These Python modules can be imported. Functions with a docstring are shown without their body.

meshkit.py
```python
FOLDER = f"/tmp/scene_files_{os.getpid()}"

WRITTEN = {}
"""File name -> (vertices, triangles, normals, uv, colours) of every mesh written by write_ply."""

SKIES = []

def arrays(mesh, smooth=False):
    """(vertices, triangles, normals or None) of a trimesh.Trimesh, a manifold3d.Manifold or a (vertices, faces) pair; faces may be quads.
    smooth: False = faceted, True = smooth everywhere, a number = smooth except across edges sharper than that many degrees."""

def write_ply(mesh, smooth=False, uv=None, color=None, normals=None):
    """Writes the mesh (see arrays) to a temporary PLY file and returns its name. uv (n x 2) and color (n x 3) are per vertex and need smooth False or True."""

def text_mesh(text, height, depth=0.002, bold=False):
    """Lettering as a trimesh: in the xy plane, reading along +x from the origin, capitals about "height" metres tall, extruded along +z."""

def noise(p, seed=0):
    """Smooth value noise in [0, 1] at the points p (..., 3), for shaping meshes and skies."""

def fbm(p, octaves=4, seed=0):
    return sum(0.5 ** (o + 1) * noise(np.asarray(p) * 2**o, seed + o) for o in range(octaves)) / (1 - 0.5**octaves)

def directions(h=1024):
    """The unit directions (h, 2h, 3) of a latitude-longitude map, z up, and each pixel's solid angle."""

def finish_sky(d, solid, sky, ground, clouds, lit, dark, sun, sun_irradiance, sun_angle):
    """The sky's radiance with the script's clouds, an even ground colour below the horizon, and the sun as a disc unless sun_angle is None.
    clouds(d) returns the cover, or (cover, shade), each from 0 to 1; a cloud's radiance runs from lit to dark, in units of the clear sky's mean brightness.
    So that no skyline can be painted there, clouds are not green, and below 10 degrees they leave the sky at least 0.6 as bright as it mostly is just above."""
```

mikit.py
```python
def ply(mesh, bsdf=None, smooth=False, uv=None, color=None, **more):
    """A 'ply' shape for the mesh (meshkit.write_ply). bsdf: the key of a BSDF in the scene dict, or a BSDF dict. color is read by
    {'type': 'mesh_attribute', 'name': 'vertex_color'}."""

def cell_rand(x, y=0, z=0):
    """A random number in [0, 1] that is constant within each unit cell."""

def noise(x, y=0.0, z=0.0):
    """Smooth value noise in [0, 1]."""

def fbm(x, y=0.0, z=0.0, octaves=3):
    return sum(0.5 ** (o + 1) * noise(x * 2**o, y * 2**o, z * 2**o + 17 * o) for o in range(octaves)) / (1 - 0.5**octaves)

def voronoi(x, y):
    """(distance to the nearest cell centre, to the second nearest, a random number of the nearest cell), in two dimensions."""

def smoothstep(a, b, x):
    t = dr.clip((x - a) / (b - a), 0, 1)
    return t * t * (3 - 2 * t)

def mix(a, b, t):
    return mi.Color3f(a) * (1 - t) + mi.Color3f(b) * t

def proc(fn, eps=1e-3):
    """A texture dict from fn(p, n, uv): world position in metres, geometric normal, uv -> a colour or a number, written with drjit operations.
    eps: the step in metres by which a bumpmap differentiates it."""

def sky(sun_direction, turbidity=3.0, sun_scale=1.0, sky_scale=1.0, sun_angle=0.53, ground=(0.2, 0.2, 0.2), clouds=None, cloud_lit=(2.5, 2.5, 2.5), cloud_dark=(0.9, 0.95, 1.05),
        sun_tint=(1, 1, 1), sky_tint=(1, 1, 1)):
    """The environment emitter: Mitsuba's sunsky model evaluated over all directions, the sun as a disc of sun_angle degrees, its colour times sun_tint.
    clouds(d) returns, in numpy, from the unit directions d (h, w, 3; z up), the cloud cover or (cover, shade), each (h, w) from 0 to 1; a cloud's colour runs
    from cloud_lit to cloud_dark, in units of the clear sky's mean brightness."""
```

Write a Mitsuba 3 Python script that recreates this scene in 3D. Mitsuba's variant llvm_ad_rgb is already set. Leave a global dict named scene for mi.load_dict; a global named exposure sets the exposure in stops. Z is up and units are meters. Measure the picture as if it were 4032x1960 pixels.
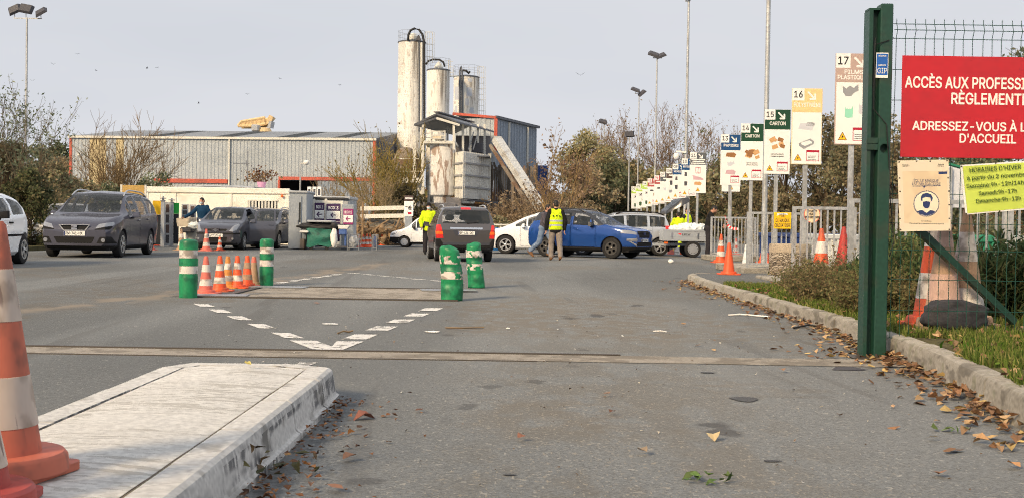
import math, random
import numpy as np, trimesh, manifold3d as m3, shapely
import shapely.geometry as sg
import drjit as dr, mitsuba as mi, mikit, meshkit
from scipy.interpolate import PchipInterpolator
from scipy.spatial import ConvexHull
from mikit import noise, fbm, voronoi, smoothstep, mix, proc

T = mi.ScalarTransform4f
PI = math.pi
rng = np.random.default_rng(7)
random.seed(7)
scene, labels = {}, {}

# ------------------------------------------------------------------ camera, sky, exposure
F, CX, CY, HOR, ROLL, EYE = 4800.0, 2016.0, 980.0, 890.0, math.radians(0.9), 1.0
PITCH = math.atan((CY - HOR) / F)                      # looking slightly down
_fw = np.array([0, math.cos(PITCH), -math.sin(PITCH)])
_up0 = np.array([0, math.sin(PITCH), math.cos(PITCH)])
_rt0 = np.array([1.0, 0, 0])
RT = math.cos(ROLL) * _rt0 + math.sin(ROLL) * _up0      # the camera leans, so the world leans clockwise in the picture
UP = -math.sin(ROLL) * _rt0 + math.cos(ROLL) * _up0
scene['camera'] = {'type': 'perspective', 'fov': math.degrees(2 * math.atan(2016 / F)), 'fov_axis': 'x', 'near_clip': 0.05, 'far_clip': 3000.0,
                   'to_world': T().look_at(origin=[0, 0, EYE], target=[0, float(_fw[1]), EYE + float(_fw[2])], up=[float(v) for v in UP])}
SUN = (-0.50, -0.72, 0.44)
def _clouds(d):
    q = d / np.maximum(d[..., 2:3] + 0.25, 0.05)
    s = meshkit.fbm(q * [1.1, 1.6, 0.0] + 3.1, 5, 3)
    return np.ones(d.shape[:2]), np.clip((s - 0.34) * 1.9, 0, 1)
scene['sky'] = mikit.sky(SUN, turbidity=4, sun_scale=0.55, sky_scale=1.0, sun_angle=12, ground=(0.16, 0.16, 0.155), clouds=_clouds,
                         cloud_lit=(1.58, 1.61, 1.70), cloud_dark=(1.36, 1.43, 1.56), sun_tint=(1.0, 0.985, 0.96))
exposure = 2.42

def at(px, py, z=0.0):
    """the point at height z behind a pixel of the photograph"""
    d = (px - CX) / F * RT + (CY - py) / F * UP + _fw
    k = (z - EYE) / d[2]
    return np.array([d[0] * k, d[1] * k, z])
def deep(px, py, y):
    """the point at distance y behind a pixel of the photograph"""
    d = (px - CX) / F * RT + (CY - py) / F * UP + _fw
    return d * (y / d[1]) + [0, 0, EYE]

# ------------------------------------------------------------------ scene helpers
def numbered(k):
    if k not in _taken:
        _taken.add(k); return k
    i = _last.get(k, 0) + 1
    _last[k] = i
    return numbered(f'{k}_{i:03d}')
_taken, _last = set(), {}
def thing(name, label=None, cat=None, group=None, kind=None):
    k = numbered(name)
    labels[k] = {}
    if label: labels[k]['label'] = label
    if cat: labels[k]['category'] = cat
    if group: labels[k]['group'] = group
    if kind: labels[k]['kind'] = kind
    return k
def add(key, mesh, bsdf, smooth=False, **more):
    if hasattr(mesh, 'to_mesh') and mesh.is_empty(): return key
    if isinstance(mesh, trimesh.Trimesh): mesh = (np.array(mesh.vertices), np.array(mesh.faces))
    if isinstance(mesh, tuple) and len(mesh[0]) == 0: return key
    scene[key] = mikit.ply(mesh, bsdf, smooth=smooth, **more)
    return key
def part(parent, name, mesh, bsdf, smooth=False, label=None, kind=None, **more):
    k = numbered(parent + '__' + name)
    add(k, mesh, bsdf, smooth, **more)
    if label or kind:
        labels[k] = {**({'label': label} if label else {}), **({'kind': kind} if kind else {})}
    return k
def solo(name, mesh, bsdf, label, cat, group=None, kind=None, smooth=False, **more):
    return add(thing(name, label, cat, group, kind), mesh, bsdf, smooth, **more)

# ------------------------------------------------------------------ mesh helpers: meshes are (vertices, triangles)
def tri(f):
    f = np.asarray(f, int)
    return np.vstack([f[:, [0, 1, 2]], f[:, [0, 2, 3]]]) if f.shape[1] == 4 else f
def cat(ms):
    vs, fs, n = [], [], 0
    for m in ms:
        if isinstance(m, trimesh.Trimesh): m = (np.array(m.vertices), np.array(m.faces))
        if hasattr(m, 'to_mesh'): m = arr(m)
        vs.append(m[0]); fs.append(m[1] + n); n += len(m[0])
    return np.vstack(vs), np.vstack(fs)
def arr(man):
    m = man.to_mesh()
    return np.array(m.vert_properties[:, :3], float), np.array(m.tri_verts, int)
def man(mesh):
    return m3.Manifold(m3.Mesh(np.asarray(mesh[0], np.float32), np.asarray(mesh[1], np.uint32)))
def rotm(axis, deg):
    a = math.radians(deg); c, s = math.cos(a), math.sin(a)
    return {'x': np.array([[1, 0, 0], [0, c, -s], [0, s, c]]), 'y': np.array([[c, 0, s], [0, 1, 0], [-s, 0, c]]), 'z': np.array([[c, -s, 0], [s, c, 0], [0, 0, 1]])}[axis]
def mv(m, loc=(0, 0, 0), rz=0, R=None, s=1.0):
    if isinstance(m, trimesh.Trimesh): m = (np.array(m.vertices), np.array(m.faces))
    if hasattr(m, 'to_mesh'): m = arr(m)
    v = m[0] * s
    if R is not None: v = v @ np.asarray(R).T
    if rz: v = v @ rotm('z', rz).T
    return v + np.asarray(loc, float), m[1]
_BF = tri([[0, 3, 2, 1], [4, 5, 6, 7], [0, 1, 5, 4], [1, 2, 6, 5], [2, 3, 7, 6], [3, 0, 4, 7]])
def box(x0, x1, y0, y1, z0, z1):
    return np.array([[x0, y0, z0], [x1, y0, z0], [x1, y1, z0], [x0, y1, z0], [x0, y0, z1], [x1, y0, z1], [x1, y1, z1], [x0, y1, z1]], float), _BF
def cbox(x0, x1, y0, y1, z0, z1, c=0.01):
    """a box with chamfered edges"""
    c = min(c, (x1 - x0) * .45, (y1 - y0) * .45, (z1 - z0) * .45)
    p = []
    for X, sx in ((x0, 1), (x1, -1)):
        for Y, sy in ((y0, 1), (y1, -1)):
            for Z, sz in ((z0, 1), (z1, -1)):
                p += [[X, Y + sy * c, Z + sz * c], [X + sx * c, Y, Z + sz * c], [X + sx * c, Y + sy * c, Z]]
    return hull(p)
def hull(p):
    p = np.asarray(p, float)
    h = ConvexHull(p)
    f = h.simplices.copy()
    n = np.cross(p[f[:, 1]] - p[f[:, 0]], p[f[:, 2]] - p[f[:, 0]])
    bad = (n * h.equations[:, :3]).sum(1) < 0
    f[bad] = f[bad][:, ::-1]
    idx, inv = np.unique(f, return_inverse=True)
    return p[idx], inv.reshape(f.shape)
def tube(pts, r, n=8, cap=True):
    p = np.asarray(pts, float); k = len(p)
    r = np.broadcast_to(np.asarray(r, float), (k,))
    t = np.gradient(p, axis=0); t /= np.linalg.norm(t, axis=1, keepdims=True) + 1e-12
    ref = np.array([0, 0, 1.0]) if abs(t[:, 2]).mean() < 0.8 else np.array([1.0, 0, 0])
    a = np.cross(t, ref); a /= np.linalg.norm(a, axis=1, keepdims=True) + 1e-12
    b = np.cross(t, a)
    g = np.arange(n) * 2 * PI / n
    v = (p[:, None] + r[:, None, None] * (np.cos(g)[None, :, None] * a[:, None] + np.sin(g)[None, :, None] * b[:, None])).reshape(-1, 3)
    i, j = np.meshgrid(np.arange(k - 1), np.arange(n), indexing='ij')
    q = np.stack([i * n + j, i * n + (j + 1) % n, (i + 1) * n + (j + 1) % n, (i + 1) * n + j], -1).reshape(-1, 4)
    f = tri(q)
    if cap:
        v = np.vstack([v, p[:1], p[-1:]]); c0, c1 = k * n, k * n + 1
        jj = np.arange(n)
        f = np.vstack([f, np.stack([np.full(n, c0), (jj + 1) % n, jj], 1), np.stack([np.full(n, c1), (k - 1) * n + jj, (k - 1) * n + (jj + 1) % n], 1)])
    return v, f
def bar(p, q, r, n=8): return tube([p, q], r, n)
def beam(p, q, w, h):
    """a square-section bar from p to q"""
    p, q = np.asarray(p, float), np.asarray(q, float)
    d = q - p; L = np.linalg.norm(d); d /= L
    ref = np.array([0, 0, 1.0]) if abs(d[2]) < 0.9 else np.array([0, 1.0, 0])
    a = np.cross(d, ref); a /= np.linalg.norm(a); b = np.cross(a, d)
    m = box(-w / 2, w / 2, 0, L, -h / 2, h / 2)
    return m[0][:, :1] * a + m[0][:, 1:2] * d + m[0][:, 2:] * b + p, m[1]
def lathe(prof, n=24, loc=(0, 0, 0)):
    """profile of (radius, z) going up the outside; closed on the axis"""
    p = np.asarray(prof, float); k = len(p)
    g = np.arange(n) * 2 * PI / n
    v = np.stack([p[:, None, 0] * np.cos(g), p[:, None, 0] * np.sin(g), np.broadcast_to(p[:, None, 1], (k, n))], -1).reshape(-1, 3)
    i, j = np.meshgrid(np.arange(k - 1), np.arange(n), indexing='ij')
    f = tri(np.stack([i * n + j, i * n + (j + 1) % n, (i + 1) * n + (j + 1) % n, (i + 1) * n + j], -1).reshape(-1, 4))
    jj = np.arange(n)
    if p[0, 0] > 1e-6:
        v = np.vstack([v, [[0, 0, p[0, 1]]]]); f = np.vstack([f, np.stack([np.full(n, len(v) - 1), (jj + 1) % n, jj], 1)])
    if p[-1, 0] > 1e-6:
        v = np.vstack([v, [[0, 0, p[-1, 1]]]]); f = np.vstack([f, np.stack([np.full(n, len(v) - 1), (k - 1) * n + jj, (k - 1) * n + (jj + 1) % n], 1)])
    return v + np.asarray(loc, float), f
def prism(poly, h, z0=0.0):
    """polygon (n x 2) raised along z from z0 by h"""
    g = poly if hasattr(poly, 'geom_type') else sg.Polygon(poly)
    gs = getattr(g, 'geoms', [g])
    m = cat([trimesh.creation.extrude_polygon(q, h, engine='earcut') for q in gs if q.area > 1e-9])
    return m[0] + [0, 0, z0], m[1]
STAND = np.array([[1.0, 0, 0], [0, 0, -1], [0, 1, 0]])            # xy plane -> upright, facing -y
def plate(poly, th, y=0.0):
    """polygon in (x, z), its face at y, thickness th going back (+y)"""
    m = prism(poly, th)
    return mv((m[0] - [0, 0, th], m[1]), (0, y, 0), R=STAND)
def rect(x0, x1, z0, z1): return [(x0, z0), (x1, z0), (x1, z1), (x0, z1)]
def disc(cx, cz, r, n=28): return [(cx + r * math.cos(2 * PI * i / n), cz + r * math.sin(2 * PI * i / n)) for i in range(n)]
_texts = {}
def text(s, h, x=0.0, z=0.0, align='c', bold=True, sx=1.0, depth=0.003, w=None):
    """upright lettering facing -y, capitals h tall, base line at z"""
    k = (s, bold)
    if k not in _texts:
        m = meshkit.text_mesh(s, 1.0, 1.0, bold); _texts[k] = (np.array(m.vertices), np.array(m.faces))
    v, f = _texts[k]
    v = v * [h * sx, h, depth]
    x0, x1 = v[:, 0].min(), v[:, 0].max()
    if w is not None: v = (v - [x0, 0, 0]) * [w / (x1 - x0), 1, 1]; x0, x1 = 0, w
    v = v - [{'c': (x0 + x1) / 2, 'l': x0, 'r': x1}[align], 0, 0] + [x, z, 0]
    return mv((v, f), R=STAND)
def ribs(L, H, pitch, amp=0.03, flat=0.5):
    """ribbed sheet in the xz plane facing -y, ribs upright"""
    n = max(2, int(round(L / pitch))); xs, ys = [], []
    for i in range(n):
        x = i * L / n; w = L / n
        xs += [x, x + w * flat, x + w * (flat + .08), x + w * .92]; ys += [0, 0, -amp, -amp]
    xs.append(L); ys.append(0)
    xs, ys = np.array(xs), np.array(ys); k = len(xs)
    v = np.vstack([np.stack([xs, ys, np.zeros(k)], 1), np.stack([xs, ys, np.full(k, H)], 1)])
    i = np.arange(k - 1)
    return v, tri(np.stack([i, i + 1, k + i + 1, k + i], 1))
def blob(r, n=2, amp=0.15, freq=2.0, seed=0, sc=(1, 1, 1)):
    m = trimesh.creation.icosphere(n, 1.0); v = np.array(m.vertices)
    v = v * (1 + amp * (meshkit.fbm(v * freq + seed * 7.3 + 50, 3, seed) - .5) * 2)[:, None]
    return v * r * np.asarray(sc), np.array(m.faces)

# ------------------------------------------------------------------ materials
def principled(name, color, rough=0.6, spec=0.5, metallic=0.0, coat=0.0, two=False, **more):
    c = color if isinstance(color, dict) else {'type': 'rgb', 'value': list(color)}
    b = {'type': 'principled', 'base_color': c, 'roughness': rough, 'specular': spec, 'metallic': metallic, **more}
    if coat: b['clearcoat'] = coat; b['clearcoat_gloss'] = 0.95
    scene[name] = {'type': 'twosided', 'bsdf': b} if two else b
    return name
def srgb(r, g, b):
    f = lambda c: ((c / 255 + .055) / 1.055) ** 2.4 if c > 10 else c / 255 / 12.92
    return [f(r), f(g), f(b)]
# ------------------------------------------------------------------ procedural materials
def c3(r, g, b): return mi.Color3f(r, g, b)
def asphalt(p, n, uv):
    x, y = p.x, p.y
    big = fbm(x * .22, y * .12, 0, 3); yv = mi.Float(y)
    mid = fbm(x * 1.3 + 9, y * .8, 0, 3)
    g1 = noise(x * 95, y * 95); g2 = noise(x * 230, y * 230, 3)
    base = mix(c3(.118, .125, .127), c3(.158, .165, .166), smoothstep(.3, .7, big) * .6 + mid * .4)
    base = base * (.62 + .42 * g1 + .34 * g2)
    # pale chips of stone in the binder
    chip = smoothstep(.86, .93, noise(x * 60, y * 60, 8))
    base = mix(base, c3(.34, .33, .30), chip * .55)
    # brown earthy dirt along the near lane and round the weighbridge
    dirt = smoothstep(.50, .72, fbm(x * .55 + 4, y * .33 + 2, 5, 4)) * smoothstep(.35, .6, fbm(x * 9, y * 9, 2, 3))
    base = mix(base, c3(.135, .112, .082), dirt * .55)
    # earth carried in along the lane, and the smoother, greyer wheel paths beside it
    lane = smoothstep(1.15, .35, dr.abs(x - .62 + (noise(y * .5, 3, 2) - .5) * .8)) * smoothstep(15., 9., yv) * smoothstep(.36, .62, fbm(x * 5, y * 2.4, 6, 4))
    base = mix(base, c3(.118, .102, .078), lane * .36)
    grit = smoothstep(.80, .90, noise(x * 85, y * 60, 11)) * smoothstep(1.6, .5, dr.abs(x - .6)) * smoothstep(15., 8., yv)
    base = mix(base, c3(.30, .265, .21), grit * .5)
    base = base * (.90 + .20 * smoothstep(.35, .65, noise(x * 1.1 + 5, y * .09, 4)))
    # the ragged line of soil left along an old trench
    yy = mi.Float(y)
    xt = dr.select(yy < 15.8, -5.6 + (yy - 12.4) * .27, -4.62 + (yy - 15.8) * .094)
    band = smoothstep(.42, .06, dr.abs(x - xt + (fbm(y * 1.1, x, 3, 3) - .5) * .8)) * smoothstep(11.4, 12.6, yy) * smoothstep(35., 30., yy)
    band = band * smoothstep(.28, .55, fbm(x * 4, y * 2.2, 9, 3))
    base = mix(base, c3(.235, .200, .160), band * .8)
    # oil and tar spots
    d1, d2, w = voronoi(x * 1.7, y * .95)
    spot = smoothstep(.12, .05, d1 + (noise(x * 16, y * 16, 1) - .5) * .16) * smoothstep(.86, .9, w)
    base = mix(base, c3(.045, .045, .046), spot * .5)
    d1, d2, w = voronoi(x * .83 + 3.3, y * .37 + .4)
    spot = smoothstep(.09, .05, d1 + (noise(x * 9, y * 9, 4) - .5) * .1) * smoothstep(.90, .93, w)
    base = mix(base, c3(.055, .055, .057), spot * .7)
    # faint tyre and drag marks
    st = smoothstep(.70, .80, noise(x * 7 + y * .5, y * .25, 5)) * smoothstep(.45, .6, fbm(x * .8, y * .2, 8, 2))
    base = mix(base, c3(.088, .087, .085), st * .35)
    # fine cracks
    crk = smoothstep(.012, .0, dr.abs(fbm(x * .6 + 20, y * .6, 1, 4) - .5)) * smoothstep(.55, .65, fbm(x * .3, y * .3 + 7, 0, 2))
    return mix(base, c3(.05, .05, .05), crk * .12)
def asphalt_bump(p, n, uv):
    return noise(p.x * 90, p.y * 90) * .5 + noise(p.x * 200, p.y * 200, 5) * .5
scene['m_asphalt'] = {'type': 'bumpmap', 'arbitrary': proc(asphalt_bump, 2e-3), 'scale': 0.006,
                      'bsdf': {'type': 'principled', 'base_color': proc(asphalt), 'roughness': .82, 'specular': .35}}
def band_concrete(p, n, uv):
    g = fbm(p.x * 2.3, p.y * 2.6, p.z, 4); s = noise(p.x * 70, p.y * 70, p.z * 70)
    c = mix(c3(.20, .180, .150), c3(.30, .272, .235), g) * (.7 + .55 * s)
    d = smoothstep(.5, .66, fbm(p.x * 6, p.y * 6.5, 4, 3))
    return mix(c, c3(.12, .105, .085), d * .6)
scene['m_band'] = {'type': 'principled', 'base_color': proc(band_concrete), 'roughness': .88, 'specular': .25}
def slab_concrete(p, n, uv):
    x, y = p.x, p.y
    c = mix(c3(.44, .43, .405), c3(.54, .53, .50), fbm(x * 3, y * 3, 0, 3)) * (.78 + .3 * noise(x * 55, y * 55) + .14 * noise(x * 150, y * 150, 2))
    # dark curved drag streaks with ragged ends, across the slab
    v = y + .10 * (x + 1.5) * (x + 1.5) * 2 + .05 * noise(x * 3, y * 3)
    s = smoothstep(.60, .70, noise(x * 2.2, v * 26, 2) * .62 + noise(x * 12, v * 70, 4) * .38) * smoothstep(.40, .58, noise(x * 1.6, v * 3.2, 8))
    s = dr.maximum(s, smoothstep(.66, .74, noise(x * 3.4, v * 62, 5) * .7 + noise(x * 22, v * 90, 3) * .3) * smoothstep(.3, .6, noise(x * 2, v * 2, 6)))
    s = dr.maximum(s, smoothstep(.60, .68, fbm(x * 14, y * 44, 7, 4)) * smoothstep(.45, .6, noise(x * 2.4, y * 2.4, 12)) * .9)
    s = s * smoothstep(-.2, .2, n.z - .6)
    return mix(c, c3(.26, .245, .21), s * .55)
scene['m_slab'] = {'type': 'principled', 'base_color': proc(slab_concrete), 'roughness': .85, 'specular': .3}
def kerb_concrete(p, n, uv):
    x, y, z = p.x, p.y, p.z
    c = mix(c3(.43, .425, .405), c3(.53, .52, .50), fbm(x * 4, y * 4, z * 4, 3)) * (.8 + .38 * noise(x * 60, y * 60, z * 60))
    # black rubber scuffs from tyres, spread wider to paint shade into the upright faces
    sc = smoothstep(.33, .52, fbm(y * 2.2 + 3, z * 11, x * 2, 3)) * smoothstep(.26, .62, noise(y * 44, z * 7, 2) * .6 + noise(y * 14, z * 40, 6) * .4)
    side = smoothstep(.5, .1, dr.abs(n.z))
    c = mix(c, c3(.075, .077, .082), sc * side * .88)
    bl = smoothstep(.58, .72, fbm(x * 7, y * 7, z * 9 + 4, 3))
    return mix(c, c3(.17, .16, .14), bl * .5)
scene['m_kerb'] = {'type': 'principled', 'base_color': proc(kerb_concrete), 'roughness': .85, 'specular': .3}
def old_kerb(p, n, uv):
    x, y, z = p.x, p.y, p.z
    c = mix(c3(.22, .205, .175), c3(.36, .335, .29), fbm(x * 3, y * 3, z * 5, 4)) * (.72 + .5 * noise(x * 50, y * 50, z * 50))
    m = smoothstep(.52, .68, fbm(x * 5, y * 5, z * 12 + 3, 3))
    c = mix(c, c3(.11, .10, .085), m * .7)
    gr = smoothstep(.60, .7, fbm(x * 9, y * 9, z * 9 + 8, 2))
    return mix(c, c3(.13, .14, .075), gr * .35)
scene['m_old_kerb'] = {'type': 'principled', 'base_color': proc(old_kerb), 'roughness': .9, 'specular': .2}
principled('m_joint', srgb(112, 104, 92), .95, .1)
def soil(p, n, uv):
    g = fbm(p.x * 3, p.y * 3, 0, 4)
    return mix(c3(.055, .048, .030), c3(.10, .095, .045), g) * (.6 + .8 * noise(p.x * 40, p.y * 40))
scene['m_soil'] = {'type': 'principled', 'base_color': proc(soil), 'roughness': .95, 'specular': .1}
def line_paint(p, n, uv):
    w = smoothstep(.61, .72, fbm(p.x * 16, p.y * 10, 3, 4))
    c = c3(.60, .59, .56) * (.8 + .3 * noise(p.x * 60, p.y * 60))
    return mix(c, c3(.16, .155, .145), w * .85)
scene['m_line_paint'] = {'type': 'principled', 'base_color': proc(line_paint), 'roughness': .7, 'specular': .3}
# cones: colour per vertex times dirt
def dirty(p, n, uv):
    g = fbm(p.x * 9, p.y * 9, p.z * 7, 4)
    s = smoothstep(.52, .70, fbm(p.x * 30 + p.z * 9, p.y * 30, p.z * 14, 3))
    return .86 + .16 * g - .30 * s
def vcol(name, rough=.6, spec=.4, dirt=True, two=False, thin=0.0):
    c = {'type': 'mesh_attribute', 'name': 'vertex_color'}
    if thin:
        scene[name] = {'type': 'principledthin', 'base_color': c, 'roughness': rough, 'diff_trans': thin, 'spec_trans': 0.0, 'eta': 1.3}
    else:
        b = {'type': 'principled', 'base_color': c, 'roughness': rough, 'specular': spec}
        scene[name] = {'type': 'twosided', 'bsdf': b} if two else b
vcol('m_leaf', .55, thin=.7)
vcol('m_dry_leaf', .7, .25, two=True)
vcol('m_bark', .85, .2)
vcol('m_grass', .6, thin=.6)
vcol('m_print', .55, .3)
def paint(name, base, dirt, amt, rough, freq=6.0, seed=0.0, grain=.12, thr=.52, **more):
    b, d = base, dirt
    def fn(p, n, uv):
        s = smoothstep(thr, thr + .16, fbm(p.x * freq + seed, p.y * freq, p.z * freq, 4))
        g = noise(p.x * freq * 9, p.y * freq * 9, p.z * freq * 9 + seed)
        return mix(c3(*b), c3(*d), s * amt) * (1 - grain * .5 + grain * g)
    return principled(name, proc(fn), rough, **more)
paint('m_cone_orange', srgb(228, 92, 48), srgb(150, 84, 62), .55, .5, 9)
paint('m_cone_pink', srgb(214, 112, 98), srgb(160, 100, 88), .5, .6, 9, 2)
paint('m_cone_red', srgb(178, 58, 52), srgb(120, 60, 55), .45, .6, 9, 3)
paint('m_cone_ochre', srgb(214, 140, 66), srgb(160, 116, 70), .5, .6, 9, 4)
paint('m_cone_tan', srgb(172, 142, 116), srgb(128, 108, 92), .6, .7, 8, 5)
paint('m_cone_white', srgb(214, 208, 200), srgb(130, 118, 106), .75, .5, 10, 6, thr=.5)
paint('m_cone_dusty', srgb(196, 164, 150), srgb(150, 126, 112), .6, .7, 8, 5.5)
paint('m_cone_bare', srgb(226, 226, 224), srgb(170, 165, 158), .5, .5, 9, 7)
def big_cone(a, dirtc, seed):
    def fn(p, n, uv):
        ang = dr.atan2(p.y - 5.0, p.x + 2.2)
        c = c3(*a) * (.86 + .2 * fbm(p.x * 20 + seed, p.y * 20, p.z * 14, 3))
        gr = smoothstep(.50, .72, fbm(p.x * 14 + seed, p.y * 14, p.z * 9, 4))
        c = mix(c, c3(*dirtc), gr * .62)
        # scratches running down the side
        sc = smoothstep(.73, .79, noise(p.x * 46 + p.z * 7 + seed, p.y * 46, p.z * 5)) * smoothstep(.4, .6, noise(p.x * 6, p.y * 6 + seed, p.z * 5))
        c = mix(c, c3(.09, .05, .045), sc * .7)
        return c
    return fn
principled('m_big_orange', proc(big_cone(srgb(186, 102, 80), srgb(126, 80, 68), 1.0)), .6)
principled('m_big_white', proc(big_cone(srgb(192, 178, 166), srgb(130, 112, 98), 2.0)), .55)
principled('m_big_red', proc(big_cone(srgb(162, 66, 60), srgb(108, 58, 54), 3.0)), .55)
def crushed_green(p, n, uv):
    g = fbm(p.x * 9, p.y * 9, p.z * 8, 4)
    return mix(c3(*srgb(30, 138, 88)), c3(*srgb(22, 104, 70)), smoothstep(.4, .65, g)) * (.85 + .25 * noise(p.x * 60, p.y * 60, p.z * 40))
principled('m_bollard', proc(crushed_green), .42)
paint('m_post_green', srgb(30, 66, 54), srgb(58, 62, 50), .35, .42, 5, 8, grain=.25)
principled('m_wire_green', srgb(26, 72, 62), .4)
paint('m_red_sign', srgb(190, 34, 44), srgb(174, 38, 46), .5, .35, 3, 9, grain=.06)
principled('m_white', srgb(238, 236, 230), .5)
principled('m_paper', srgb(228, 214, 190), .6)
paint('m_poster', srgb(226, 206, 174), srgb(210, 186, 152), .6, .5, 4, 11, grain=.05)
principled('m_navy', srgb(44, 58, 104), .5)
principled('m_black', (.012, .012, .013), .5)
principled('m_dark', (.03, .03, .032), .6)
principled('m_lime', srgb(198, 216, 92), .35)
principled('m_ink_green', srgb(52, 78, 34), .5)
principled('m_yellow', srgb(246, 196, 24), .45)
def galv(p, n, uv):
    d1, d2, w = voronoi((p.x + p.y) * 24, p.z * 24)
    c = mix(c3(.40, .415, .425), c3(.55, .565, .57), w) * (.85 + .25 * fbm(p.x * 5, p.y * 5, p.z * 3, 3))
    return mix(c, c3(.26, .25, .23), smoothstep(.58, .7, fbm(p.x * 9, p.y * 9, p.z * 2, 3)) * .5)
principled('m_galv', proc(galv), .42, metallic=.35)
principled('m_steel', (.36, .37, .38), .4, metallic=.6)
principled('m_rail_steel', (.10, .085, .07), .45, metallic=.5)
paint('m_cabin', srgb(240, 236, 224), srgb(214, 204, 186), .5, .5, 1.4, 12, grain=.05)
principled('m_grey_box', srgb(150, 158, 166), .5)
principled('m_panel_grey', srgb(172, 176, 180), .5)
principled('m_purple', srgb(66, 40, 84), .45)
principled('m_magenta', srgb(150, 42, 110), .45)
principled('m_panel_black', srgb(38, 42, 50), .5)
principled('m_panel_green', srgb(40, 176, 72), .45)
paint('m_net_green', srgb(30, 108, 92), srgb(16, 66, 58), .8, .55, 5, 13, grain=.5)
principled('m_blue_plastic', srgb(74, 104, 164), .45)
paint('m_clad', srgb(168, 176, 182), srgb(152, 160, 166), .5, .45, .5, 14, grain=.08)
paint('m_bin', srgb(212, 212, 206), srgb(176, 172, 164), .6, .5, 1.2, 14.5, grain=.1)
paint('m_clad_old', srgb(196, 182, 142), srgb(178, 162, 126), .5, .5, .6, 15, grain=.1)
paint('m_clad_dark', srgb(122, 120, 122), srgb(104, 100, 100), .6, .6, .5, 16, grain=.15)
paint('m_clad_blue', srgb(132, 144, 158), srgb(118, 128, 142), .5, .5, .4, 17, grain=.1)
paint('m_roof', srgb(122, 127, 132), srgb(104, 108, 112), .6, .5, .4, 18, grain=.1)
principled('m_roof_light', srgb(52, 56, 58), .6, .2)
paint('m_red_trim', srgb(190, 88, 70), srgb(150, 84, 70), .6, .6, 1.2, 19, grain=.15)
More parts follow.
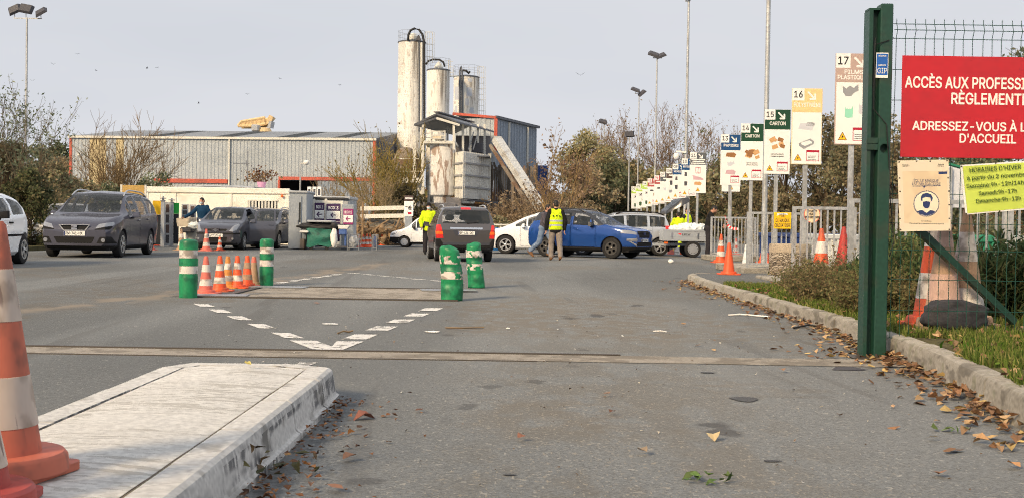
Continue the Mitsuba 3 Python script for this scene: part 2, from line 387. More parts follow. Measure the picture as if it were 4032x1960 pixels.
def silo(p, n, uv):
    # cement weeping from the filler pipes: grey streaks that run down from the rim, plus rust spots
    x, y, z = p.x, p.y, p.z
    side = dr.atan2(n.y, n.x); a = x * .95 + y * .55
    c = mix(c3(.80, .785, .72), c3(.86, .85, .80), fbm(a * 2, z * .4, x, 3))
    st = smoothstep(.46, .66, noise(a * 9, z * .16, 3) * .6 + fbm(a * 22, z * .5, 1, 3) * .5)
    top = smoothstep(10.6, 14.6, z + (noise(a * 5, z * .2, 2) - .5) * 3) * (.25 + .75 * smoothstep(-1.75, -1.15, side + (noise(z * .7, a * 3, 9) - .5) * .9))
    c = mix(c, c3(.19, .165, .135), dr.minimum(st * .04 + top * (.30 + .9 * st), 1) * .85)
    sp = smoothstep(.77, .82, noise(a * 14, z * 2.6, 6))
    c = mix(c, c3(.22, .115, .06), sp * .35)
    low = smoothstep(.46, .60, fbm(a * 5, z * .9, 12, 4)) * smoothstep(9.2, 6.5, z)
    return mix(c, c3(.30, .22, .13), low * .45)
principled('m_silo', proc(silo), .55)
principled('m_silo_patch', srgb(188, 194, 204), .5)
def rusty(p, n, uv):
    a = p.x * 1.1 + p.y * .6
    c = mix(c3(.70, .69, .66), c3(.80, .78, .74), fbm(a * 2, p.z, 2, 3))
    r = smoothstep(.55, .66, fbm(a * 5 + 3, p.z * 1.3, 7, 4))
    c = mix(c, c3(.26, .14, .08), r * .75)
    return c * (.85 + .3 * noise(a * 20, p.z * 9))
principled('m_rusty', proc(rusty), .6)
def boards(p, n, uv):
    c = mix(c3(.19, .155, .12), c3(.33, .28, .225), fbm((p.x + p.y) * 3, p.z * .5, 3, 4))
    r = smoothstep(.52, .66, fbm((p.x + p.y) * 1.4, p.z * .9, 9, 3))
    return mix(c, c3(.17, .085, .05), r * .7) * (.75 + .4 * noise((p.x + p.y) * 14, p.z * 1.5))
principled('m_boards', proc(boards), .85, .2)
paint('m_conveyor', srgb(196, 198, 196), srgb(140, 128, 116), .5, .6, 1.5, 21, grain=.25)
paint('m_grey_wall', srgb(140, 138, 140), srgb(116, 112, 112), .6, .8, .8, 22, grain=.2)
principled('m_canopy', srgb(86, 90, 98), .45)
principled('m_white_steel', srgb(214, 212, 202), .5)
principled('m_container_blue', srgb(38, 62, 118), .5)
principled('m_crane', srgb(220, 192, 146), .6)
def wood(p, n, uv):
    return mix(c3(.16, .105, .06), c3(.40, .27, .15), fbm(p.x * 8, p.y * 8, p.z * 8, 4))
principled('m_wood', proc(wood), .85, .2)
def gravel_stone(p, n, uv):
    d1, d2, w = voronoi((p.x + p.y * .6) * 26, p.z * 26 + p.y * 9)
    c = mix(c3(.25, .20, .15), c3(.55, .48, .38), w)
    return c * smoothstep(.02, .25, d2 - d1) + c3(.06, .05, .04) * (1 - smoothstep(.02, .25, d2 - d1))
def gravel_bump(p, n, uv):
    d1, d2, w = voronoi((p.x + p.y * .6) * 26, p.z * 26 + p.y * 9)
    return smoothstep(0., .5, d2 - d1)
scene['m_gravel'] = {'type': 'bumpmap', 'arbitrary': proc(gravel_bump, 3e-3), 'scale': .012, 'bsdf': {'type': 'principled', 'base_color': proc(gravel_stone), 'roughness': .9}}
paint('m_planter', srgb(176, 162, 142), srgb(120, 108, 92), .7, .9, 7, 24, grain=.3)
principled('m_rubber', (.022, .022, .023), .75, .3)
paint('m_rubble', srgb(56, 56, 60), srgb(36, 36, 40), .7, .85, 8, 25, grain=.5)
# vehicles and people
def carpaint(name, col, met=.0, rough=.13, coat=1.0): return principled(name, col, rough, .8, met * 1.6, coat)
carpaint('m_car_grey', srgb(86, 85, 96), .32)
carpaint('m_car_grey_dark', srgb(86, 87, 96), .32)
carpaint('m_car_taupe', srgb(98, 94, 94), .35)
carpaint('m_car_white', srgb(236, 238, 240))
carpaint('m_car_blue', srgb(22, 76, 154), .22)
carpaint('m_car_silver', srgb(196, 200, 204), .3)
carpaint('m_car_black', (.02, .02, .022), .0, .3)
principled('m_trim', (.016, .016, .017), .75, .2)
principled('m_chrome', (.75, .75, .75), .18, metallic=1.0)
principled('m_alloy', (.60, .61, .62), .3, metallic=.7)
principled('m_alloy_dark', (.11, .105, .10), .35, metallic=.6)
principled('m_headlight', (.36, .37, .39), .12, .8, .5, 1.0)
principled('m_tail_red', srgb(214, 34, 30), .15, coat=1.0)
principled('m_tail_orange', srgb(240, 110, 30), .15, coat=1.0)
principled('m_stop_red', srgb(250, 50, 60), .2)
principled('m_seat', (.05, .05, .055), .8)
principled('m_plate', srgb(236, 236, 230), .4)
# tinted car glass: 0.45 of the light is held back or mirrored, the rest passes straight on, for every ray alike
scene['m_pane'] = {'type': 'mask', 'opacity': .45, 'bsdf': {'type': 'twosided', 'bsdf': {'type': 'principled', 'base_color': {'type': 'rgb', 'value': [.03, .036, .036]}, 'roughness': .06, 'specular': 1.0}}}
principled('m_skin', srgb(196, 146, 122), .55)
principled('m_hair', (.018, .014, .011), .6)
principled('m_mask', srgb(208, 222, 232), .7)
def cloth(name, col): 
    k = tuple(col)
    def fn(p, n, uv): return c3(*k) * (.72 + .5 * fbm(p.x * 14, p.y * 14, p.z * 12, 3))
    return principled(name, proc(fn), .85, .2)
cloth('m_cloth_black', (.017, .017, .018)); cloth('m_cloth_hivis', srgb(214, 240, 40)); cloth('m_cloth_khaki', srgb(150, 140, 132))
cloth('m_cloth_denim', srgb(120, 138, 164)); cloth('m_cloth_blue', srgb(26, 62, 92)); cloth('m_cloth_grey', srgb(84, 80, 88)); cloth('m_cloth_dark', srgb(52, 50, 54))
principled('m_reflective', srgb(198, 204, 206), .3, metallic=.3)
principled('m_boot', srgb(124, 86, 52), .7)
scene['m_bag'] = {'type': 'twosided', 'bsdf': {'type': 'principled', 'base_color': {'type': 'rgb', 'value': srgb(226, 232, 232)}, 'roughness': .3, 'specular': .6}}
# ------------------------------------------------------------------ the ground
def sheet(poly, z, holes=None):
    g = sg.Polygon(poly, holes) if not hasattr(poly, 'geom_type') else poly
    v, f = trimesh.creation.triangulate_polygon(g, engine='earcut')
    v = np.hstack([v, np.full((len(v), 1), z)])
    n = np.cross(v[f[:, 1]] - v[f[:, 0]], v[f[:, 2]] - v[f[:, 0]])[:, 2]
    f = np.where((n < 0)[:, None], f[:, ::-1], f)
    return v, f
def struct(name, mesh, mat, **k): return add(thing(name, kind='structure'), mesh, mat, **k)
ASPH = 0.0
struct('ground', sheet(rect(-600, 600, -60, 900), 0.0), 'm_asphalt')
# gate track: a concrete band across the lane with a steel rail along its far edge
BY0, BY1 = 9.02, 9.50
xs = np.linspace(-9, 3.0, 60)
edge = lambda y, s: [(x, y + .03 * (meshkit.noise(np.array([[x * 2.1, s, 0]]))[0] - .5)) for x in xs]
band = thing('gate_track', kind='structure')
part(band, 'concrete_band', sheet(edge(BY0, 1) + edge(BY1, 2)[::-1], .004), 'm_band')
part(band, 'rail', cbox(-9, .86, BY1 - .012, BY1 + .022, -.02, .016, .004), 'm_rail_steel')
part(band, 'joint', cbox(-9, .2, BY0 - .012, BY0 + .006, -.02, .0075, .002), 'm_rail_steel')
# older, darker patch of asphalt beside the band
# ---- weighbridge set into the yard
WB = [(-4.0, 15.95), (-.82, 16.05), (-.62, 18.9), (-3.95, 18.95)]
wb = thing('weighbridge', 'pale concrete weighbridge deck with steel edges set flush into the yard', 'weighbridge', kind='structure')
part(wb, 'deck', sheet([(-3.75, 16.12), (-.9, 16.12), (-.9, 18.75), (-3.75, 18.75)], .012), 'm_band')
for (x0, x1, y0, y1) in ((-4.3, -.7, 16.0, 16.06), (-4.1, -.7, 18.82, 18.88), (-3.9, -3.8, 16.06, 18.82), (-.86, -.8, 16.06, 18.82)):
    part(wb, 'edge_beam', cbox(x0, x1, y0, y1, -.02, .022, .004), 'm_rail_steel')
for (x, y, a) in ((-3.95, 16.3, 6), (-3.55, 18.6, -4), (-.95, 18.45, 8)):
    part(wb, 'cover_plate', mv(cbox(-.42, .42, -.2, .2, .014, .024, .003), (x, y, .002), a), 'm_steel')
# ---- road markings
def dash(parent, p, q, w, t=.0045):
    p, q = np.array(p, float), np.array(q, float); d = (q - p) / np.linalg.norm(q - p)
    # each dash is cut square to the lane, as painted by stencil
    h = np.array([w / 2, 0])
    part(parent, 'dash', sheet([tuple(p - h), tuple(p + h), tuple(q + h), tuple(q - h)], t), 'm_line_paint')
mk = thing('road_marking', 'dashed white lines that meet in a V in front of the weighbridge', 'road marking', kind='structure')
ap = np.array([-1.55, 9.78])
lft = [at(*q)[:2] for q in ((1143, 1341), (1014, 1288), (921, 1255), (839, 1229), (780, 1207), (730, 1188))]
def run(points, width, ln):
    for p in points: 
        dash(mk, p[0], p[1], width)
A = at(1287, 1377)[:2]; L1 = at(759, 1186)[:2]; R1 = at(1734, 1204)[:2]
def line(P, Q, n, frac, w, first=0):
    for i in range(first, n):
        a, b = P + (Q - P) * i / n, P + (Q - P) * (i + frac) / n
        dash(mk, a, b, w)
line(A, L1, 6, .52, .17, 1); line(A, R1, 6, .52, .21, 1)
dL, dR = (L1 - A) / np.linalg.norm(L1 - A), (R1 - A) / np.linalg.norm(R1 - A)
part(mk, 'chevron', sheet([tuple(A + [-.1, -.02]), tuple(A + [.12, -.02]), tuple(A + dR * .72 + [.13, 0]), tuple(A + dR * .72 + [-.10, 0]), tuple(A + [.0, .26]), tuple(A + dL * .72 + [.1, .06]), tuple(A + dL * .72 + [-.13, .06])], .0045), 'm_line_paint')
for P, Q, n in ((at(1096, 1114), at(1350, 1077), 6), (at(1377, 1074), at(1850, 1117), 7)):
    for i in range(n):
        a, b = P + (Q - P) * i / n, P + (Q - P) * (i + .58) / n
        dash(mk, a[:2], b[:2], .16)
# faded remains of a white line near the island tip
part(mk, 'worn_stripe', sheet([tuple(at(1180, 1428)[:2]), tuple(at(1250, 1428)[:2]), tuple(at(1215, 1441)[:2]), tuple(at(1150, 1441)[:2])], .0045), 'm_line_paint')

# ---- traffic island of white kerb stones round a concrete slab
isl = thing('traffic_island', kind='structure')
IX0, IX1, IZ = -1.98, -1.0, .18
gx = np.linspace(IX0 + .150, IX1 - .156, 13); gy = np.linspace(-.9, 6.86, 80)
G = np.stack(np.meshgrid(gx, gy, indexing='ij'), -1)
gz = IZ - .012 + .022 * (1 - ((G[..., 0] + 1.5) / .42) ** 2) + .006 * (meshkit.fbm(np.dstack([G * 5, np.zeros(G.shape[:2])]), 3) - .5)
V = np.dstack([G, gz]).reshape(-1, 3); ni, nj = 13, 80
ii, jj = np.meshgrid(np.arange(ni - 1), np.arange(nj - 1), indexing='ij')
part(isl, 'slab', (V, tri(np.stack([ii * nj + jj, (ii + 1) * nj + jj, (ii + 1) * nj + jj + 1, ii * nj + jj + 1], -1).reshape(-1, 4))), 'm_slab', smooth=True)
for jx in (IX0 + .145, IX1 - .148): part(isl, 'joint_soil', cbox(jx - .008, jx + .007, -.9, 6.86, IZ - .05, IZ - .006, .002), 'm_joint')
part(isl, 'slab_bed', box(IX0 + .02, IX1 - .02, -1, 6.9, 0.001, IZ - .05), 'm_slab')
KPROF = [(-.14, 0), (.040, 0), (.038, .028), (.022, .036), (.016, .05), (.002, .145), (-.006, .168), (-.026, .18), (-.14, .18)]
def kerb_stone(p, q, prof, jit=.004, cut0=0.0, cut1=0.0):
    """a stone between plan points p and q, face on the right-hand side of p->q"""
    p, q = np.array(p, float), np.array(q, float)
    d = (q - p) / np.linalg.norm(q - p); n = np.array([d[1], -d[0]])
    p, q = p + d * .004, q - d * .004
    pr = np.array(prof); k = len(pr)
    def ring(c, cut, sh): return np.column_stack([c[0] + n[0] * (pr[:, 0] - sh) + d[0] * cut * (pr[:, 0] + .14) / .18, c[1] + n[1] * (pr[:, 0] - sh) + d[1] * cut * (pr[:, 0] + .14) / .18, pr[:, 1]])
    c = .006
    o = rng.uniform(-jit, jit); dz = rng.uniform(-jit, jit) * .6
    sm = pr - [(-.05), .09]; sm = sm * .94 + [(-.05), .09]
    def ring2(cc, cut): 
        r = np.column_stack([cc[0] + n[0] * (sm[:, 0] + o), cc[1] + n[1] * (sm[:, 0] + o), sm[:, 1]]); return r
    v = np.vstack([ring2(p, cut0), ring(p + d * c, cut0, -o), ring(q - d * c, cut1, -o), ring2(q, cut1)]); v[:, 2] += dz
    f = []
    for a in range(3):
        for i in range(k):
            j = (i + 1) % k
            f.append([a * k + i, a * k + j, (a + 1) * k + j, (a + 1) * k + i])
    f = list(map(tuple, tri(f)))
    for i in range(1, k - 1): f.append((0, i + 1, i)); f.append((3 * k, 3 * k + i, 3 * k + i + 1))
    f = np.array(f)
    m = trimesh.Trimesh(v, f, process=False)
    if m.volume < 0: f = f[:, ::-1]
    return v, f
ys = [-.9, .3, 1.3, 2.3, 3.3, 4.10, 4.81, 5.62, 6.40]
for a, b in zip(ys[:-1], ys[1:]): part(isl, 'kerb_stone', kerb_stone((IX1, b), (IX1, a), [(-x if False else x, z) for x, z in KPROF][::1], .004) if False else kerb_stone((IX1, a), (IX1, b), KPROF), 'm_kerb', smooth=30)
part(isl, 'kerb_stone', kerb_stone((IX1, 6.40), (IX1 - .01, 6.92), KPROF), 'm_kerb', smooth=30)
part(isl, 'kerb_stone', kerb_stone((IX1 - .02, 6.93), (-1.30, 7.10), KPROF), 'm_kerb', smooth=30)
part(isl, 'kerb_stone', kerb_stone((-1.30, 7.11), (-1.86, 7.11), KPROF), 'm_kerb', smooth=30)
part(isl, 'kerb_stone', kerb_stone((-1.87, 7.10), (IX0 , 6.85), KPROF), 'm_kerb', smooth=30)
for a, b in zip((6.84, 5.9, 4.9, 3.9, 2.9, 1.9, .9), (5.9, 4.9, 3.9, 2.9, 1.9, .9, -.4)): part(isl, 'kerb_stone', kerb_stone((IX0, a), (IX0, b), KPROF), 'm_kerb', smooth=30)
part(isl, 'slab_tip', sheet([(-1.85, 6.8), (-1.15, 6.8), (-1.16, 6.86), (-1.36, 6.98), (-1.80, 6.98)], IZ - .006), 'm_slab')

# ---- the right-hand kerb, verge and pavement
kp = np.array([at(*q)[:2] for q in ((2707, 1104), (2783, 1140), (2950, 1196), (3077, 1242), (3200, 1277), (3277, 1306), (3420, 1367), (3632, 1464), (3721, 1511), (3818, 1562), (3907, 1622), (4022, 1690))])
kp = kp[np.argsort(kp[:, 1])]
KX = PchipInterpolator(np.r_[-4., 2., kp[:, 1]], np.r_[2.3, 2.42, kp[:, 0]])
YK1 = float(kp[-1, 1])
kz = lambda y: np.interp(y, [9, 14, 23], [.18, .155, .125])
kerb = thing('right_kerb', kind='structure')
yy = -3.0
while yy < YK1 - .1:
    y2 = min(yy + 1.0, YK1)
    h = float(kz((yy + y2) / 2))
    prof = [(-.14, 0), (.012, 0), (.0, h - .03), (-.012, h - .008), (-.03, h), (-.14, h)]
    part(kerb, 'kerb_stone', kerb_stone((float(KX(y2)), y2), (float(KX(yy)), yy), prof, .009), 'm_old_kerb', smooth=30)
    yy = y2
# rounded far corner, then the short kerb along the back of the pavement
cor = [(float(KX(YK1)), YK1), (KX(YK1) + .12, YK1 + .45), (KX(YK1) + .5, YK1 + .85), (KX(YK1) + 1.4, YK1 + 1.25), (KX(YK1) + 2.4, YK1 + 1.6)]
for a, b in zip(cor[:-1], cor[1:]):
    part(kerb, 'kerb_stone', kerb_stone(b, a, [(-.14, 0), (.012, 0), (0, .095), (-.012, .117), (-.03, .125), (-.14, .125)], .005), 'm_old_kerb', smooth=30)
def land(ya, yb, n, zadd, name, mat, offs=(.13, .3, .6, 1.1, 2, 3.5, 6, 12, 30, 80)):
    ys_ = np.linspace(ya, yb, n); of = np.array(offs)
    X = KX(ys_)[:, None] + of[None]; Y = np.repeat(ys_[:, None], len(of), 1)
    Z = kz(ys_)[:, None] - .012 + zadd * np.clip(of[None] / 2, 0, 1) + .05 * (meshkit.fbm(np.dstack([X * .9, Y * .9, X * 0]), 3) - .5) * np.clip(of[None], 0, 1) * (zadd > 0)
    V = np.dstack([X, Y, Z]).reshape(-1, 3); m = len(of)
    i, j = np.meshgrid(np.arange(n - 1), np.arange(m - 1), indexing='ij')
    struct(name, (V, tri(np.stack([i * m + j, i * m + j + 1, (i + 1) * m + j + 1, (i + 1) * m + j], -1).reshape(-1, 4))), mat, smooth=True)
    return lambda x, y: float(kz(y)) - .012 + zadd * min(max((x - float(KX(y))) / 2, 0), 1)
YP = 18.6
vz = land(-3.5, YP, 90, .05, 'verge', 'm_soil')
pav = [(float(KX(y)) + .13, y) for y in np.linspace(YP - .4, YK1, 8)] + [(x + .12, y - .10) for x, y in cor[1:]] + [(30, YK1 + 2.6), (30, YP - .4)]
struct('pavement', sheet(pav, .121), 'm_asphalt')

# ------------------------------------------------------------------ blades, leaves
def leaf_mesh(pos, size, colors, tilt=.35, curl=.5, upright=0.0, wid=.42, normals=None, seed=0):
    """many curled leaves in one mesh with a colour each; pos n x 3, size n"""
    r = np.random.default_rng(seed); n = len(pos)
    tp = np.array([[0, -.5], [-wid * .7, -.2], [-wid, .08], [0, .5], [wid, .08], [wid * .7, -.2], [0, 0.02]])
    F = np.array([[6, 0, 5], [6, 5, 4], [6, 4, 3], [6, 3, 2], [6, 2, 1], [6, 1, 0]])
    cu = r.normal(0, curl, (n, 2))
    z = cu[:, :1] * tp[None, :, 0] ** 2 * 2.2 + cu[:, 1:] * (tp[None, :, 1]) ** 2 * 1.3 + np.abs(tp[None, :, 0]) * r.normal(.25, .25, (n, 1)) * (curl > 0)
    P = np.dstack([np.repeat(tp[None, :, 0], n, 0) * r.uniform(.75, 1.2, (n, 1)), np.repeat(tp[None, :, 1], n, 0), z]) * np.asarray(size)[:, None, None]
    yaw = r.uniform(0, 2 * PI, n); tl = r.normal(upright, tilt, n); ro = r.normal(0, tilt, n)
    def rot(P, a, i, j):
        c, s = np.cos(a)[:, None], np.sin(a)[:, None]; Q = P.copy()
        Q[..., i] = c * P[..., i] - s * P[..., j]; Q[..., j] = s * P[..., i] + c * P[..., j]; return Q
    P = rot(P, ro, 0, 2); P = rot(P, tl, 1, 2); P = rot(P, yaw, 0, 1)
    V = (P + np.asarray(pos)[:, None]).reshape(-1, 3)
    Fa = (F[None] + 7 * np.arange(n)[:, None, None]).reshape(-1, 3)
    return V, Fa, np.repeat(np.asarray(colors), 7, 0)
def blade_mesh(pos, h, colors, lean=.5, w=.006, seed=0):
    r = np.random.default_rng(seed); n = len(pos)
    a = r.uniform(0, 2 * PI, n); b = r.uniform(0, 2 * PI, n); L = np.abs(r.normal(0, lean, n))
    side = np.column_stack([np.cos(a), np.sin(a), np.zeros(n)]) * (w * r.uniform(.7, 1.4, n))[:, None]
    tip = np.column_stack([np.cos(b) * L, np.sin(b) * L, np.ones(n) / (1 + .4 * L ** 2)]) * np.asarray(h)[:, None]
    mid = tip * .55; mid[:, 2] *= 1.15
    P = np.stack([pos - side, pos + side, pos + mid + side * .7, pos + mid - side * .7, pos + tip], 1)
    F = np.array([[0, 1, 2], [0, 2, 3], [3, 2, 4]])
    return P.reshape(-1, 3), (F[None] + 5 * np.arange(n)[:, None, None]).reshape(-1, 3), np.repeat(np.asarray(colors), 5, 0)
def pick(cols, n, r, var=.25):
    c = np.array([srgb(*q) for q in cols])[r.integers(0, len(cols), n)]
    return np.clip(c * (1 + var * r.normal(0, 1, (n, 1))), .004, .9)
AUTUMN = [(176, 118, 66), (150, 92, 52), (196, 142, 88), (128, 78, 46), (206, 168, 84), (166, 106, 60), (110, 70, 46)]
# grass on the verge
r = np.random.default_rng(3)
gx, gy = [], []
N = 46000
y = r.uniform(4.6, 19.2, N * 2) ; off = r.exponential(1.0, N * 2) + .10
dens = meshkit.fbm(np.column_stack([off * 1.5, y * 1.5, y * 0]), 3, 4)
keep = (dens > .36 + .16 * r.random(len(y))) & (off < 5)
y, off = y[keep][:N], off[keep][:N]
x = KX(y) + off
z = np.array([vz(a, b) for a, b in zip(x, y)]) - .01
gc = pick([(104, 122, 58), (88, 108, 48), (124, 136, 72), (150, 144, 90), (84, 100, 50)], len(x), r, .2)
m = blade_mesh(np.column_stack([x, y, z]), r.uniform(.035, .11, len(x)), gc, .6, .0055, 4)
solo('grass', m[:2], 'm_grass', 'short green grass on the verge behind the right kerb', 'grass', kind='stuff', color=m[2])
# weeds along the kerb edge
y = r.uniform(5.2, 18.5, 1500); off = r.uniform(.1, 2.2, 1500); keep = meshkit.noise(np.column_stack([off * 2, y * 1.6, y * 0]), 9) > .6
y, off = y[keep], off[keep]; x = KX(y) + off
m = leaf_mesh(np.column_stack([x, y, [vz(a, b) + .03 for a, b in zip(x, y)]]), r.uniform(.04, .09, len(x)), pick([(88, 124, 44), (70, 104, 40), (110, 136, 60)], len(x), r), .5, .4, .4, seed=5)
solo('weeds', m[:2], 'm_leaf', 'low broad-leaved weeds among the verge grass', 'weeds', kind='stuff', color=m[2])
# ------------------------------------------------------------------ cones
def cone(x, y, z, h, bands, label, rb=None, rt=.028, pl=None, col='m_cone_orange', white='m_cone_white', base=None, lean=(0, 0), rz=0, group=None, n=28, collar=1.28):
    t = thing('traffic_cone', label, 'traffic cone', group)
    rb = rb or .20 * h; pl = pl or .27 * h + .045
    R = rotm('x', lean[0]) @ rotm('y', lean[1])
    def put(m): return mv(mv(m, R=R), (x, y, z), rz)[0], m[1]
    def put(m):
        v = m[0] @ rotm('z', rz).T @ R.T + [x, y, z]; return v, m[1]
    th = .035 * h + .008
    sq = sg.Polygon([(-pl, -pl), (pl, -pl), (pl, pl), (-pl, pl)]).buffer(-.25 * pl).buffer(.25 * pl, quad_segs=4)
    bs = prism(sq, th * .7, .002)
    col_r = rb * collar
    part(t, 'base', put(cat([bs, lathe([(col_r, th * .5), (col_r * .98, th * 1.7), (col_r * .93, th * 2.1), (rb * .9, th * 2.15)], n)])), base or col, smooth=35)
    rad = lambda q: rb + (rt - rb) * (q / h)
    q = np.linspace(th * 1.9, h * .985, 9)
    part(t, 'body', put(lathe([(rad(k), k) for k in q] + [(rt * .75, h), (rt * .5, h * .998), (rt * .45, h * .95)], n)), col, smooth=40)
    for (a, b) in bands:
        part(t, 'band', put(lathe([(rad(a * h) - .001, a * h), (rad(a * h) + .002, a * h + .002), (rad(b * h) + .002, b * h - .002), (rad(b * h) - .001, b * h)], n)), white, smooth=40)
    return t
B2 = ((.22, .40), (.58, .78))
def cone_at(px, py, h, label, z=0.0, **k):
    p = at(px, py, z); return cone(p[0], p[1] + .0, z, h, k.pop('bands', B2), label, **k)
# the two big ones on the island, close to the camera
cone(-1.62, 3.82, .19, .80, ((.20, .40), (.61, .815)), 'big worn orange cone with scratched dirty white bands at the left edge', rb=.155, rt=.03, pl=.20, col='m_big_orange', white='m_big_white', rz=-12, n=48, collar=1.46)
cone(-1.535, 3.40, .19, .56, ((.20, .395), (.62, .82)), 'faded red cone with grey white bands in the bottom left corner', rb=.145, rt=.03, pl=.19, col='m_big_red', white='m_big_white', rz=8, n=48, collar=1.4)
# six along the weighbridge
G6 = 'cones lined up along the weighbridge'
cone_at(810, 1156, .52, 'faded pink cone first in the row beside the left front bollard', col='m_cone_pink', group=G6)
cone_at(865, 1146, .51, 'bright orange cone second from the left in the weighbridge row', group=G6)
cone_at(896, 1133, .48, 'ochre cone standing behind the second cone of the weighbridge row', col='m_cone_ochre', group=G6)
cone_at(934, 1133, .49, 'vivid orange cone fourth in the weighbridge row with clean white bands', group=G6)
cone_at(973, 1127, .48, 'orange cone with greyish bands, fifth in the weighbridge row', white='m_cone_tan', group=G6)
cone_at(999, 1122, .46, 'dull faded cone with a pale tip last in the weighbridge row', col='m_cone_tan', white='m_cone_pink', bands=((.78, .97),), group=G6)
# left yard
cone_at(812, 988, .74, 'pale red cone with white bands in front of the compact grey car', col='m_cone_pink')
cone_at(865, 987, .48, 'small orange cone in front of the compact grey car number plate', col='m_cone_orange')
cone_at(615, 968, .53, 'plain orange cone beside the yellow topped panel', bands=())
cone_at(714, 986, .72, 'greyed cone with faded orange bands left of the compact grey car', col='m_cone_tan')
cone_at(594, 984, .55, 'faded pinkish cone half hidden behind the grey people carrier', col='m_cone_pink', bands=())
for px, py, h, l in ((1430, 973, .55, 'left of the three cones grouped by the mesh cages'), (1444, 974, .58, 'middle of the three cones grouped by the mesh cages'), (1456, 972, .55, 'right of the three cones grouped by the mesh cages')):
    cone_at(px, py, h, 'bright orange cone, ' + l, col='m_cone_orange')
cone_at(1414, 974, .50, 'faded cone beside the mesh cage, left of the group of three', col='m_cone_pink')
cone_at(1503, 966, .52, 'orange cone standing alone in front of the wood pile', col='m_cone_orange')
# right yard
cone_at(2869, 1080, .62, 'dull plain orange cone nearest the tip of the right pavement', z=.121, bands=((.5, .75),), white='m_cone_orange', col='m_cone_orange')
cone_at(2838, 1034, .86, 'tall orange cone with two white bands near the end of the railing', col='m_cone_orange')
cone_at(2937, 1050, .60, 'bare white cone between the orange cone and the lamp post', col='m_cone_bare', bands=((.2, .38),), white='m_cone_bare')
p = at(3008, 1052)
cone(p[0], p[1], .12, .62, ((.60, .8),), 'worn orange cone topping a stack of nested cones beside the lamp post', col='m_cone_orange', white='m_cone_tan')
for i, z in enumerate((.0, .06)):
    cone(p[0] + .01, p[1], z, .34, (), ('lowest', 'middle')[i] + ' flattened orange cone in the stack beside the lamp post', rb=.15 + .02 * i, rt=.1, col='m_cone_red' if i == 0 else 'm_cone_orange')
cone(4.82, 19.0, .12, .92, B2, 'orange and white cone seen above the low shrub, behind the round planter', col='m_cone_orange')
cone(5.22, 19.2, .12, .95, (), 'thin strip of plain red cone beside the post of the plastic film sign', col='m_cone_red')
cone_at(2897, 1003, .66, 'faded red cone behind the railing panel', col='m_cone_pink')
cone_at(3073, 968, .40, 'small orange cone seen through the railing under the yellow notice', col='m_cone_orange')
# behind the mesh fence
cone_at(3668, 1284, 1.0, 'tall orange red cone with grey white bands behind the fence', z=.20, col='m_cone_orange', bands=((.24, .46), (.68, .9)), rb=.17, pl=.235)
cone_at(3712, 1293, 1.0, 'tall cone greyed to a dirty pink, middle one behind the fence', z=.20, col='m_cone_tan', white='m_cone_dusty', bands=((.24, .46), (.68, .9)), rb=.17, pl=.235)
cone_at(3798, 1282, 1.0, 'tall brown cone with white bands behind the dark slab', z=.21, col='m_cone_tan', bands=((.12, .33), (.55, .8)), rb=.18, pl=.235)

# ------------------------------------------------------------------ green and white bollards
def bollard(px, py, h, r, label, crushed=0):
    p = at(px, py); t = thing('bollard', label, 'bollard', 'green bollards round the weighbridge')
    def shape(prof, n=40):
        v, f = lathe(prof, n)
        if crushed:
            a = np.arctan2(v[:, 1], v[:, 0]); z = v[:, 2] / h
            k = 1 + .10 * np.sin(a * 2 + crushed + z * 3) + .16 * (meshkit.fbm(np.column_stack([np.cos(a) * 1.4, np.sin(a) * 1.4, z * 4.5 + crushed]), 3) - .5)
            k -= .16 * np.exp(-((z - .62) / .05) ** 2) * (np.cos(a + 1.6) > .2) + .10 * np.exp(-((z - .30) / .04) ** 2) * (np.sin(a) < 0)
            v = v.copy(); v[:, :2] *= k[:, None]; v[:, 0] *= 1.1; v[:, 1] *= .9
            v[:, 2] -= .10 * h * np.clip((z - .8) / .2, 0, 1) * (.5 + .5 * np.sin(a * 1.5 + crushed * 2.2)) * (1 - .4 * np.hypot(v[:, 0], v[:, 1]) / r)
            v[:, 0] += .03 * np.sin(z * 3 + crushed)
        return mv((v, f), p)
    rr = lambda z: r * (1 + .07 * math.sin(z * 2.8))
    zz = np.linspace(0, .93, 26)
    prof = [(rr(z), z * h) for z in zz] + [(rr(.95) * .97, .955 * h), (rr(1) * .86, .983 * h), (rr(1) * .55, .998 * h), (0.0, h)]
    if not crushed:
        prof = []
        for z in np.linspace(0, .36, 8): prof.append((rr(z), z * h))
        prof += [(r * 1.0, .405 * h), (r * 1.0, .55 * h), (r * 1.06, .55 * h), (r * 1.06, .67 * h), (r * .99, .67 * h), (r * .99, .82 * h), (r * 1.05, .82 * h), (r * 1.05, .93 * h), (r * .98, .965 * h), (r * .75, .99 * h), (0, h)]
        part(t, 'body', shape(prof), 'm_bollard', smooth=30)
        for a, b in ((.41, .545), (.675, .815)):
            part(t, 'band', shape([(r * .98, a * h), (r * 1.022, a * h + .004), (r * 1.022, b * h - .004), (r * .98, b * h)]), 'm_cone_white', smooth=30)
    else:
        part(t, 'body', shape(prof, 64), 'm_bollard', smooth=True)
        # the bands are torn: keep only patches of the sleeve
        for a, b, cut in ((.395, .53, .575), (.665, .82, .555)):
            v, f = lathe([(rr(q) + .003, q * h) for q in np.linspace(a, b, 10)], 96)
            f = f[(f < 960).all(1)]
            v2, _ = shape([(rr(q) + .003, q * h) for q in np.linspace(a, b, 10)], 96)
            c = v[f].mean(1); ang = np.arctan2(c[:, 1], c[:, 0])
            z = (c[:, 2] / h - a) / (b - a)
            q = meshkit.fbm(np.column_stack([np.cos(ang) * 1.9, np.sin(ang) * 1.9, z * 1.6 + crushed * 3 + a * 9]), 3)
            f = f[q < cut]
            scene_m = (v2, f)
            part(t, 'torn_band', scene_m, 'm_cone_white2')
    return t
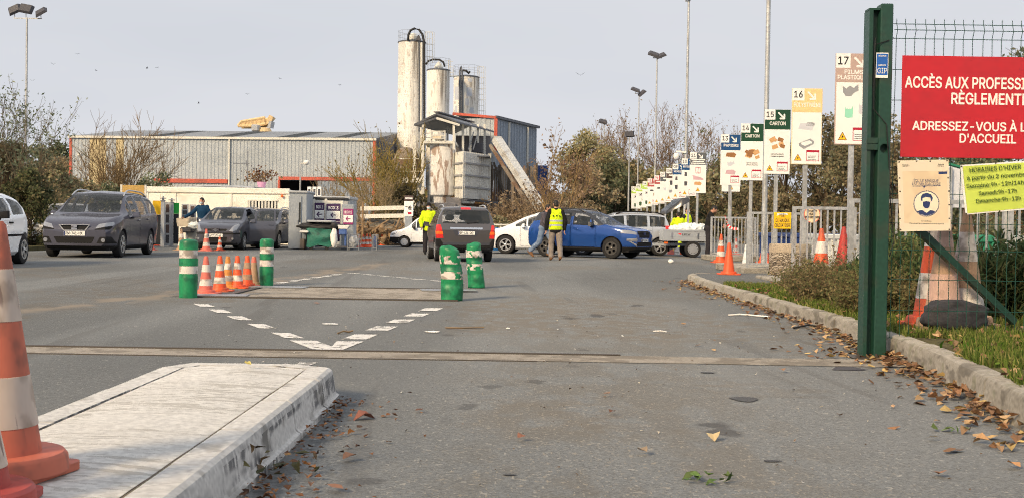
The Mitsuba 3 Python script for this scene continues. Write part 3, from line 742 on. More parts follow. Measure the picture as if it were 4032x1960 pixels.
scene['m_cone_white2'] = {'type': 'twosided', 'bsdf': scene['m_cone_white']}
bollard(741, 1171, .765, .115, 'intact green bollard with two white bands at the left front corner of the weighbridge')
bollard(1049, 1124, .745, .105, 'intact green bollard with white bands at the left rear corner of the weighbridge')
bollard(1771, 1183, .735, .118, 'crushed green bollard with torn white patches, nearer of the two on the right', 1)
bollard(1870, 1133, .735, .112, 'dented green bollard with peeling white bands behind the grey off-roader bumper', 2)

# ------------------------------------------------------------------ gate post, mesh fence and what hangs on it
GY = 9.62
pp = at(3445, 1408); 
t = thing('gate_post', 'tall dark green steel gate post with a bolt hole and rust marks', 'gate post')
xl = deep(3399, 1400, GY)[0]; xm = deep(3441, 1400, GY)[0]; xr = deep(3490, 1400, GY)[0]
H = deep(3465, 14, GY)[2]
lean = math.degrees(0.0)
def hole(m, c, r, l=.4): return arr(man(m) - man(mv(bar((0, -l, 0), (0, l, 0), r, 24), c)))
m = arr(man(cbox(xm, xr, GY, GY + .13, .012, H, .008)) - m3.Manifold.cylinder(.6, .036, .036, 32).rotate([90, 0, 0]).translate([(xm + xr) / 2, GY + .08, deep(3468, 585, GY)[2]]))
part(t, 'front_tube', m, 'm_post_green', smooth=30)
part(t, 'side_channel', cat([box(xl, xl + .012, GY + .02, GY + .17, .012, H - .05), box(xl + .012, xm - .002, GY + .1, GY + .115, .012, H - .05), box(xl + .012, xl + .03, GY + .02, GY + .032, .012, H - .05)]), 'm_post_green')
part(t, 'top_plate', box(xl - .004, xm - .002, GY + .018, GY + .14, H - .05, H - .035), 'm_post_green')
for pz in (555, 580): part(t, 'clamp', box(xl - .008, xm - .004, GY + .002, GY + .018, deep(3400, pz, GY)[2] - .02, deep(3400, pz, GY)[2] + .025), 'm_post_green')
part(t, 'base_plate', cbox(xl - .1, xr - .04, GY - .1, GY + .17, .005, .016, .003), 'm_rail_steel')
for bx in (xl - .06, xr - .1): part(t, 'bolt', mv(lathe([(.016, 0), (.016, .014), (.008, .014), (.008, .03)], 6), (bx, GY - .07, .016)), 'm_rail_steel')
# blue sticker
sx0, sx1 = deep(3448, 300, GY)[0], deep(3496, 300, GY)[0]; sz0, sz1 = deep(3470, 308, GY)[2], deep(3470, 209, GY)[2]
st = thing('sticker', 'small blue and white sticker on the green gate post', 'sticker')
part(st, 'backing', box(sx0, sx1, GY - .003, GY - .0005, sz0, sz1), 'm_white')
part(st, 'blue_field', box(sx0 + .004, sx1 - .004, GY - .0045, GY - .003, sz0 + .022, sz1 - .008), 'm_blue_print')
principled('m_blue_print', srgb(38, 96, 178), .4)
part(st, 'lettering', mv(text('GIP', .042, (sx0 + sx1) / 2, sz0 + .035, w=.074, bold=False), (0, GY - .0046, 0)), 'm_white')
part(st, 'small_print', mv(cat([text('SÉCURITÉ', .009, (sx0 + sx1) / 2, sz1 - .03, w=.06), text('GROUPE', .012, (sx0 + sx1) / 2, sz0 + .093, w=.06)]), (0, GY - .0046, 0)), 'm_white')
# mesh fence panel
FY = 9.70
FB, FT = .215, deep(3700, 78, FY)[2]
f = thing('mesh_fence', 'green welded wire fence panel with folded top to the right of the gate post', 'fence')
x0 = deep(3518, 600, FY)[0]
levels = [FB + .03, FB + .255]
zz = FB + .03
hz = [deep(3600, q, FY)[2] for q in (96, 121, 153, 276, 396, 518, 640, 764, 880, 985, 1100, 1222, 1330)]
folds = [deep(3600, 121, FY)[2], deep(3600, 518, FY)[2], deep(3600, 985, FY)[2]]
def wy(z): return FY - sum(.028 * max(0, 1 - abs(z - q) / .055) for q in folds)
zs = sorted(set([FB - .03, FT] + hz + [q + s for q in folds for s in (-.055, .055)]))
XE = x0 + 2.5
for i in range(33):
    x = x0 + i * .0765
    part(f, 'upright_wire', tube([(x + .004 * math.sin(i * 2.1 + z * 3), wy(z), z) for z in zs], .0028, 6, False), 'm_wire_green', smooth=True)
for z in hz:
    part(f, 'cross_wire', bar((x0 - .02, wy(z) + .006, z), (XE, wy(z) + .006, z), .0032, 6), 'm_wire_green', smooth=True)
def wire(name, pts, r, mat, label, cat_='wire'): solo(name, tube(pts, r, 6), mat, label, cat_, smooth=True)
q = lambda a, b, y=GY - .012: deep(a, b, y)
wire('tie_wire', [q(3442, 172), q(3446, 178), q(3498, 160), deep(3518, 150, FY)], .004, 'm_black', 'black tie wire round the top of the gate post')
wire('cable', [q(3446, 150, GY - .02), q(3442, 300, GY - .02), q(3440, 430, GY - .02), q(3490, 490), q(3500, 640), deep(3506, 800, FY - .02), deep(3520, 950, FY - .02), deep(3502, 1010, FY - .02)], .004, 'm_black', 'thin black cable hanging down beside the gate post', 'cable')
# brace behind the fence
a, b = deep(3628, 915, FY + .12), deep(3975, 1250, FY + .45)
solo('brace', beam(a + (a - b) * .16, b + (b - a) * .05, .055, .055), 'm_post_green', 'dark green diagonal steel brace behind the mesh fence', 'brace')
# red notice board
SY = FY - .045
def px_board(name, label, pts, y, mat, category='sign'):
    P = np.array([deep(*q, y) for q in pts]); return P
zt, zb = deep(3560, 219, SY)[2], deep(3550, 619, SY)[2]; rx0 = deep(3549, 420, SY)[0]; rx1 = rx0 + 1.92
s = thing('notice_board', 'large red notice board with white capital letters on the fence', 'sign')
part(s, 'panel', cbox(rx0, rx1, SY, SY + .006, zb, zt, .002), 'm_red_sign')
def L(px0, px1, py, s_, cap, name='lettering', mat='m_white', y=SY - .0015, par=s, bold=True):
    a, b = deep(px0, py, y), deep(px1, py, y)
    part(par, name, mv(text(s_, cap, a[0], a[2], 'l', bold, w=b[0] - a[0]), (0, y + .0015, 0)), mat)
L(3563, 4215, 345, 'ACCÈS AUX PROFESSIONNELS', .086); L(3745, 4048, 410, 'RÈGLEMENTÉ', .086)
L(3592, 4200, 512, "ADRESSEZ-VOUS À L'AGENT", .068); L(3778, 4001, 562, "D'ACCUEIL", .068)
for (qx, qz) in ((rx0 + .03, zt - .03), (rx0 + .03, zb + .03), (rx0 + .55, zt - .03), (rx0 + .55, zb + .03)):
    part(s, 'rivet', mv(lathe([(.006, 0), (.004, .003), (0, .004)], 8), (qx, SY, qz), R=STAND), 'm_red_sign')
# mask poster
PY = FY - .05
def to_poly(pts, y): return [(deep(*q, y)[0], deep(*q, y)[2]) for q in pts]
ps = thing('mask_poster', 'faded beige poster with a masked head in a circle on the fence', 'poster')
part(ps, 'sheet', plate(to_poly([(3533, 633), (3735, 630), (3744, 908), (3543, 912)], PY), .003, PY), 'm_paper')
part(ps, 'print_field', plate(to_poly([(3553, 675), (3728, 674), (3735, 878), (3561, 880)], PY - .001), .0006, PY - .0006), 'm_poster')
k = PY - .0014
pcx, pcz = deep(3648, 803, k)[0], deep(3648, 803, k)[2]; R_ = (deep(3699, 803, k)[0] - deep(3597, 803, k)[0]) / 2
ring = sg.Polygon(disc(pcx, pcz, R_)).difference(sg.Polygon(disc(pcx, pcz, R_ * .94)))
part(ps, 'white_disc', plate(disc(pcx, pcz, R_ * .94), .0006, k + .0004), 'm_paper2'); principled('m_paper2', srgb(240, 226, 200), .6)
part(ps, 'ring', plate(ring, .0012, k - .0002), 'm_navy')
u = R_
hair = sg.Polygon([(pcx + u * a, pcz + u * b) for a, b in ((-.42, .20), (-.46, .48), (-.32, .74), (0, .84), (.34, .72), (.48, .46), (.43, .18), (.34, .22), (.28, .46), (-.05, .52), (-.30, .42), (-.33, .2))])
mask = sg.Polygon([(pcx + u * a, pcz + u * b) for a, b in ((-.28, .14), (0, .2), (.28, .14), (.26, -.18), (.12, -.36), (-.12, -.36), (-.26, -.18))])
shoul = sg.Polygon([(pcx + u * a, pcz + u * b) for a, b in ((-.72, -.60), (-.44, -.50), (-.3, -.5), (0, -.72), (.3, -.5), (.44, -.50), (.72, -.60), (.45, -.82), (0, -.93), (-.45, -.82))])
part(ps, 'head_print', plate(shapely.union_all([hair, mask, shoul]), .0012, k - .0002), 'm_navy')
def LP(px0, px1, py, s_, cap, mat='m_dark'):
    L(px0, px1, py, s_, cap, 'lettering', mat, k, ps, False)
LP(3597, 3695, 717, 'ICI, LE MASQUE', .022, 'm_navy'); LP(3591, 3703, 730, 'EST OBLIGATOIRE', .022, 'm_navy')
LP(3628, 3668, 873, 'Ensemble,', .009); LP(3581, 3717, 882, 'faisons bloc contre le coronavirus', .009)
LP(3553, 3580, 652, 'RÉPUBLIQUE', .006); LP(3553, 3576, 657, 'FRANÇAISE', .006); LP(3693, 3716, 650, 'Santé', .008); LP(3693, 3716, 656, 'publique', .007)
part(ps, 'blue_tag', plate(to_poly([(3695, 677), (3729, 676), (3730, 686), (3696, 687)], k), .0006, k - .0004), 'm_navy')
part(ps, 'underline', plate(to_poly([(3592, 733), (3703, 732), (3703, 734), (3645, 735), (3638, 742), (3634, 735), (3592, 735)], k), .0006, k), 'm_navy')
for a, b in ((3541, 639), (3609, 636), (3663, 636), (3729, 634), (3542, 702), (3733, 701), (3544, 755), (3736, 754), (3544, 808), (3737, 807), (3544, 862), (3738, 861), (3546, 905), (3738, 904)):
    c = deep(a, b, PY)
    part(ps, 'eyelet', mv(lathe([(.007, 0), (.004, .002), (0, .002)], 8), (c[0], PY - .0004, c[2]), R=STAND), 'm_rail_steel')
# opening hours banner
HB = FY - .055
hb = thing('hours_banner', 'yellow green opening hours banner with dark lettering tied to the fence', 'banner')
def bsheet(pts, y, n=14):
    P = [np.array(deep(*q, y)) for q in pts]; uu = np.linspace(0, 1, n); ww = np.linspace(0, 1, 8)
    V = []
    for a in uu:
        for b in ww:
            c = (P[0] * (1 - a) + P[1] * a) * (1 - b) + (P[3] * (1 - a) + P[2] * a) * b
            c[1] = y + .006 * math.sin(a * 7 + b * 3) * math.sin(b * PI) ; V.append(c)
    V = np.array(V); m = 8
    i, j = np.meshgrid(np.arange(n - 1), np.arange(m - 1), indexing='ij')
    f = tri(np.stack([i * m + j, i * m + j + 1, (i + 1) * m + j + 1, (i + 1) * m + j], -1).reshape(-1, 4))
    V2 = V + [0, .003, 0]; k_ = len(V)
    return np.vstack([V, V2]), np.vstack([f, f[:, ::-1] + k_])
part(hb, 'border', bsheet([(3781, 651), (4180, 625), (4200, 812), (3802, 846)], HB), 'm_white', smooth=True)
part(hb, 'field', bsheet([(3791, 656), (4172, 632), (4190, 806), (3810, 841)], HB - .0035), 'm_lime', smooth=True)
def LB(px0, py0, px1, py1, s_, cap):
    a, b = deep(px0, py0, HB - .018), deep(px1, py1, HB - .018)
    m = text(s_, cap, 0, 0, 'l', False, w=math.hypot(b[0] - a[0], b[2] - a[2]))
    part(hb, 'lettering', mv(m, (a[0], HB - .017, a[2]), R=rotm('y', -math.degrees(math.atan2(b[2] - a[2], b[0] - a[0])))), 'm_ink_green')
LB(3818, 680, 4020, 666, "HORAIRES D'HIVER", .036); LB(3808, 710, 4046, 694, 'à partir du 2 novembre', .032); LB(3806, 742, 4086, 722, 'Semaine:9h-12h/14h-17h', .032)
LB(3854, 770, 4004, 759, 'Samedi:9h-17h', .032); LB(3844, 801, 4020, 788, 'Dimanche:9h-12h', .032)
for a, b in ((3785, 656), (3804, 843), (3920, 643), (3935, 832)):
    c = deep(a, b, HB); part(hb, 'eyelet', mv(lathe([(.007, 0), (.004, .003), (0, .003)], 8), (c[0], HB - .0045, c[2]), R=STAND), 'm_rail_steel')
# dark slab of rubble against the fence foot
c = at(3835, 1330, .2)
v, f = blob(1.0, 4, .30, 1.7, 14, (1, 1, 1)); v = np.sign(v) * np.abs(v) ** .72 * [.27, .15, .15]; v[:, 2] = np.maximum(v[:, 2], -.11) * (1 - .5 * np.clip(v[:, 0], 0, .27))
solo('rubble_slab', mv((v, f), (c[0] + .10, 10.0, .31), 4), 'm_rubble', 'low dark lump of rubble lying on the grass behind the fence', 'rubble', smooth=40)
# ------------------------------------------------------------------ vehicles
def curve(pts):
    p = np.array(pts, float); return PchipInterpolator(p[:, 0], p[:, 1])
class Body:
    def __init__(b, s):
        b.s = s; b.L, b.W = s['L'], s['W']
        b.top, b.belt = curve(s['top']), curve(s['belt'])
        b.fr, b.rr = s.get('fr', .9), s.get('rr', .5)       # length over which nose and tail round off in plan
        b.fk, b.rk = s.get('fk', .26), s.get('rk', .12)
        b.tum = s.get('tum', .34)
    def wid(b, x):
        f = np.clip(1 - x / b.fr, 0, 1); r = np.clip(1 - (b.L - x) / b.rr, 0, 1)
        return b.W * (1 - b.fk * f ** 2.2 - b.rk * r ** 2.4)
    def bot(b, x):
        return b.s.get('zb', .20) + .10 * np.clip(1 - x / .5, 0, 1) ** 2 + .14 * np.clip(1 - (b.L - x) / .6, 0, 1) ** 2
    def loft(b, e=0.0, n=72):
        u = np.linspace(0, 1, n); u = .5 - .5 * np.cos(u * PI) * (1 - .35 * np.sin(u * PI) ** 2)
        xs = u * b.L
        rings = []
        ends = [(0, .82), (b.L, .9)]
        for i, x in enumerate(xs):
            t, bl, w, z0 = float(b.top(x)), float(b.belt(x)), float(b.wid(x)), float(b.bot(x))
            bl = min(bl, t - .015)
            g = max(t - bl, 0)
            k = min(g / .25, 1)
            uw = w * .985 - .03 - b.tum * g - .05 * k
            m = (z0 + bl) / 2
            pr = [(0, z0), (w * .86, z0), (w * .955, z0 + .07), (w * .99, m - .08), (w, m + .12), (w * .992, bl - .06), (w * .975, bl),
                  (w * .985 - .012 - b.tum * g * .5, bl + g * .5), (uw + .03, bl + g * .84), (uw - .04, bl + g * .945), (uw * .55, t - .012 - .01 * k), (0, t)]
            pr = np.array(pr)
            c = np.array([0, (z0 + t) / 2])
            d = pr - c; l = np.linalg.norm(d, axis=1, keepdims=True) + 1e-9
            pr = pr + d / l * e; pr[0, 0] = pr[-1, 0] = 0
            xx = x + (-e if i == 0 else e if i == n - 1 else 0)
            full = np.vstack([np.column_stack([np.full(len(pr), xx), pr[:, 0], pr[:, 1]]), np.column_stack([np.full(len(pr) - 2, xx), -pr[-2:0:-1, 0], pr[-2:0:-1, 1]])])
            rings.append(full)
        V = np.vstack(rings); k = len(rings[0])
        i, j = np.meshgrid(np.arange(n - 1), np.arange(k), indexing='ij')
        f = tri(np.stack([i * k + j, (i + 1) * k + j, (i + 1) * k + (j + 1) % k, i * k + (j + 1) % k], -1).reshape(-1, 4))
        V = np.vstack([V, [rings[0].mean(0), rings[-1].mean(0)]]); a, z = len(V) - 2, len(V) - 1; jj = np.arange(k)
        f = np.vstack([f, np.column_stack([np.full(k, a), jj, (jj + 1) % k]), np.column_stack([np.full(k, z), (n - 1) * k + (jj + 1) % k, (n - 1) * k + jj])])
        M = man((V, f))
        if M.volume() < 0: M = man((V, f[:, ::-1]))
        return M
def side_prism(poly, y0=-2, y1=2):
    """polygon in (x, z) through y0..y1"""
    m = prism(poly, y1 - y0)                       # x, y(=z), z(=depth)
    v = np.column_stack([m[0][:, 0], y1 - m[0][:, 2], m[0][:, 1]])
    return man((v, m[1])) if man((v, m[1])).volume() > 0 else man((v, m[1][:, ::-1]))
def front_prism(poly, x0, x1):
    """polygon in (y, z) through x0..x1"""
    m = prism(poly, x1 - x0)
    v = np.column_stack([x0 + m[0][:, 2], m[0][:, 0], m[0][:, 1]])
    M = man((v, m[1])); return M if M.volume() > 0 else man((v, m[1][:, ::-1]))
def mir(poly): return [(-a, b) for a, b in poly]
def rnd(poly, r):
    g = poly if hasattr(poly, 'geom_type') else sg.Polygon(poly)
    q = g.buffer(-r).buffer(2 * r).buffer(-r)
    return q if q.area > .3 * g.area else g
def wheel_mesh(R, w, spokes=5, style=0):
    """axis along y, outer face towards +y"""
    tp = [(R * .66, -w * .5), (R * .92, -w * .5), (R * .985, -w * .42), (R, -w * .2), (R, w * .2), (R * .985, w * .42), (R * .92, w * .5), (R * .66, w * .5), (R * .64, w * .3), (R * .64, -w * .3)]
    p = np.array(tp + tp[:1]); n = 40; k = len(p) - 1; g = np.arange(n) * 2 * PI / n
    v = np.stack([p[:k, None, 0] * np.cos(g), np.broadcast_to(p[:k, None, 1], (k, n)), p[:k, None, 0] * np.sin(g)], -1).reshape(-1, 3)
    i, j = np.meshgrid(np.arange(k), np.arange(n), indexing='ij')
    f = tri(np.stack([i * n + j, ((i + 1) % k) * n + j, ((i + 1) % k) * n + (j + 1) % n, i * n + (j + 1) % n], -1).reshape(-1, 4))
    tm = trimesh.Trimesh(v, f, process=False)
    tyre = (v, f if tm.volume > 0 else f[:, ::-1])
    ro = R * .66
    ring = sg.Point(0, 0).buffer(ro, 20).difference(sg.Point(0, 0).buffer(ro * .87, 20))
    if style == 1:      # disc with round holes
        d = sg.Point(0, 0).buffer(ro * .98, 20)
        for q in range(spokes): d = d.difference(sg.Point(ro * .58 * math.cos(2 * PI * q / spokes), ro * .58 * math.sin(2 * PI * q / spokes)).buffer(ro * .23))
        face = d
    elif style == 2:    # steel disc
        d = sg.Point(0, 0).buffer(ro * .98, 20)
        for q in range(10): d = d.difference(sg.Point(ro * .74 * math.cos(2 * PI * q / 10), ro * .74 * math.sin(2 * PI * q / 10)).buffer(ro * .075))
        face = d
    else:
        sp = [sg.Point(0, 0).buffer(ro * .24)]
        for q in range(spokes):
            a = 2 * PI * q / spokes
            for o in (-.14, .14): sp.append(sg.LineString([(ro * .1 * math.cos(a), ro * .1 * math.sin(a)), (ro * .92 * math.cos(a + o), ro * .92 * math.sin(a + o))]).buffer(ro * .065))
        face = shapely.union_all(sp + [ring])
    m = prism(face, .025)
    rim = (np.column_stack([m[0][:, 0], w * .40 + m[0][:, 2], m[0][:, 1]]), m[1][:, ::-1])
    hub = lathe([(ro * .22, 0), (ro * .2, .03), (ro * .1, .04), (0, .042)], 16); hub = (np.column_stack([hub[0][:, 0], w * .40 + hub[0][:, 2], hub[0][:, 1]]), hub[1][:, ::-1])
    back = lathe([(0, 0), (ro, 0), (ro, .01), (0, .01)], 24); back = (np.column_stack([back[0][:, 0], -w * .05 + back[0][:, 2], back[0][:, 1]]), back[1][:, ::-1])
    return tyre, cat([rim, hub]), back
def car(name, label, s, pos, heading, scale=1.0, paint_='m_car_grey', group=None, category='car', rim='m_alloy', spokes=5, style=0, open_door=None, hatch_open=False, steer=0):
    """pos: plan point below the middle of the wheelbase; heading: degrees of the nose from +x, counter-clockwise"""
    b = Body(s); t = thing(name, label, category, group)
    xm = (s['xf'] + s['xr']) / 2
    Rz = rotm('z', heading)
    def W_(m):
        if hasattr(m, 'to_mesh'): m = arr(m)
        v = (m[0] - [xm, 0, 0]) * [-scale, -scale, scale]      # nose to +x; y flips with it
        return v @ Rz.T + [pos[0], pos[1], 0], m[1]
    def P(nm, m, mat, parent=None, smooth=32, **k):
        if m is None or (hasattr(m, 'is_empty') and m.is_empty()) or (isinstance(m, tuple) and len(m[1]) == 0): return None
        return part(parent or t, nm, W_(m), mat, smooth, **k)
    outer = b.loft()
    L, W = b.L, b.W
    xw0, xw1, xr0, xr1 = s['ws'][0], s['ws'][1], s['rg'][0], s['rg'][1]    # windscreen foot/top, rear glass foot/top (x)
    inner = b.loft(-.055)
    cab = inner ^ man(box(s['cab'][0], s['cab'][1], -2, 2, .34, 3))
    shell = outer - cab
    # wheel arches
    arch = [m3.Manifold.cylinder(.5, s['R'] * 1.16, -1, 36).rotate([90, 0, 0]).translate([x, sgn * (W - .02) + .25, s['R'] * 1.02]) for x in (s['xf'], s['xr']) for sgn in (1, -1)]
    arches = m3.Manifold.batch_boolean(arch, m3.OpType.Add)
    shell = shell - arches
    # side windows: between belt and roof, split at the pillars
    def strip(xa, xb, lo=.035, hi=.105):
        xs = np.linspace(xa, xb, 24); up = b.top(xs) - hi - .02; dn = b.belt(xs) + lo
        ok = up > dn + .03
        if ok.sum() < 2: return None
        xs, up, dn = xs[ok], up[ok], dn[ok]
        return rnd(list(zip(xs, dn)) + list(zip(xs[::-1], up[::-1])), .025)
    wins = [strip(a, c) for a, c in s['win']]
    wins = [w for w in wins if w is not None and not w.is_empty]
    wp = [side_prism(w) for w in wins]
    wmid = (xw0 + xw1) / 2
    def yw(x, m=.10): return float(b.wid(x)) * .985 - b.tum * max(float(b.top(x) - b.belt(x)), 0) - m
    screen = rnd([(xw0, -yw(xw0, .13)), (xw1, -yw(xw1)), (xw1, yw(xw1)), (xw0, yw(xw0, .13))], .04)
    sc = prism(screen, 1.6, float(b.belt(xw0)) - .1); scM = man(sc)
    zr0, zr1 = s.get('rgz', (float(b.belt(xr0)) + .03, float(b.top(xr1)) - .10))
    rear = rnd([(-yw(xr0, .10), zr0), (yw(xr0, .10), zr0), (yw(xr1, .06), zr1), (-yw(xr1, .06), zr1)], .06)
    rgM = front_prism(rear, s.get('rgx', L * .72), L + .5)
    skin = outer - b.loft(-.014)
    sk0 = b.loft(-.004).as_original(); skid = sk0.original_id()
    skin2 = sk0 - b.loft(-.012)
    def glass(m):
        """only the outer face of a pane: a single sheet"""
        q = m.to_mesh(); F_ = np.array(q.tri_verts, int); V_ = np.array(q.vert_properties[:, :3], float)
        ri, ro = list(q.run_index), list(q.run_original_id)
        keep = np.concatenate([np.arange(ri[i] // 3, ri[i + 1] // 3) for i in range(len(ro)) if ro[i] == skid] or [np.zeros(0, int)])
        return V_, F_[keep]
    # doors
    doors = []
    for nm, poly in s.get('doors', []):
        pg = rnd(poly, .04)
        doors.append((nm, side_prism(pg.buffer(-.005)), side_prism(pg.buffer(.006)), pg))
    cut = m3.Manifold.batch_boolean(wp + [scM] + ([rgM] if zr1 > zr0 else []), m3.OpType.Add)
    shell = shell - cut
    ysplit = {'left': man(box(-1, 9, -3, -.25, 0, 3)), 'right': man(box(-1, 9, .25, 3, 0, 3))}   # local y is flipped: local -y is the car's left
    pcs = []
    for nm, inn, out, pg in doors:
        for sd in ('left', 'right'):
            pcs.append((nm, sd, shell ^ inn ^ ysplit[sd], pg))
    for nm, inn, out, pg in doors:
        shell = shell - (out ^ (ysplit['left'] + ysplit['right']))
    tail = None
    if hatch_open:
        hp = side_prism(rnd(s['hatch'], .03)); tail = shell ^ hp; shell = shell - side_prism(rnd(s['hatch'], .03).buffer(.006))
    P('body', shell, paint_)
    if s.get('roof_black'):
        rb = (b.loft(.003) - b.loft(-.012)) ^ side_prism([(s['ws'][1] - .55, float(b.belt(2)) + .02), (s['ws'][1] - .0, float(b.top(s['ws'][1])) - .13), (L, 1.2), (L, 2.2), (xw0, 2.2), (xw0, float(b.top(xw0)) + .03)])
        P('roof', rb - cut, 'm_car_black')
    def hinge_move(m, x, y, deg):
        v, f = arr(m) if hasattr(m, 'to_mesh') else m
        return (v - [x, y, 0]) @ rotm('z', deg).T + [x, y, 0], f
    def swing(sd, pg, m):
        if open_door and open_door[0] == sd and open_door[1] == pg[0]:
            x0 = pg[1].bounds[0]
            return hinge_move(m, x0 + .03, (-1 if sd == 'left' else 1) * float(b.wid(x0)) * .98, open_door[2] * (-1 if sd == 'left' else 1))
        return arr(m) if hasattr(m, 'to_mesh') else m
    for nm, sd, m, pg in pcs:
        if m.is_empty(): continue
        d = P(nm, swing(sd, (nm, pg), m), paint_)
        hx = pg.bounds[2] - .16; sg_ = -1 if sd == 'left' else 1
        hz = float(b.belt(hx)) - .10
        h = man(cbox(hx - .1, hx + .1, -.02, .02, -.016, .016, .01)).translate([0, sg_ * (float(b.wid(hx)) + .006), hz])
        P('handle', swing(sd, (nm, pg), h), s.get('handle', paint_), d)
    for w in wp:
        for sd in ('left', 'right'):
            pane = skin2 ^ w ^ ysplit[sd]
            if pane.is_empty(): continue
            bb = pane.bounding_box(); cx_ = (bb[0] + bb[3]) / 2
            own = next((q for q in pcs if q[1] == sd and q[3].bounds[0] < cx_ < q[3].bounds[2]), None)
            P('side_window', swing(sd, (own[0], own[3]), glass(pane)) if own else glass(pane), 'm_pane')
    P('windscreen', glass(skin2 ^ scM), 'm_pane')
    if tail is not None:
        hx, hz = s['hinge']
        def up(m):
            v, f = arr(m) if hasattr(m, 'to_mesh') else m; return (v - [hx, 0, hz]) @ rotm('y', -s.get('hatch_deg', 78)).T + [hx, 0, hz], f
        tg = P('tailgate', up(tail), 'm_car_black'); P('rear_window', up(glass(skin2 ^ rgM)), 'm_pane', tg)
        lin = (b.loft(-.057) - b.loft(-.075)) ^ side_prism(rnd(s['hatch'], .03))
        P('lining', up(lin - rgM), 'm_trim', tg)
    else: P('rear_window', glass(skin2 ^ rgM), 'm_pane')
    # cabin
    fl = man(box(s['cab'][0] + .02, s['cab'][1] - .02, -W * .86, W * .86, .30, .36)); P('floor', fl ^ outer, 'm_trim')
    dash_ = inner ^ side_prism([(xw0 - .35, .5), (xw0 + .42, .55), (xw0 + .40, float(b.belt(xw0)) - .06), (xw0 + .02, float(b.belt(xw0)) - .01), (xw0 - .35, float(b.belt(xw0)) - .02)]); P('dashboard', dash_, 'm_trim')
    wm = []
    seats = s.get('seats', [xw1 + .55, xw1 + 1.42])
    for q, x in enumerate(seats):
        for y in ((-.37, .37) if q == 0 else (-.42, 0, .42)):
            hb = float(b.belt(x)) 
            bk = mv(cbox(-.06, .06, -.23 if q == 0 else -.2, .23 if q == 0 else .2, .0, .58, .05), (x, y, hb - .46), R=rotm('y', 14))
            hd = mv(cbox(-.05, .05, -.13, .13, 0, .17, .05), (x + .17, y, hb + .16), R=rotm('y', 8))
            cu = cbox(x - .5, x + .03, y - .22, y + .22, hb - .62, hb - .44, .05)
            P('seat', cat([bk, hd, cu]), 'm_seat', smooth=40)
    tw = trimesh.creation.torus(.18, .016, 24, 8); P('steering_wheel', mv(tw, (xw0 + .62, -.37, float(b.belt(xw0)) - .02), R=rotm('y', -62)), 'm_trim', smooth=True)
    if s.get('inside_mirror', True): P('inner_mirror', cbox(xw1 - .02, xw1 + .02, -.12, .12, float(b.top(xw1)) - .19, float(b.top(xw1)) - .12, .01), 'm_trim')
    # skirts, grilles, lamps, plates: raised patches that follow the body
    fat = b.loft(.006) - b.loft(-.03)
    fat2 = b.loft(.012) - b.loft(-.03)
    for nm, mat, kind, poly, rng_ in s.get('patches', []):
        g = rnd(poly, .012)
        if kind == 'front': m = fat ^ front_prism(g, *rng_)
        elif kind == 'front2': m = fat2 ^ front_prism(g, *rng_)
        else: m = fat ^ side_prism(g)
        m = m - arches
        if kind in ('front', 'front2') and len(m.decompose()) > 1 and nm in ('headlight', 'tail_light', 'fog_light'):
            for q in m.decompose(): P(nm, q, mat)
        else: P(nm, m, mat)
    # underside and arch liners
    P('underbody', cat([box(.25, L - .3, -W * .82, W * .82, s.get('zb', .2) - .02, s.get('zb', .2) + .16)]), 'm_trim')
    for x in (s['xf'], s['xr']):
        for sgn in (1, -1): P('arch_liner', cbox(x - s['R'] * 1.14, x + s['R'] * 1.14, sgn * (W - .3) - .04, sgn * (W - .3) + .04, .3, s['R'] * 2.1, .02), 'm_trim')
    for x in (s['xf'], s['xr']):
        for sgn in (1, -1):
            ty, rm, bk = wheel_mesh(s['R'], .2, spokes, style)
            def wpos(m):
                v = m[0] * [1, sgn, 1]; f = m[1] if sgn > 0 else m[1][:, ::-1]
                if x == s['xf'] and steer: v = v @ rotm('z', steer).T
                return v + [x, sgn * (W - .125), s['R']], f
            wk = t + '__wheel'; wk = numbered(wk)
            part(wk, 'tyre', W_(wpos(ty)), 'm_rubber', 40); part(wk, 'rim', W_(wpos(rm)), rim, 30); part(wk, 'brake_disc', W_(wpos(bk)), 'm_trim', 30)
    # mirrors
    mx, mz = s['mirror']
    for sgn in (1, -1):
        w_ = float(b.wid(mx))
        c = hull([(mx - .07, sgn * (w_ + .02), mz - .07), (mx + .05, sgn * (w_ + .02), mz - .07), (mx - .04, sgn * (w_ + .02), mz + .05), (mx + .05, sgn * (w_ + .02), mz + .06),
                  (mx - .04, sgn * (w_ + .20), mz - .06), (mx + .06, sgn * (w_ + .21), mz - .06), (mx - .02, sgn * (w_ + .19), mz + .08), (mx + .06, sgn * (w_ + .2), mz + .09), (mx - .08, sgn * (w_ + .11), mz)])
        q = P('mirror', c, s.get('mirror_mat', paint_), smooth=50)
        P('stalk', cbox(mx, mx + .06, min(sgn * (w_ - .06), sgn * (w_ + .05)), max(sgn * (w_ - .06), sgn * (w_ + .05)), mz - .1, mz - .05, .01), 'm_trim', q)
    if s.get('rails'):
        xa, xb = s['rails']
        for sgn in (1, -1):
            xs = np.linspace(xa, xb, 12); y_ = [sgn * (yw(x, .09)) for x in xs]
            z_ = [float(b.top(x)) - .045 + (.065 if 0 < i < 11 else 0) * (1 if 1 < i < 10 else .6) for i, x in enumerate(xs)]
            P('roof_rail', tube(list(zip(xs, y_, z_)), .02, 8), s.get('rail_mat', 'm_alloy'), smooth=True)
    def letter(sx_, sy_, m, front=True):
        """place upright meshes (made facing -y) on nose or tail: local x axis"""
        v, f = m
        # facing -y, reading +x  ->  facing -x(nose): x->-y? the car frame is mirrored by W_, so keep reading direction
        if front: v = np.column_stack([v[:, 1], -v[:, 0], v[:, 2]])
        else: v = np.column_stack([-v[:, 1], v[:, 0], v[:, 2]])
        return v + [sx_, sy_, 0], f
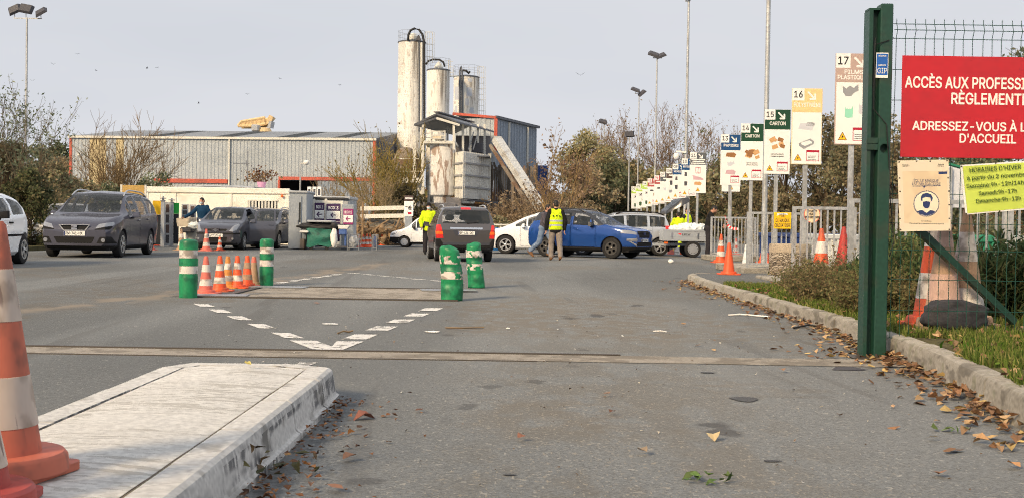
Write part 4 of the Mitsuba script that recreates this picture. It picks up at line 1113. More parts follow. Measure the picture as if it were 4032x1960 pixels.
    for (txt, zc, front, xoff) in s.get('plates', []):
        zc_ = zc; x_ = (-.012 if front else L + .012) + xoff
        pl = P('number_plate', letter(x_, 0, plate(rnd(rect(-.26, .26, zc - .055, zc + .055), .01), .012, 0), front), 'm_plate')
        P('lettering', letter(x_ + (-.001 if front else .001), 0, text(txt, .068, 0, zc - .034, w=.40, bold=True), front), 'm_black', pl, smooth=False)
        P('blue_strip', letter(x_ + (-.001 if front else .001), 0, plate(rect(-.258, -.215, zc - .052, zc + .052), .0015, -.0005), front), 'm_navy', pl, smooth=False)
    for nm, mat, front, xoff, poly in s.get('badges', []):
        P(nm, letter((-.0 if front else L) + xoff, 0, plate(rnd(poly, .004), .03, -.012), front), mat)
    for nm, mat, m in s.get('extra', []): P(nm, m, mat)
    return t

def lights(y0, y1, z0, z1, sl=.04): 
    a = [(y0, z0), (y1, z0 + sl), (y1, z1 + sl), (y0, z1)]; return a
NX = (-.6, .9)
def both(nm, mat, kind, poly, r): return [(nm, mat, kind, poly, r), (nm, mat, kind, mir(poly), r)]

MPV = dict(L=4.85, W=.95, R=.335, xf=.98, xr=3.90, zb=.20, fr=1.0, fk=.20, rr=.4, rk=.10, tum=.30,
    top=[(0, .70), (.04, .80), (.25, .93), (.6, 1.02), (1.10, 1.10), (1.35, 1.20), (1.85, 1.55), (2.15, 1.665), (2.7, 1.72), (3.4, 1.71), (4.2, 1.655), (4.55, 1.56), (4.72, 1.15), (4.85, .95)],
    belt=[(0, .70), (.5, .88), (1.1, 1.0), (2, 1.03), (3.5, 1.07), (4.5, 1.12), (4.85, .95)],
    ws=(1.22, 2.08), rg=(4.72, 4.5), rgx=4.3, cab=(1.15, 4.62), win=[(1.55, 1.92), (1.98, 2.62), (2.72, 3.62), (3.72, 4.42)],
    doors=[('door', [(1.62, .30), (2.66, .30), (2.66, 1.62), (1.98, 1.60), (1.62, 1.15)]), ('sliding_door', [(2.69, .30), (3.42, .30), (3.66, .75), (3.66, 1.60), (2.69, 1.63)])],
    seats=[2.65, 3.5], mirror=(1.78, 1.08), rails=(2.0, 4.25),
    patches=[('grille', 'm_trim', 'front', [(-.36, .80), (.36, .80), (.25, .685), (-.25, .685)], NX)] + both('headlight', 'm_headlight', 'front', [(.50, .72), (.86, .80), (.90, .90), (.58, .835)], (-.2, .40))
      + both('headlight_bezel', 'm_trim', 'front', [(.44, .69), (.82, .70), (.86, .79), (.50, .715)], (-.2, .40))
      + [('lower_grille', 'm_trim', 'front', [(-.50, .52), (.50, .52), (.42, .36), (-.42, .36)], NX)] + both('fog_recess', 'm_trim', 'front', [(.54, .36), (.62, .52), (.84, .53), (.90, .36)], (-.2, .6))
      + both('fog_light', 'm_headlight', 'front2', disc(.70, .44, .05), (-.2, .6))
      + [('skirt', 'm_trim', 'side', [(.0, .19), (4.85, .19), (4.85, .30), (0, .30)], 0)] + both('tail_light', 'm_tail_red', 'front', [(.70, .9), (.95, .9), (.95, 1.2), (.74, 1.2)], (4.62, 5.2)),
    plates=[('FM-741-HX', .600, True, -.006)], badges=[('emblem', 'm_chrome', True, -.012, [(-.07, .69), (.07, .69), (.07, .73), (-.02, .745), (.07, .75), (.065, .80), (-.065, .80), (-.065, .765), (.02, .75), (-.07, .74)]),
      ('grille_frame', 'm_alloy', True, -.0, sg.Polygon([(-.38, .815), (.38, .815), (.27, .668), (-.27, .668)]).difference(sg.Polygon([(-.355, .803), (.355, .803), (.25, .683), (-.25, .683)])))])
COMPACT = dict(L=4.08, W=.845, R=.30, xf=.80, xr=3.40, zb=.19, fr=.9, fk=.26, rr=.5, rk=.14, tum=.30,
    top=[(0, .66), (.05, .78), (.3, .90), (.75, 1.0), (1.0, 1.10), (1.6, 1.44), (1.95, 1.53), (2.6, 1.55), (3.3, 1.50), (3.72, 1.40), (3.98, 1.05), (4.08, .85)],
    belt=[(0, .66), (.5, .86), (1.0, .97), (2, .99), (3.4, 1.03), (4.08, .85)],
    ws=(.92, 1.80), rg=(3.98, 3.72), rgx=3.55, cab=(.9, 3.85), win=[(1.36, 1.62), (1.68, 2.30), (2.40, 3.05), (3.12, 3.55)],
    doors=[('door', [(1.40, .30), (2.36, .30), (2.36, 1.47), (1.72, 1.42), (1.40, 1.12)]), ('rear_door', [(2.39, .30), (2.95, .30), (3.10, .65), (3.12, 1.40), (2.39, 1.47)])],
    seats=[2.25, 3.05], mirror=(1.46, 1.02),
    patches=[('grille', 'm_trim', 'front', [(-.42, .74), (.42, .74), (.36, .66), (-.36, .66)], NX)] + both('headlight', 'm_headlight', 'front', [(.48, .66), (.60, .63), (.70, .68), (.76, .88), (.70, .92), (.60, .86)], (-.2, .50))
      + [('lower_grille', 'm_trim', 'front', [(-.42, .46), (.42, .46), (.38, .30), (-.38, .30)], NX)] + both('fog_light', 'm_headlight', 'front2', disc(.60, .40, .04), (-.2, .6))
      + [('bumper_strip', 'm_trim', 'front', [(-.8, .60), (.8, .60), (.8, .55), (-.8, .55)], (-.2, .35))],
    plates=[('4779 ZK 44', .51, True, -.006)], badges=[('emblem', 'm_chrome', True, -.012, sg.Polygon(disc(0, .70, .055)).union(sg.Polygon(rect(-.09, .09, .685, .715)))), ('emblem_mount', 'm_car_grey', True, -.004, [(-.14, .76), (.14, .76), (.12, .64), (-.12, .64)])])
ESTATE = dict(L=4.6, W=.90, R=.325, xf=.92, xr=3.60, zb=.19, fr=.9, fk=.24, rr=.4, rk=.12, tum=.30,
    top=[(0, .66), (.05, .78), (.3, .88), (.9, .98), (1.2, 1.08), (1.9, 1.45), (2.2, 1.53), (3.0, 1.555), (4.0, 1.50), (4.3, 1.40), (4.5, 1.05), (4.6, .9)],
    belt=[(0, .66), (.5, .84), (1.2, .97), (2, .99), (3.8, 1.03), (4.6, .9)],
    ws=(1.1, 2.1), rg=(4.5, 4.3), rgx=4.1, cab=(1.1, 4.4), win=[(1.5, 1.8), (1.86, 2.52), (2.62, 3.4), (3.5, 4.15)],
    doors=[('door', [(1.55, .30), (2.56, .30), (2.56, 1.48), (1.92, 1.44), (1.55, 1.12)]), ('rear_door', [(2.59, .30), (3.12, .30), (3.30, .65), (3.42, 1.45), (2.59, 1.48)])],
    seats=[2.5, 3.35], mirror=(1.62, 1.03), rails=(2.1, 4.1),
    patches=[('grille', 'm_trim', 'front', [(-.36, .76), (.36, .76), (.30, .66), (-.30, .66)], NX)] + both('headlight', 'm_headlight', 'front', [(.46, .68), (.80, .74), (.84, .84), (.52, .78)], (-.2, .48))
      + [('lower_grille', 'm_trim', 'front', [(-.5, .46), (.5, .46), (.44, .30), (-.44, .30)], NX)])
TRIBUTE = dict(L=4.42, W=.91, R=.35, xf=.86, xr=3.48, zb=.30, fr=.8, fk=.2, rr=.35, rk=.07, tum=.26,
    top=[(0, .80), (.06, .92), (.3, 1.0), (1.0, 1.08), (1.3, 1.18), (1.9, 1.60), (2.15, 1.69), (3.0, 1.73), (3.9, 1.70), (4.12, 1.64), (4.28, 1.25), (4.36, 1.08), (4.42, .98)],
    belt=[(0, .8), (.5, .98), (1.3, 1.09), (3.5, 1.12), (4.25, 1.13), (4.42, .98)],
    ws=(1.22, 2.05), rg=(4.30, 4.12), rgx=4.0, rgz=(1.17, 1.58), cab=(1.2, 4.25), win=[(1.6, 1.9), (1.95, 2.52), (2.62, 3.28), (3.36, 3.98)],
    doors=[('door', [(1.58, .42), (2.56, .42), (2.56, 1.64), (1.92, 1.60), (1.58, 1.22)]), ('rear_door', [(2.59, .42), (3.02, .42), (3.24, .82), (3.30, 1.62), (2.59, 1.65)])],
    seats=[2.5, 3.3], mirror=(1.75, 1.14), rails=(2.05, 3.9),
    patches=[('rear_bumper', 'm_trim', 'front', [(-1, .36), (1, .36), (1, .69), (.80, .70), (.74, .60), (-.74, .60), (-.80, .70), (-1, .69)], (4.0, 5)), ('bumper_band', 'm_car_grey_dark', 'front2', [(-.72, .52), (.72, .52), (.72, .60), (-.72, .60)], (4.2, 5))]
      + both('tail_light', 'm_tail_red', 'front', [(.70, .72), (.95, .72), (.95, 1.13), (.78, 1.13)], (4.1, 5)) + both('indicator', 'm_tail_orange', 'front2', [(.71, .84), (.95, .84), (.95, .93), (.73, .93)], (4.1, 5))
      + [('plate_recess', 'm_car_grey_dark', 'front', [(-.42, .97), (.42, .97), (.33, .80), (-.33, .80)], (4.2, 5)), ('handle_bar', 'm_chrome', 'front2', [(-.50, 1.0), (.50, 1.0), (.50, 1.055), (-.50, 1.055)], (4.2, 5)),
         ('skirt', 'm_car_grey_dark', 'side', [(.0, .3), (4.4, .3), (4.4, .46), (0, .46)], 0), ('high_brake_light', 'm_stop_red', 'front2', [(-.15, 1.605), (.15, 1.605), (.15, 1.66), (-.15, 1.66)], (3.9, 5))],
    plates=[('BF-131-DD', .885, False, .02)],
    extra=[('wiper', 'm_black', beam((4.335, .02, 1.18), (4.30, .38, 1.22), .02, .02)), ('tow_bar', 'm_steel', cat([beam((4.3, 0, .30), (4.52, 0, .30), .05, .05), mv(trimesh.creation.icosphere(2, .04), (4.52, 0, .36))]))])
BLUE = dict(L=4.10, W=.885, R=.345, xf=.84, xr=3.36, zb=.24, fr=.85, fk=.24, rr=.45, rk=.12, tum=.32, roof_black=True,
    top=[(0, .78), (.05, .92), (.25, 1.0), (.8, 1.07), (1.08, 1.14), (1.75, 1.53), (2.05, 1.62), (2.7, 1.655), (3.4, 1.62), (3.75, 1.54), (3.98, 1.15), (4.1, .95)],
    belt=[(0, .78), (.5, .95), (1.1, 1.05), (2, 1.07), (3.5, 1.13), (4.1, .95)],
    ws=(1.0, 1.9), rg=(3.98, 3.75), rgx=3.6, cab=(1.0, 3.9), win=[(1.38, 1.62), (1.68, 2.32), (2.42, 3.12), (3.2, 3.55)],
    doors=[('door', [(1.44, .38), (2.37, .38), (2.37, 1.57), (1.74, 1.51), (1.44, 1.2)]), ('rear_door', [(2.40, .38), (2.85, .38), (3.05, .78), (3.15, 1.52), (2.40, 1.57)])],
    seats=[2.3, 3.1], mirror=(1.55, 1.13), mirror_mat='m_car_black', rails=(1.95, 3.6), rail_mat='m_car_black',
    patches=[('grille', 'm_trim', 'front', [(-.46, .93), (.46, .93), (.50, .86), (.40, .70), (-.40, .70), (-.50, .86)], NX)] + both('headlight', 'm_headlight', 'front', [(.54, .86), (.60, .80), (.90, .86), (.90, .96), (.74, .965)], (-.2, .50))
      + both('fog_light', 'm_headlight', 'front', [(.56, .62), (.64, .57), (.80, .60), (.80, .67), (.60, .71)], (-.2, .30)) + [('lower_grille', 'm_trim', 'front', [(-.62, .42), (.62, .42), (.56, .56), (-.56, .56)], NX), ('chin', 'm_trim', 'front', [(-.9, .22), (.9, .22), (.9, .40), (-.9, .40)], (-.2, .5)),
         ('skirt', 'm_trim', 'side', [(.6, .22), (4.1, .22), (4.1, .37), (.6, .37)], 0)] + both('bumper_blade', 'm_alloy', 'front2', [(.60, .40), (.63, .40), (.78, .58), (.755, .585)], (-.2, .34)),
    plates=[('FX-129-NL', .615, True, -.02)], badges=[('emblem', 'm_navy', True, -.012, sg.Polygon(disc(0, .845, .06)).buffer(0)), ('grille_slat', 'm_dark', True, -.006, rect(-.44, .44, .78, .80)), ('grille_slat', 'm_dark', True, -.006, rect(-.44, .44, .88, .90))])
SMAX = dict(L=4.75, W=.925, R=.335, xf=.95, xr=3.80, zb=.19, fr=1.0, fk=.26, rr=.5, rk=.12, tum=.32,
    top=[(0, .62), (.05, .74), (.3, .86), (.8, .98), (1.05, 1.08), (1.8, 1.46), (2.2, 1.57), (2.9, 1.61), (3.8, 1.56), (4.3, 1.45), (4.6, 1.1), (4.75, .9)],
    belt=[(0, .62), (.5, .82), (1.0, .95), (2, 1.0), (3.8, 1.07), (4.75, .9)],
    ws=(.98, 2.05), rg=(4.6, 4.3), rgx=4.1, cab=(1.0, 4.5), win=[(1.32, 1.72), (1.78, 2.5), (2.6, 3.5), (3.6, 4.2)],
    doors=[('door', [(1.50, .30), (2.54, .30), (2.54, 1.52), (1.85, 1.46), (1.50, 1.12)]), ('rear_door', [(2.57, .30), (3.25, .30), (3.45, .65), (3.52, 1.50), (2.57, 1.53)])],
    seats=[2.5, 3.35], mirror=(1.62, 1.04), patches=both('headlight', 'm_headlight', 'front', [(.46, .66), (.86, .74), (.90, .86), (.56, .78)], (-.2, .52)) + [('lower_grille', 'm_trim', 'front', [(-.6, .5), (.6, .5), (.5, .3), (-.5, .3)], NX)],
    plates=[])
HATCH = dict(L=3.8, W=.82, R=.295, xf=.78, xr=3.22, zb=.19, fr=.8, fk=.24, rr=.7, rk=.24, tum=.34,
    top=[(0, .62), (.05, .76), (.3, .85), (.85, .94), (1.1, 1.04), (1.75, 1.36), (2.05, 1.43), (2.6, 1.44), (3.1, 1.38), (3.45, 1.22), (3.66, .98), (3.8, .76)],
    belt=[(0, .62), (.5, .82), (1.0, .90), (2, .92), (3.2, .97), (3.6, .9), (3.8, .76)],
    ws=(1.0, 1.95), rg=(3.66, 3.35), rgx=3.1, cab=(1.0, 3.55), win=[(1.45, 1.7), (1.75, 2.45), (2.56, 3.20)],
    doors=[('door', [(1.5, .28), (2.50, .28), (2.50, 1.37), (1.80, 1.34), (1.5, 1.05)])], seats=[2.4, 3.0], mirror=(1.58, .98), mirror_mat='m_trim', handle='m_trim',
    patches=both('headlight', 'm_headlight', 'front', [(.42, .62), (.72, .66), (.78, .78), (.46, .74)], (-.2, .48)) + [('rub_strip', 'm_trim', 'side', [(1.2, .55), (3.3, .57), (3.3, .61), (1.2, .60)], 0), ('lower_grille', 'm_trim', 'front', [(-.5, .5), (.5, .5), (.45, .3), (-.45, .3)], NX)] + both('tail_light', 'm_tail_red', 'front', [(.48, .74), (.85, .74), (.85, 1.0), (.60, 1.0)], (3.6, 4)))
VAN = dict(L=4.1, W=.86, R=.30, xf=.80, xr=3.45, zb=.20, fr=.9, fk=.24, rr=.3, rk=.05, tum=.20,
    top=[(0, .62), (.05, .78), (.3, .90), (.75, 1.02), (.95, 1.12), (1.5, 1.62), (1.75, 1.74), (2.4, 1.80), (3.6, 1.80), (3.95, 1.76), (4.06, 1.5), (4.1, .9)],
    belt=[(0, .62), (.5, .86), (.95, 1.0), (2, 1.02), (4.1, .9)], ws=(.88, 1.62), rg=(4.08, 4.0), rgx=3.9, rgz=(1.1, 1.6), cab=(.9, 4.0), win=[(1.2, 1.42), (1.48, 2.05)],
    doors=[('door', [(1.22, .30), (2.12, .30), (2.12, 1.66), (1.62, 1.62), (1.22, 1.15)])], seats=[2.1], mirror=(1.36, 1.05), mirror_mat='m_trim', handle='m_trim',
    patches=[('front_bumper', 'm_trim', 'front', [(-1, .24), (1, .24), (1, .56), (-1, .56)], (-.2, .55)), ('skirt', 'm_trim', 'side', [(.5, .2), (4.1, .2), (4.1, .30), (.5, .30)], 0)] + both('headlight', 'm_headlight', 'front', [(.44, .62), (.74, .66), (.80, .78), (.48, .74)], (-.2, .48)))
SILVER = dict(SMAX); SILVER.update(L=4.5, rails=(2.1, 4.0), rail_mat='m_trim', top=[(0, .66), (.05, .78), (.3, .9), (.8, 1.02), (1.05, 1.12), (1.75, 1.52), (2.1, 1.62), (2.9, 1.66), (3.7, 1.63), (4.1, 1.56), (4.38, 1.1), (4.5, .9)], belt=[(0, .66), (.5, .86), (1.0, 1.0), (2, 1.02), (3.8, 1.07), (4.5, .9)],
    rg=(4.36, 4.15), rgx=4.0, cab=(1.0, 4.45), win=[(1.32, 1.62), (1.70, 2.4), (2.5, 3.3), (3.4, 4.0)], hatch=[(4.0, 1.60), (4.0, 2), (5, 2), (5, .62), (4.32, .62), (4.14, 1.2)], hinge=(4.02, 1.60), hatch_deg=101, plates=[], patches=both('tail_light', 'm_tail_red', 'front', [(.72, .8), (.95, .8), (.95, 1.15), (.76, 1.15)], (4.0, 5)) + [('rear_bumper', 'm_trim', 'front', [(-1, .3), (1, .3), (1, .60), (-1, .60)], (4.1, 5))])

def wheel_pos(a, b): return (np.array(a[:2]) + np.array(b[:2])) / 2
# people carrier on the left, facing the camera
car('people_carrier', 'dark grey people carrier with roof rails facing the camera on the left', MPV, (-11.5, 34.2), -87, 1.05, 'm_car_grey', style=0)
car('hatchback', 'white small hatchback cut off by the left edge of the picture', HATCH, (-11.56, 25.6), -86, 1.08, 'm_car_white', rim='m_alloy')
car('compact_car', 'grey compact car with round headlamps and its driver door wide open', COMPACT, (-10.25, 44.5), -92, 1.0, 'm_car_grey_dark', open_door=('left', 'door', 76))
car('estate_car', 'dark grey estate car with roof rails parked behind the compact car', ESTATE, (-9.72, 47.9), -92, 1.0, 'm_car_grey_dark')
car('white_car', 'white car mostly hidden behind the grey people carrier', ESTATE | dict(rails=None, plates=[]), (-15.55, 42.6), -80, 1.0, 'm_car_white', open_door=('right', 'door', 50))
car('off_roader', 'taupe grey off-roader seen from behind with a chrome tailgate bar', TRIBUTE, (-1.54, 35.1), 98.5, .89, 'm_car_taupe')
car('blue_car', 'metallic blue compact crossover with black roof and dark wheels', BLUE, (2.58, 40.9), -30, .96, 'm_car_blue', rim='m_alloy_dark', style=1, spokes=5)
car('white_minivan', 'white family car with sloping bonnet pointing left behind the blue car', SMAX, (1.25, 44.6), 172, .97, 'm_car_white')
car('silver_car', 'silver car with raised black tailgate hitched to the grey trailer', SILVER, (4.0, 45.3), 184, .95, 'm_car_silver', hatch_open=True)
car('white_van', 'small white van with black bumper beyond the off-roader', VAN, (-3.6, 53.5), 178, .80, 'm_car_white', category='van', style=2)
# ------------------------------------------------------------------ people
def limb(pts, rad, n=20):
    """chain of tapered capsules as a manifold"""
    sp = [m3.Manifold.sphere(r, n).translate([float(c) for c in p]) for p, r in zip(pts, rad)]
    if len(sp) == 1: return sp[0]
    return m3.Manifold.batch_boolean([m3.Manifold.batch_hull([a, b]) for a, b in zip(sp[:-1], sp[1:])], m3.OpType.Add)
def ell(c, r, n=24): return m3.Manifold.sphere(1.0, n).scale([float(x) for x in r]).translate([float(x) for x in c])
def soft(M, L=.02, it=6):
    M = M.refine_to_length(L); v, f = arr(M); m = trimesh.Trimesh(v, f, process=False)
    trimesh.smoothing.filter_taubin(m, .5, .52, it); return np.array(m.vertices), np.array(m.faces)
def person(label, foot, facing, mats, hip=(0, 0, .93), lean=0.0, bend=0.0, head_down=0.0, head_turn=0.0, armL=None, armR=None, legL=None, legR=None, vest=None, hat=False, mask=False, hood=False, tall=1.0, group=None, jacket_len=.0, stripes=()):
    """body frame: x to the person's left, y forward is -y, z up. Joints are given in that frame."""
    t = thing('person', label, 'person', group)
    R = rotm('z', facing)
    V3 = lambda *a: np.array(a, float)
    hip = V3(*hip)
    Rb = rotm('x', bend)                       # bending forward (towards -y)
    up = lambda x, y, z: hip + Rb @ V3(x, y, z)
    sh = {1: up(.175, .0, .49), -1: up(-.175, .0, .49)}
    neck = up(0, 0, .54); chest = up(0, -.01, .36); belly = up(0, -.01, .14)
    Rh = rotm('x', bend + head_down) @ rotm('z', head_turn)
    hc = neck + Rb @ V3(0, -.02, .08) + Rh @ V3(0, -.01, .095)
    hp = lambda x, y, z: hc + Rh @ V3(x, y, z)
    def joint(v, dflt): return [V3(*q) for q in (v or dflt)]
    # arms: elbow, wrist relative to shoulder; legs: knee, ankle relative to the hip joint
    A = {1: joint(armL, [(.06, .03, -.29), (.07, -.05, -.55)]), -1: joint(armR, [(-.06, .03, -.29), (-.07, -.05, -.55)])}
    Lg = {1: joint(legL, [(.01, -.02, -.43), (.01, .02, -.84)]), -1: joint(legR, [(-.01, -.02, -.43), (-.01, .02, -.84)])}
    hj = {s: hip + V3(.09 * s, 0, 0) for s in (1, -1)}
    skin = [ell(hc, (.072, .092, .112)), ell(hp(0, -.02, -.065), (.055, .066, .058)), limb([neck - Rb @ V3(0, 0, .06), hc - Rh @ V3(0, -.02, .05)], [.058, .05]),
            limb([hp(0, -.088, .012), hp(0, -.108, -.022)], [.010, .016]), ell(hp(.074, .01, -.005), (.012, .022, .032)), ell(hp(-.074, .01, -.005), (.012, .022, .032)), ell(hp(0, -.084, -.062), (.022, .012, .010)),
            ell(hp(.03, -.078, .022), (.014, .012, .009)), ell(hp(-.03, -.078, .022), (.014, .012, .009)),
            limb([hip, belly, chest, neck - Rb @ V3(0, 0, .05)], [.12, .12, .13, .07]), limb([sh[1], sh[-1]], [.055, .055])]
    shoes, trou, coat = [], [limb([hj[1] + [0, 0, .04], hj[-1] + [0, 0, .04]], [.125, .125])], []
    for s in (1, -1):
        el, wr = sh[s] + A[s][0], sh[s] + A[s][1]
        kn, an = hj[s] + Lg[s][0], hj[s] + Lg[s][1]
        skin += [limb([sh[s], el, wr], [.05, .04, .028]), limb([hj[s], kn, an], [.075, .05, .036])]
        # hand: palm, four fingers and a thumb, curled towards the front
        d = (wr - el) / np.linalg.norm(wr - el); fwd = V3(0, -1, 0) - d * (V3(0, -1, 0) @ d); fwd /= np.linalg.norm(fwd) + 1e-9; sd = np.cross(d, fwd)
        palm = wr + d * .05
        skin.append(m3.Manifold.batch_hull([m3.Manifold.sphere(.014, 10).translate([float(c) for c in wr + d * a + fwd * b]) for a, b in ((.01, .018), (.01, -.018), (.088, .036), (.088, -.034))]))
        for k, ln in enumerate((.066, .076, .071, .056)):
            b0 = wr + d * .088 + fwd * (.036 - .0235 * k); ins = -sd * s
            skin.append(limb([b0, b0 + d * ln * .5 + ins * .01, b0 + d * ln * .85 + ins * .036], [.0095, .0088, .0075], 10))
        b0 = wr + d * .03 + fwd * .022
        skin.append(limb([b0, b0 + d * .03 + fwd * .028, b0 + d * .06 + fwd * .03 - sd * s * .01], [.012, .0105, .009], 10))
        coat.append(limb([sh[s] - Rb @ V3(.01 * s, 0, .005), el, wr - d * .01], [.088, .070, .052]))
        trou.append(limb([hj[s], kn, an + [0, 0, .02]], [.112, .086, .074]))
        toe = (an - kn) / np.linalg.norm(an - kn); pitch = math.asin(max(-1, min(1, -toe[1])))
        rs = rotm('x', -math.degrees(pitch) * .8)
        sp = [an + rs @ V3(0, .05, -.045), an + rs @ V3(0, -.02, -.04), an + rs @ V3(0, -.13, -.058), an + rs @ V3(0, -.19, -.064), an + V3(0, .005, .03)]
        sole = sp[3]
        shoes.append(m3.Manifold.batch_hull([m3.Manifold.sphere(r_, 14).translate([float(c) for c in p_]) for p_, r_ in zip(sp, (.038, .044, .036, .028, .048))]))
    coat += [m3.Manifold.batch_hull([ell(chest, (.205, .15, .12)), ell(up(0, 0, .12), (.18, .14, .10)), ell(up(0, 0, -.02), (.185, .145, .05))]),
             m3.Manifold.batch_hull([m3.Manifold.sphere(.07, 16).translate([float(c) for c in q]) for q in (sh[1], sh[-1])] + [ell(chest + Rb @ V3(0, 0, .06), (.16, .13, .10))]), limb([neck - Rb @ V3(0, 0, .05), neck + Rb @ V3(0, 0, .01)], [.085, .068])]
    if jacket_len: coat.append(m3.Manifold.batch_hull([ell(hip + [0, 0, -jacket_len], (.195, .155, .04)), ell(hip + [0, 0, .1], (.18, .145, .08))]))
    if hood: coat.append(limb([up(0, .07, .50), up(0, .09, .55)], [.10, .08]))
    lowest = min(arr(q)[0][:, 2].min() for q in shoes)
    def W_(m):
        v, f = m if isinstance(m, tuple) else arr(m)
        v = (v - [0, 0, lowest]) * tall
        return v @ R.T + foot, f
    un = lambda ms: m3.Manifold.batch_boolean(ms, m3.OpType.Add)
    part(t, 'body', W_(soft(un(skin), .016, 4)), 'm_skin', smooth=True)
    tr = soft(un(trou), .035, 8); cv = soft(un(coat), .035, 8)
    wr_ = lambda m, a, k: (m[0] + (np.dstack([meshkit.fbm(m[0] * k + 11 * i, 3, i) for i in range(3)])[0] - .5) * a, m[1])
    part(t, 'trousers', W_(wr_(tr, .034, 9)), mats[1], smooth=True)
    jk = part(t, 'jacket', W_(wr_(cv, .03, 8)), mats[0], smooth=True)
    for q in shoes: part(t, 'shoe', W_(soft(q, .03, 3)), mats[2], smooth=True)
    if hat:
        part(t, 'knit_cap', W_(soft(un([ell(hp(0, .008, .045), (.088, .108, .098)), ell(hp(0, .012, -.01), (.082, .1, .09)) - man(mv(box(-1, 1, -1, -.02, -1, .04), (0, 0, 0), R=Rh)).translate([float(c) for c in hc])]), .03, 3)), mats[3], smooth=True)
    else:
        hr = un([ell(hp(0, .012, .026), (.077, .094, .099)), ell(hp(0, .045, -.02), (.070, .062, .075))]) - man(mv(box(-.2, .2, -.3, -.045, -.3, .068), hc, R=Rh))
        part(t, 'hair', W_(wr_(soft(hr, .02, 3), .014, 30)), mats[3], smooth=True)
    if not mask:
        pass
    for s in (1, -1): part(t, 'eye', W_(ell(hp(.03 * s, -.083, .018), (.011, .007, .007), 12)), 'm_black', smooth=True)
    if mask:
        mk_ = (ell(hp(0, -.042, -.045), (.064, .062, .062)) - ell(hp(0, -.03, -.045), (.058, .056, .07)))
        part(t, 'face_mask', W_(soft(ell(hp(0, -.036, -.048), (.064, .078, .058)), .02, 3)), 'm_mask', smooth=True)
    if vest:
        core = un([m3.Manifold.batch_hull([ell(chest, (.222, .168, .13)), ell(up(0, 0, .10), (.20, .16, .10)), ell(up(0, 0, -.06), (.208, .166, .06))]),
                   m3.Manifold.batch_hull([m3.Manifold.sphere(.085, 16).translate([float(c) for c in up(.115 * s, 0, .49)]) for s in (1, -1)] + [ell(chest + Rb @ V3(0, 0, .06), (.18, .162, .10))])])
        lim = un([man(mv(box(-.215, .215, -.5, .5, -.05, .575), hip, R=Rb))])
        vm = wr_(soft(core ^ lim, .03, 6), .018, 7)
        vk = part(t, 'safety_vest', W_(vm), vest, smooth=True)
        for z in stripes:
            sl = un([man((vm[0], vm[1]))]) if False else None
            c0 = m3.Manifold.batch_hull([ell(chest, (.226, .172, .13)), ell(up(0, 0, .10), (.204, .164, .10)), ell(up(0, 0, -.06), (.212, .170, .06))]) ^ man(mv(box(-.4, .4, -.5, .5, z - .025, z + .025), hip, R=Rb)) 
            part(t, 'reflective_band', W_(c0.refine_to_length(.05)), 'm_reflective', smooth=30, **{})
        return t, W_, up
    return t, W_, up
BLK = 'm_cloth_black'
p = at(2186, 1025)
t, W_, up = person('person in a yellow safety vest seen from behind, black jacket and khaki trousers, hands down', p, 186, (BLK, 'm_cloth_khaki', 'm_boot', 'm_hair'), vest='m_cloth_hivis', stripes=(.09, .22), jacket_len=.10, head_down=4,
       armL=[(.10, .04, -.28), (.11, .0, -.53)], armR=[(-.10, .03, -.28), (-.09, -.02, -.53)], legL=[(.03, -.06, -.43), (.03, -.04, -.85)], legR=[(-.03, .02, -.43), (-.05, .10, -.83)])
# printed marks on the back of the vest
for a, s_ in ((-.10, '✿'), (0, ''), (.10, '')):
    g = sg.Polygon(disc(0, 0, .024, 12)) if a < 0 else sg.Polygon([(-.026, .018), (-.012, .026), (0, .016), (.012, .026), (.026, .018), (0, -.028)]) if a == 0 else sg.Polygon(disc(0, 0, .026, 14)).difference(sg.Polygon(disc(.012, .012, .018, 12)))
    m = mv(plate(g, .05, 0), (a * 1.0, -.180, 0)); v = m[0] * [-1, -1, 1] + up(0, 0, .36)
    part(t, 'vest_print', W_((v, m[1])), 'm_ink_green')
p = np.array([1.02, 39.9, 0])
person('person in grey jacket and pale jeans walking behind the vested worker', p, 62, ('m_cloth_grey', 'm_cloth_denim', 'm_boot', 'm_hair'), bend=10, head_down=4, mask=True, head_turn=12,
       legL=[(.02, -.26, -.36), (.02, -.16, -.78)], legR=[(-.02, .10, -.42), (-.02, .42, -.72)], armL=[(.06, .1, -.27), (.06, -.08, -.47)], armR=[(-.06, -.1, -.27), (-.06, -.3, -.42)], tall=.99)
p = at(2772, 998); 
person('person in black jumper and dark trousers leaning over the load of the trailer', np.array([6.78, 42.15, .0]), 78, ('m_cloth_black', 'm_cloth_dark', 'm_cloth_black', 'm_hair'), bend=8, head_down=38, tall=1.04,
       armL=[(.05, -.12, -.26), (.02, -.36, -.36)], armR=[(-.05, -.14, -.25), (-.02, -.38, -.34)], jacket_len=.03)
p = at(1688, 986)
person('worker in yellow jacket, black cap and face mask beside the off-roader', np.array([-2.84, 41.2, 0]), 6, ('m_cloth_hivis', 'm_cloth_dark', 'm_cloth_black', 'm_cloth_black'), hat=True, mask=True, tall=.97, jacket_len=.12,
       armL=[(.08, -.02, -.28), (.03, -.2, -.40)], armR=[(-.09, -.02, -.28), (-.07, -.16, -.48)])
p = deep(796, 990, 46.05)
person('person in a blue jacket and face mask reaching into the pale cart', np.array([p[0], 46.05, 0]), -16, ('m_cloth_blue', 'm_cloth_dark', 'm_cloth_black', 'm_hair'), mask=True, head_down=16, tall=1.06,
       armR=[(-.22, -.05, -.22), (-.42, -.18, -.36)], armL=[(.12, .03, -.27), (.16, -.05, -.5)], head_turn=-20)
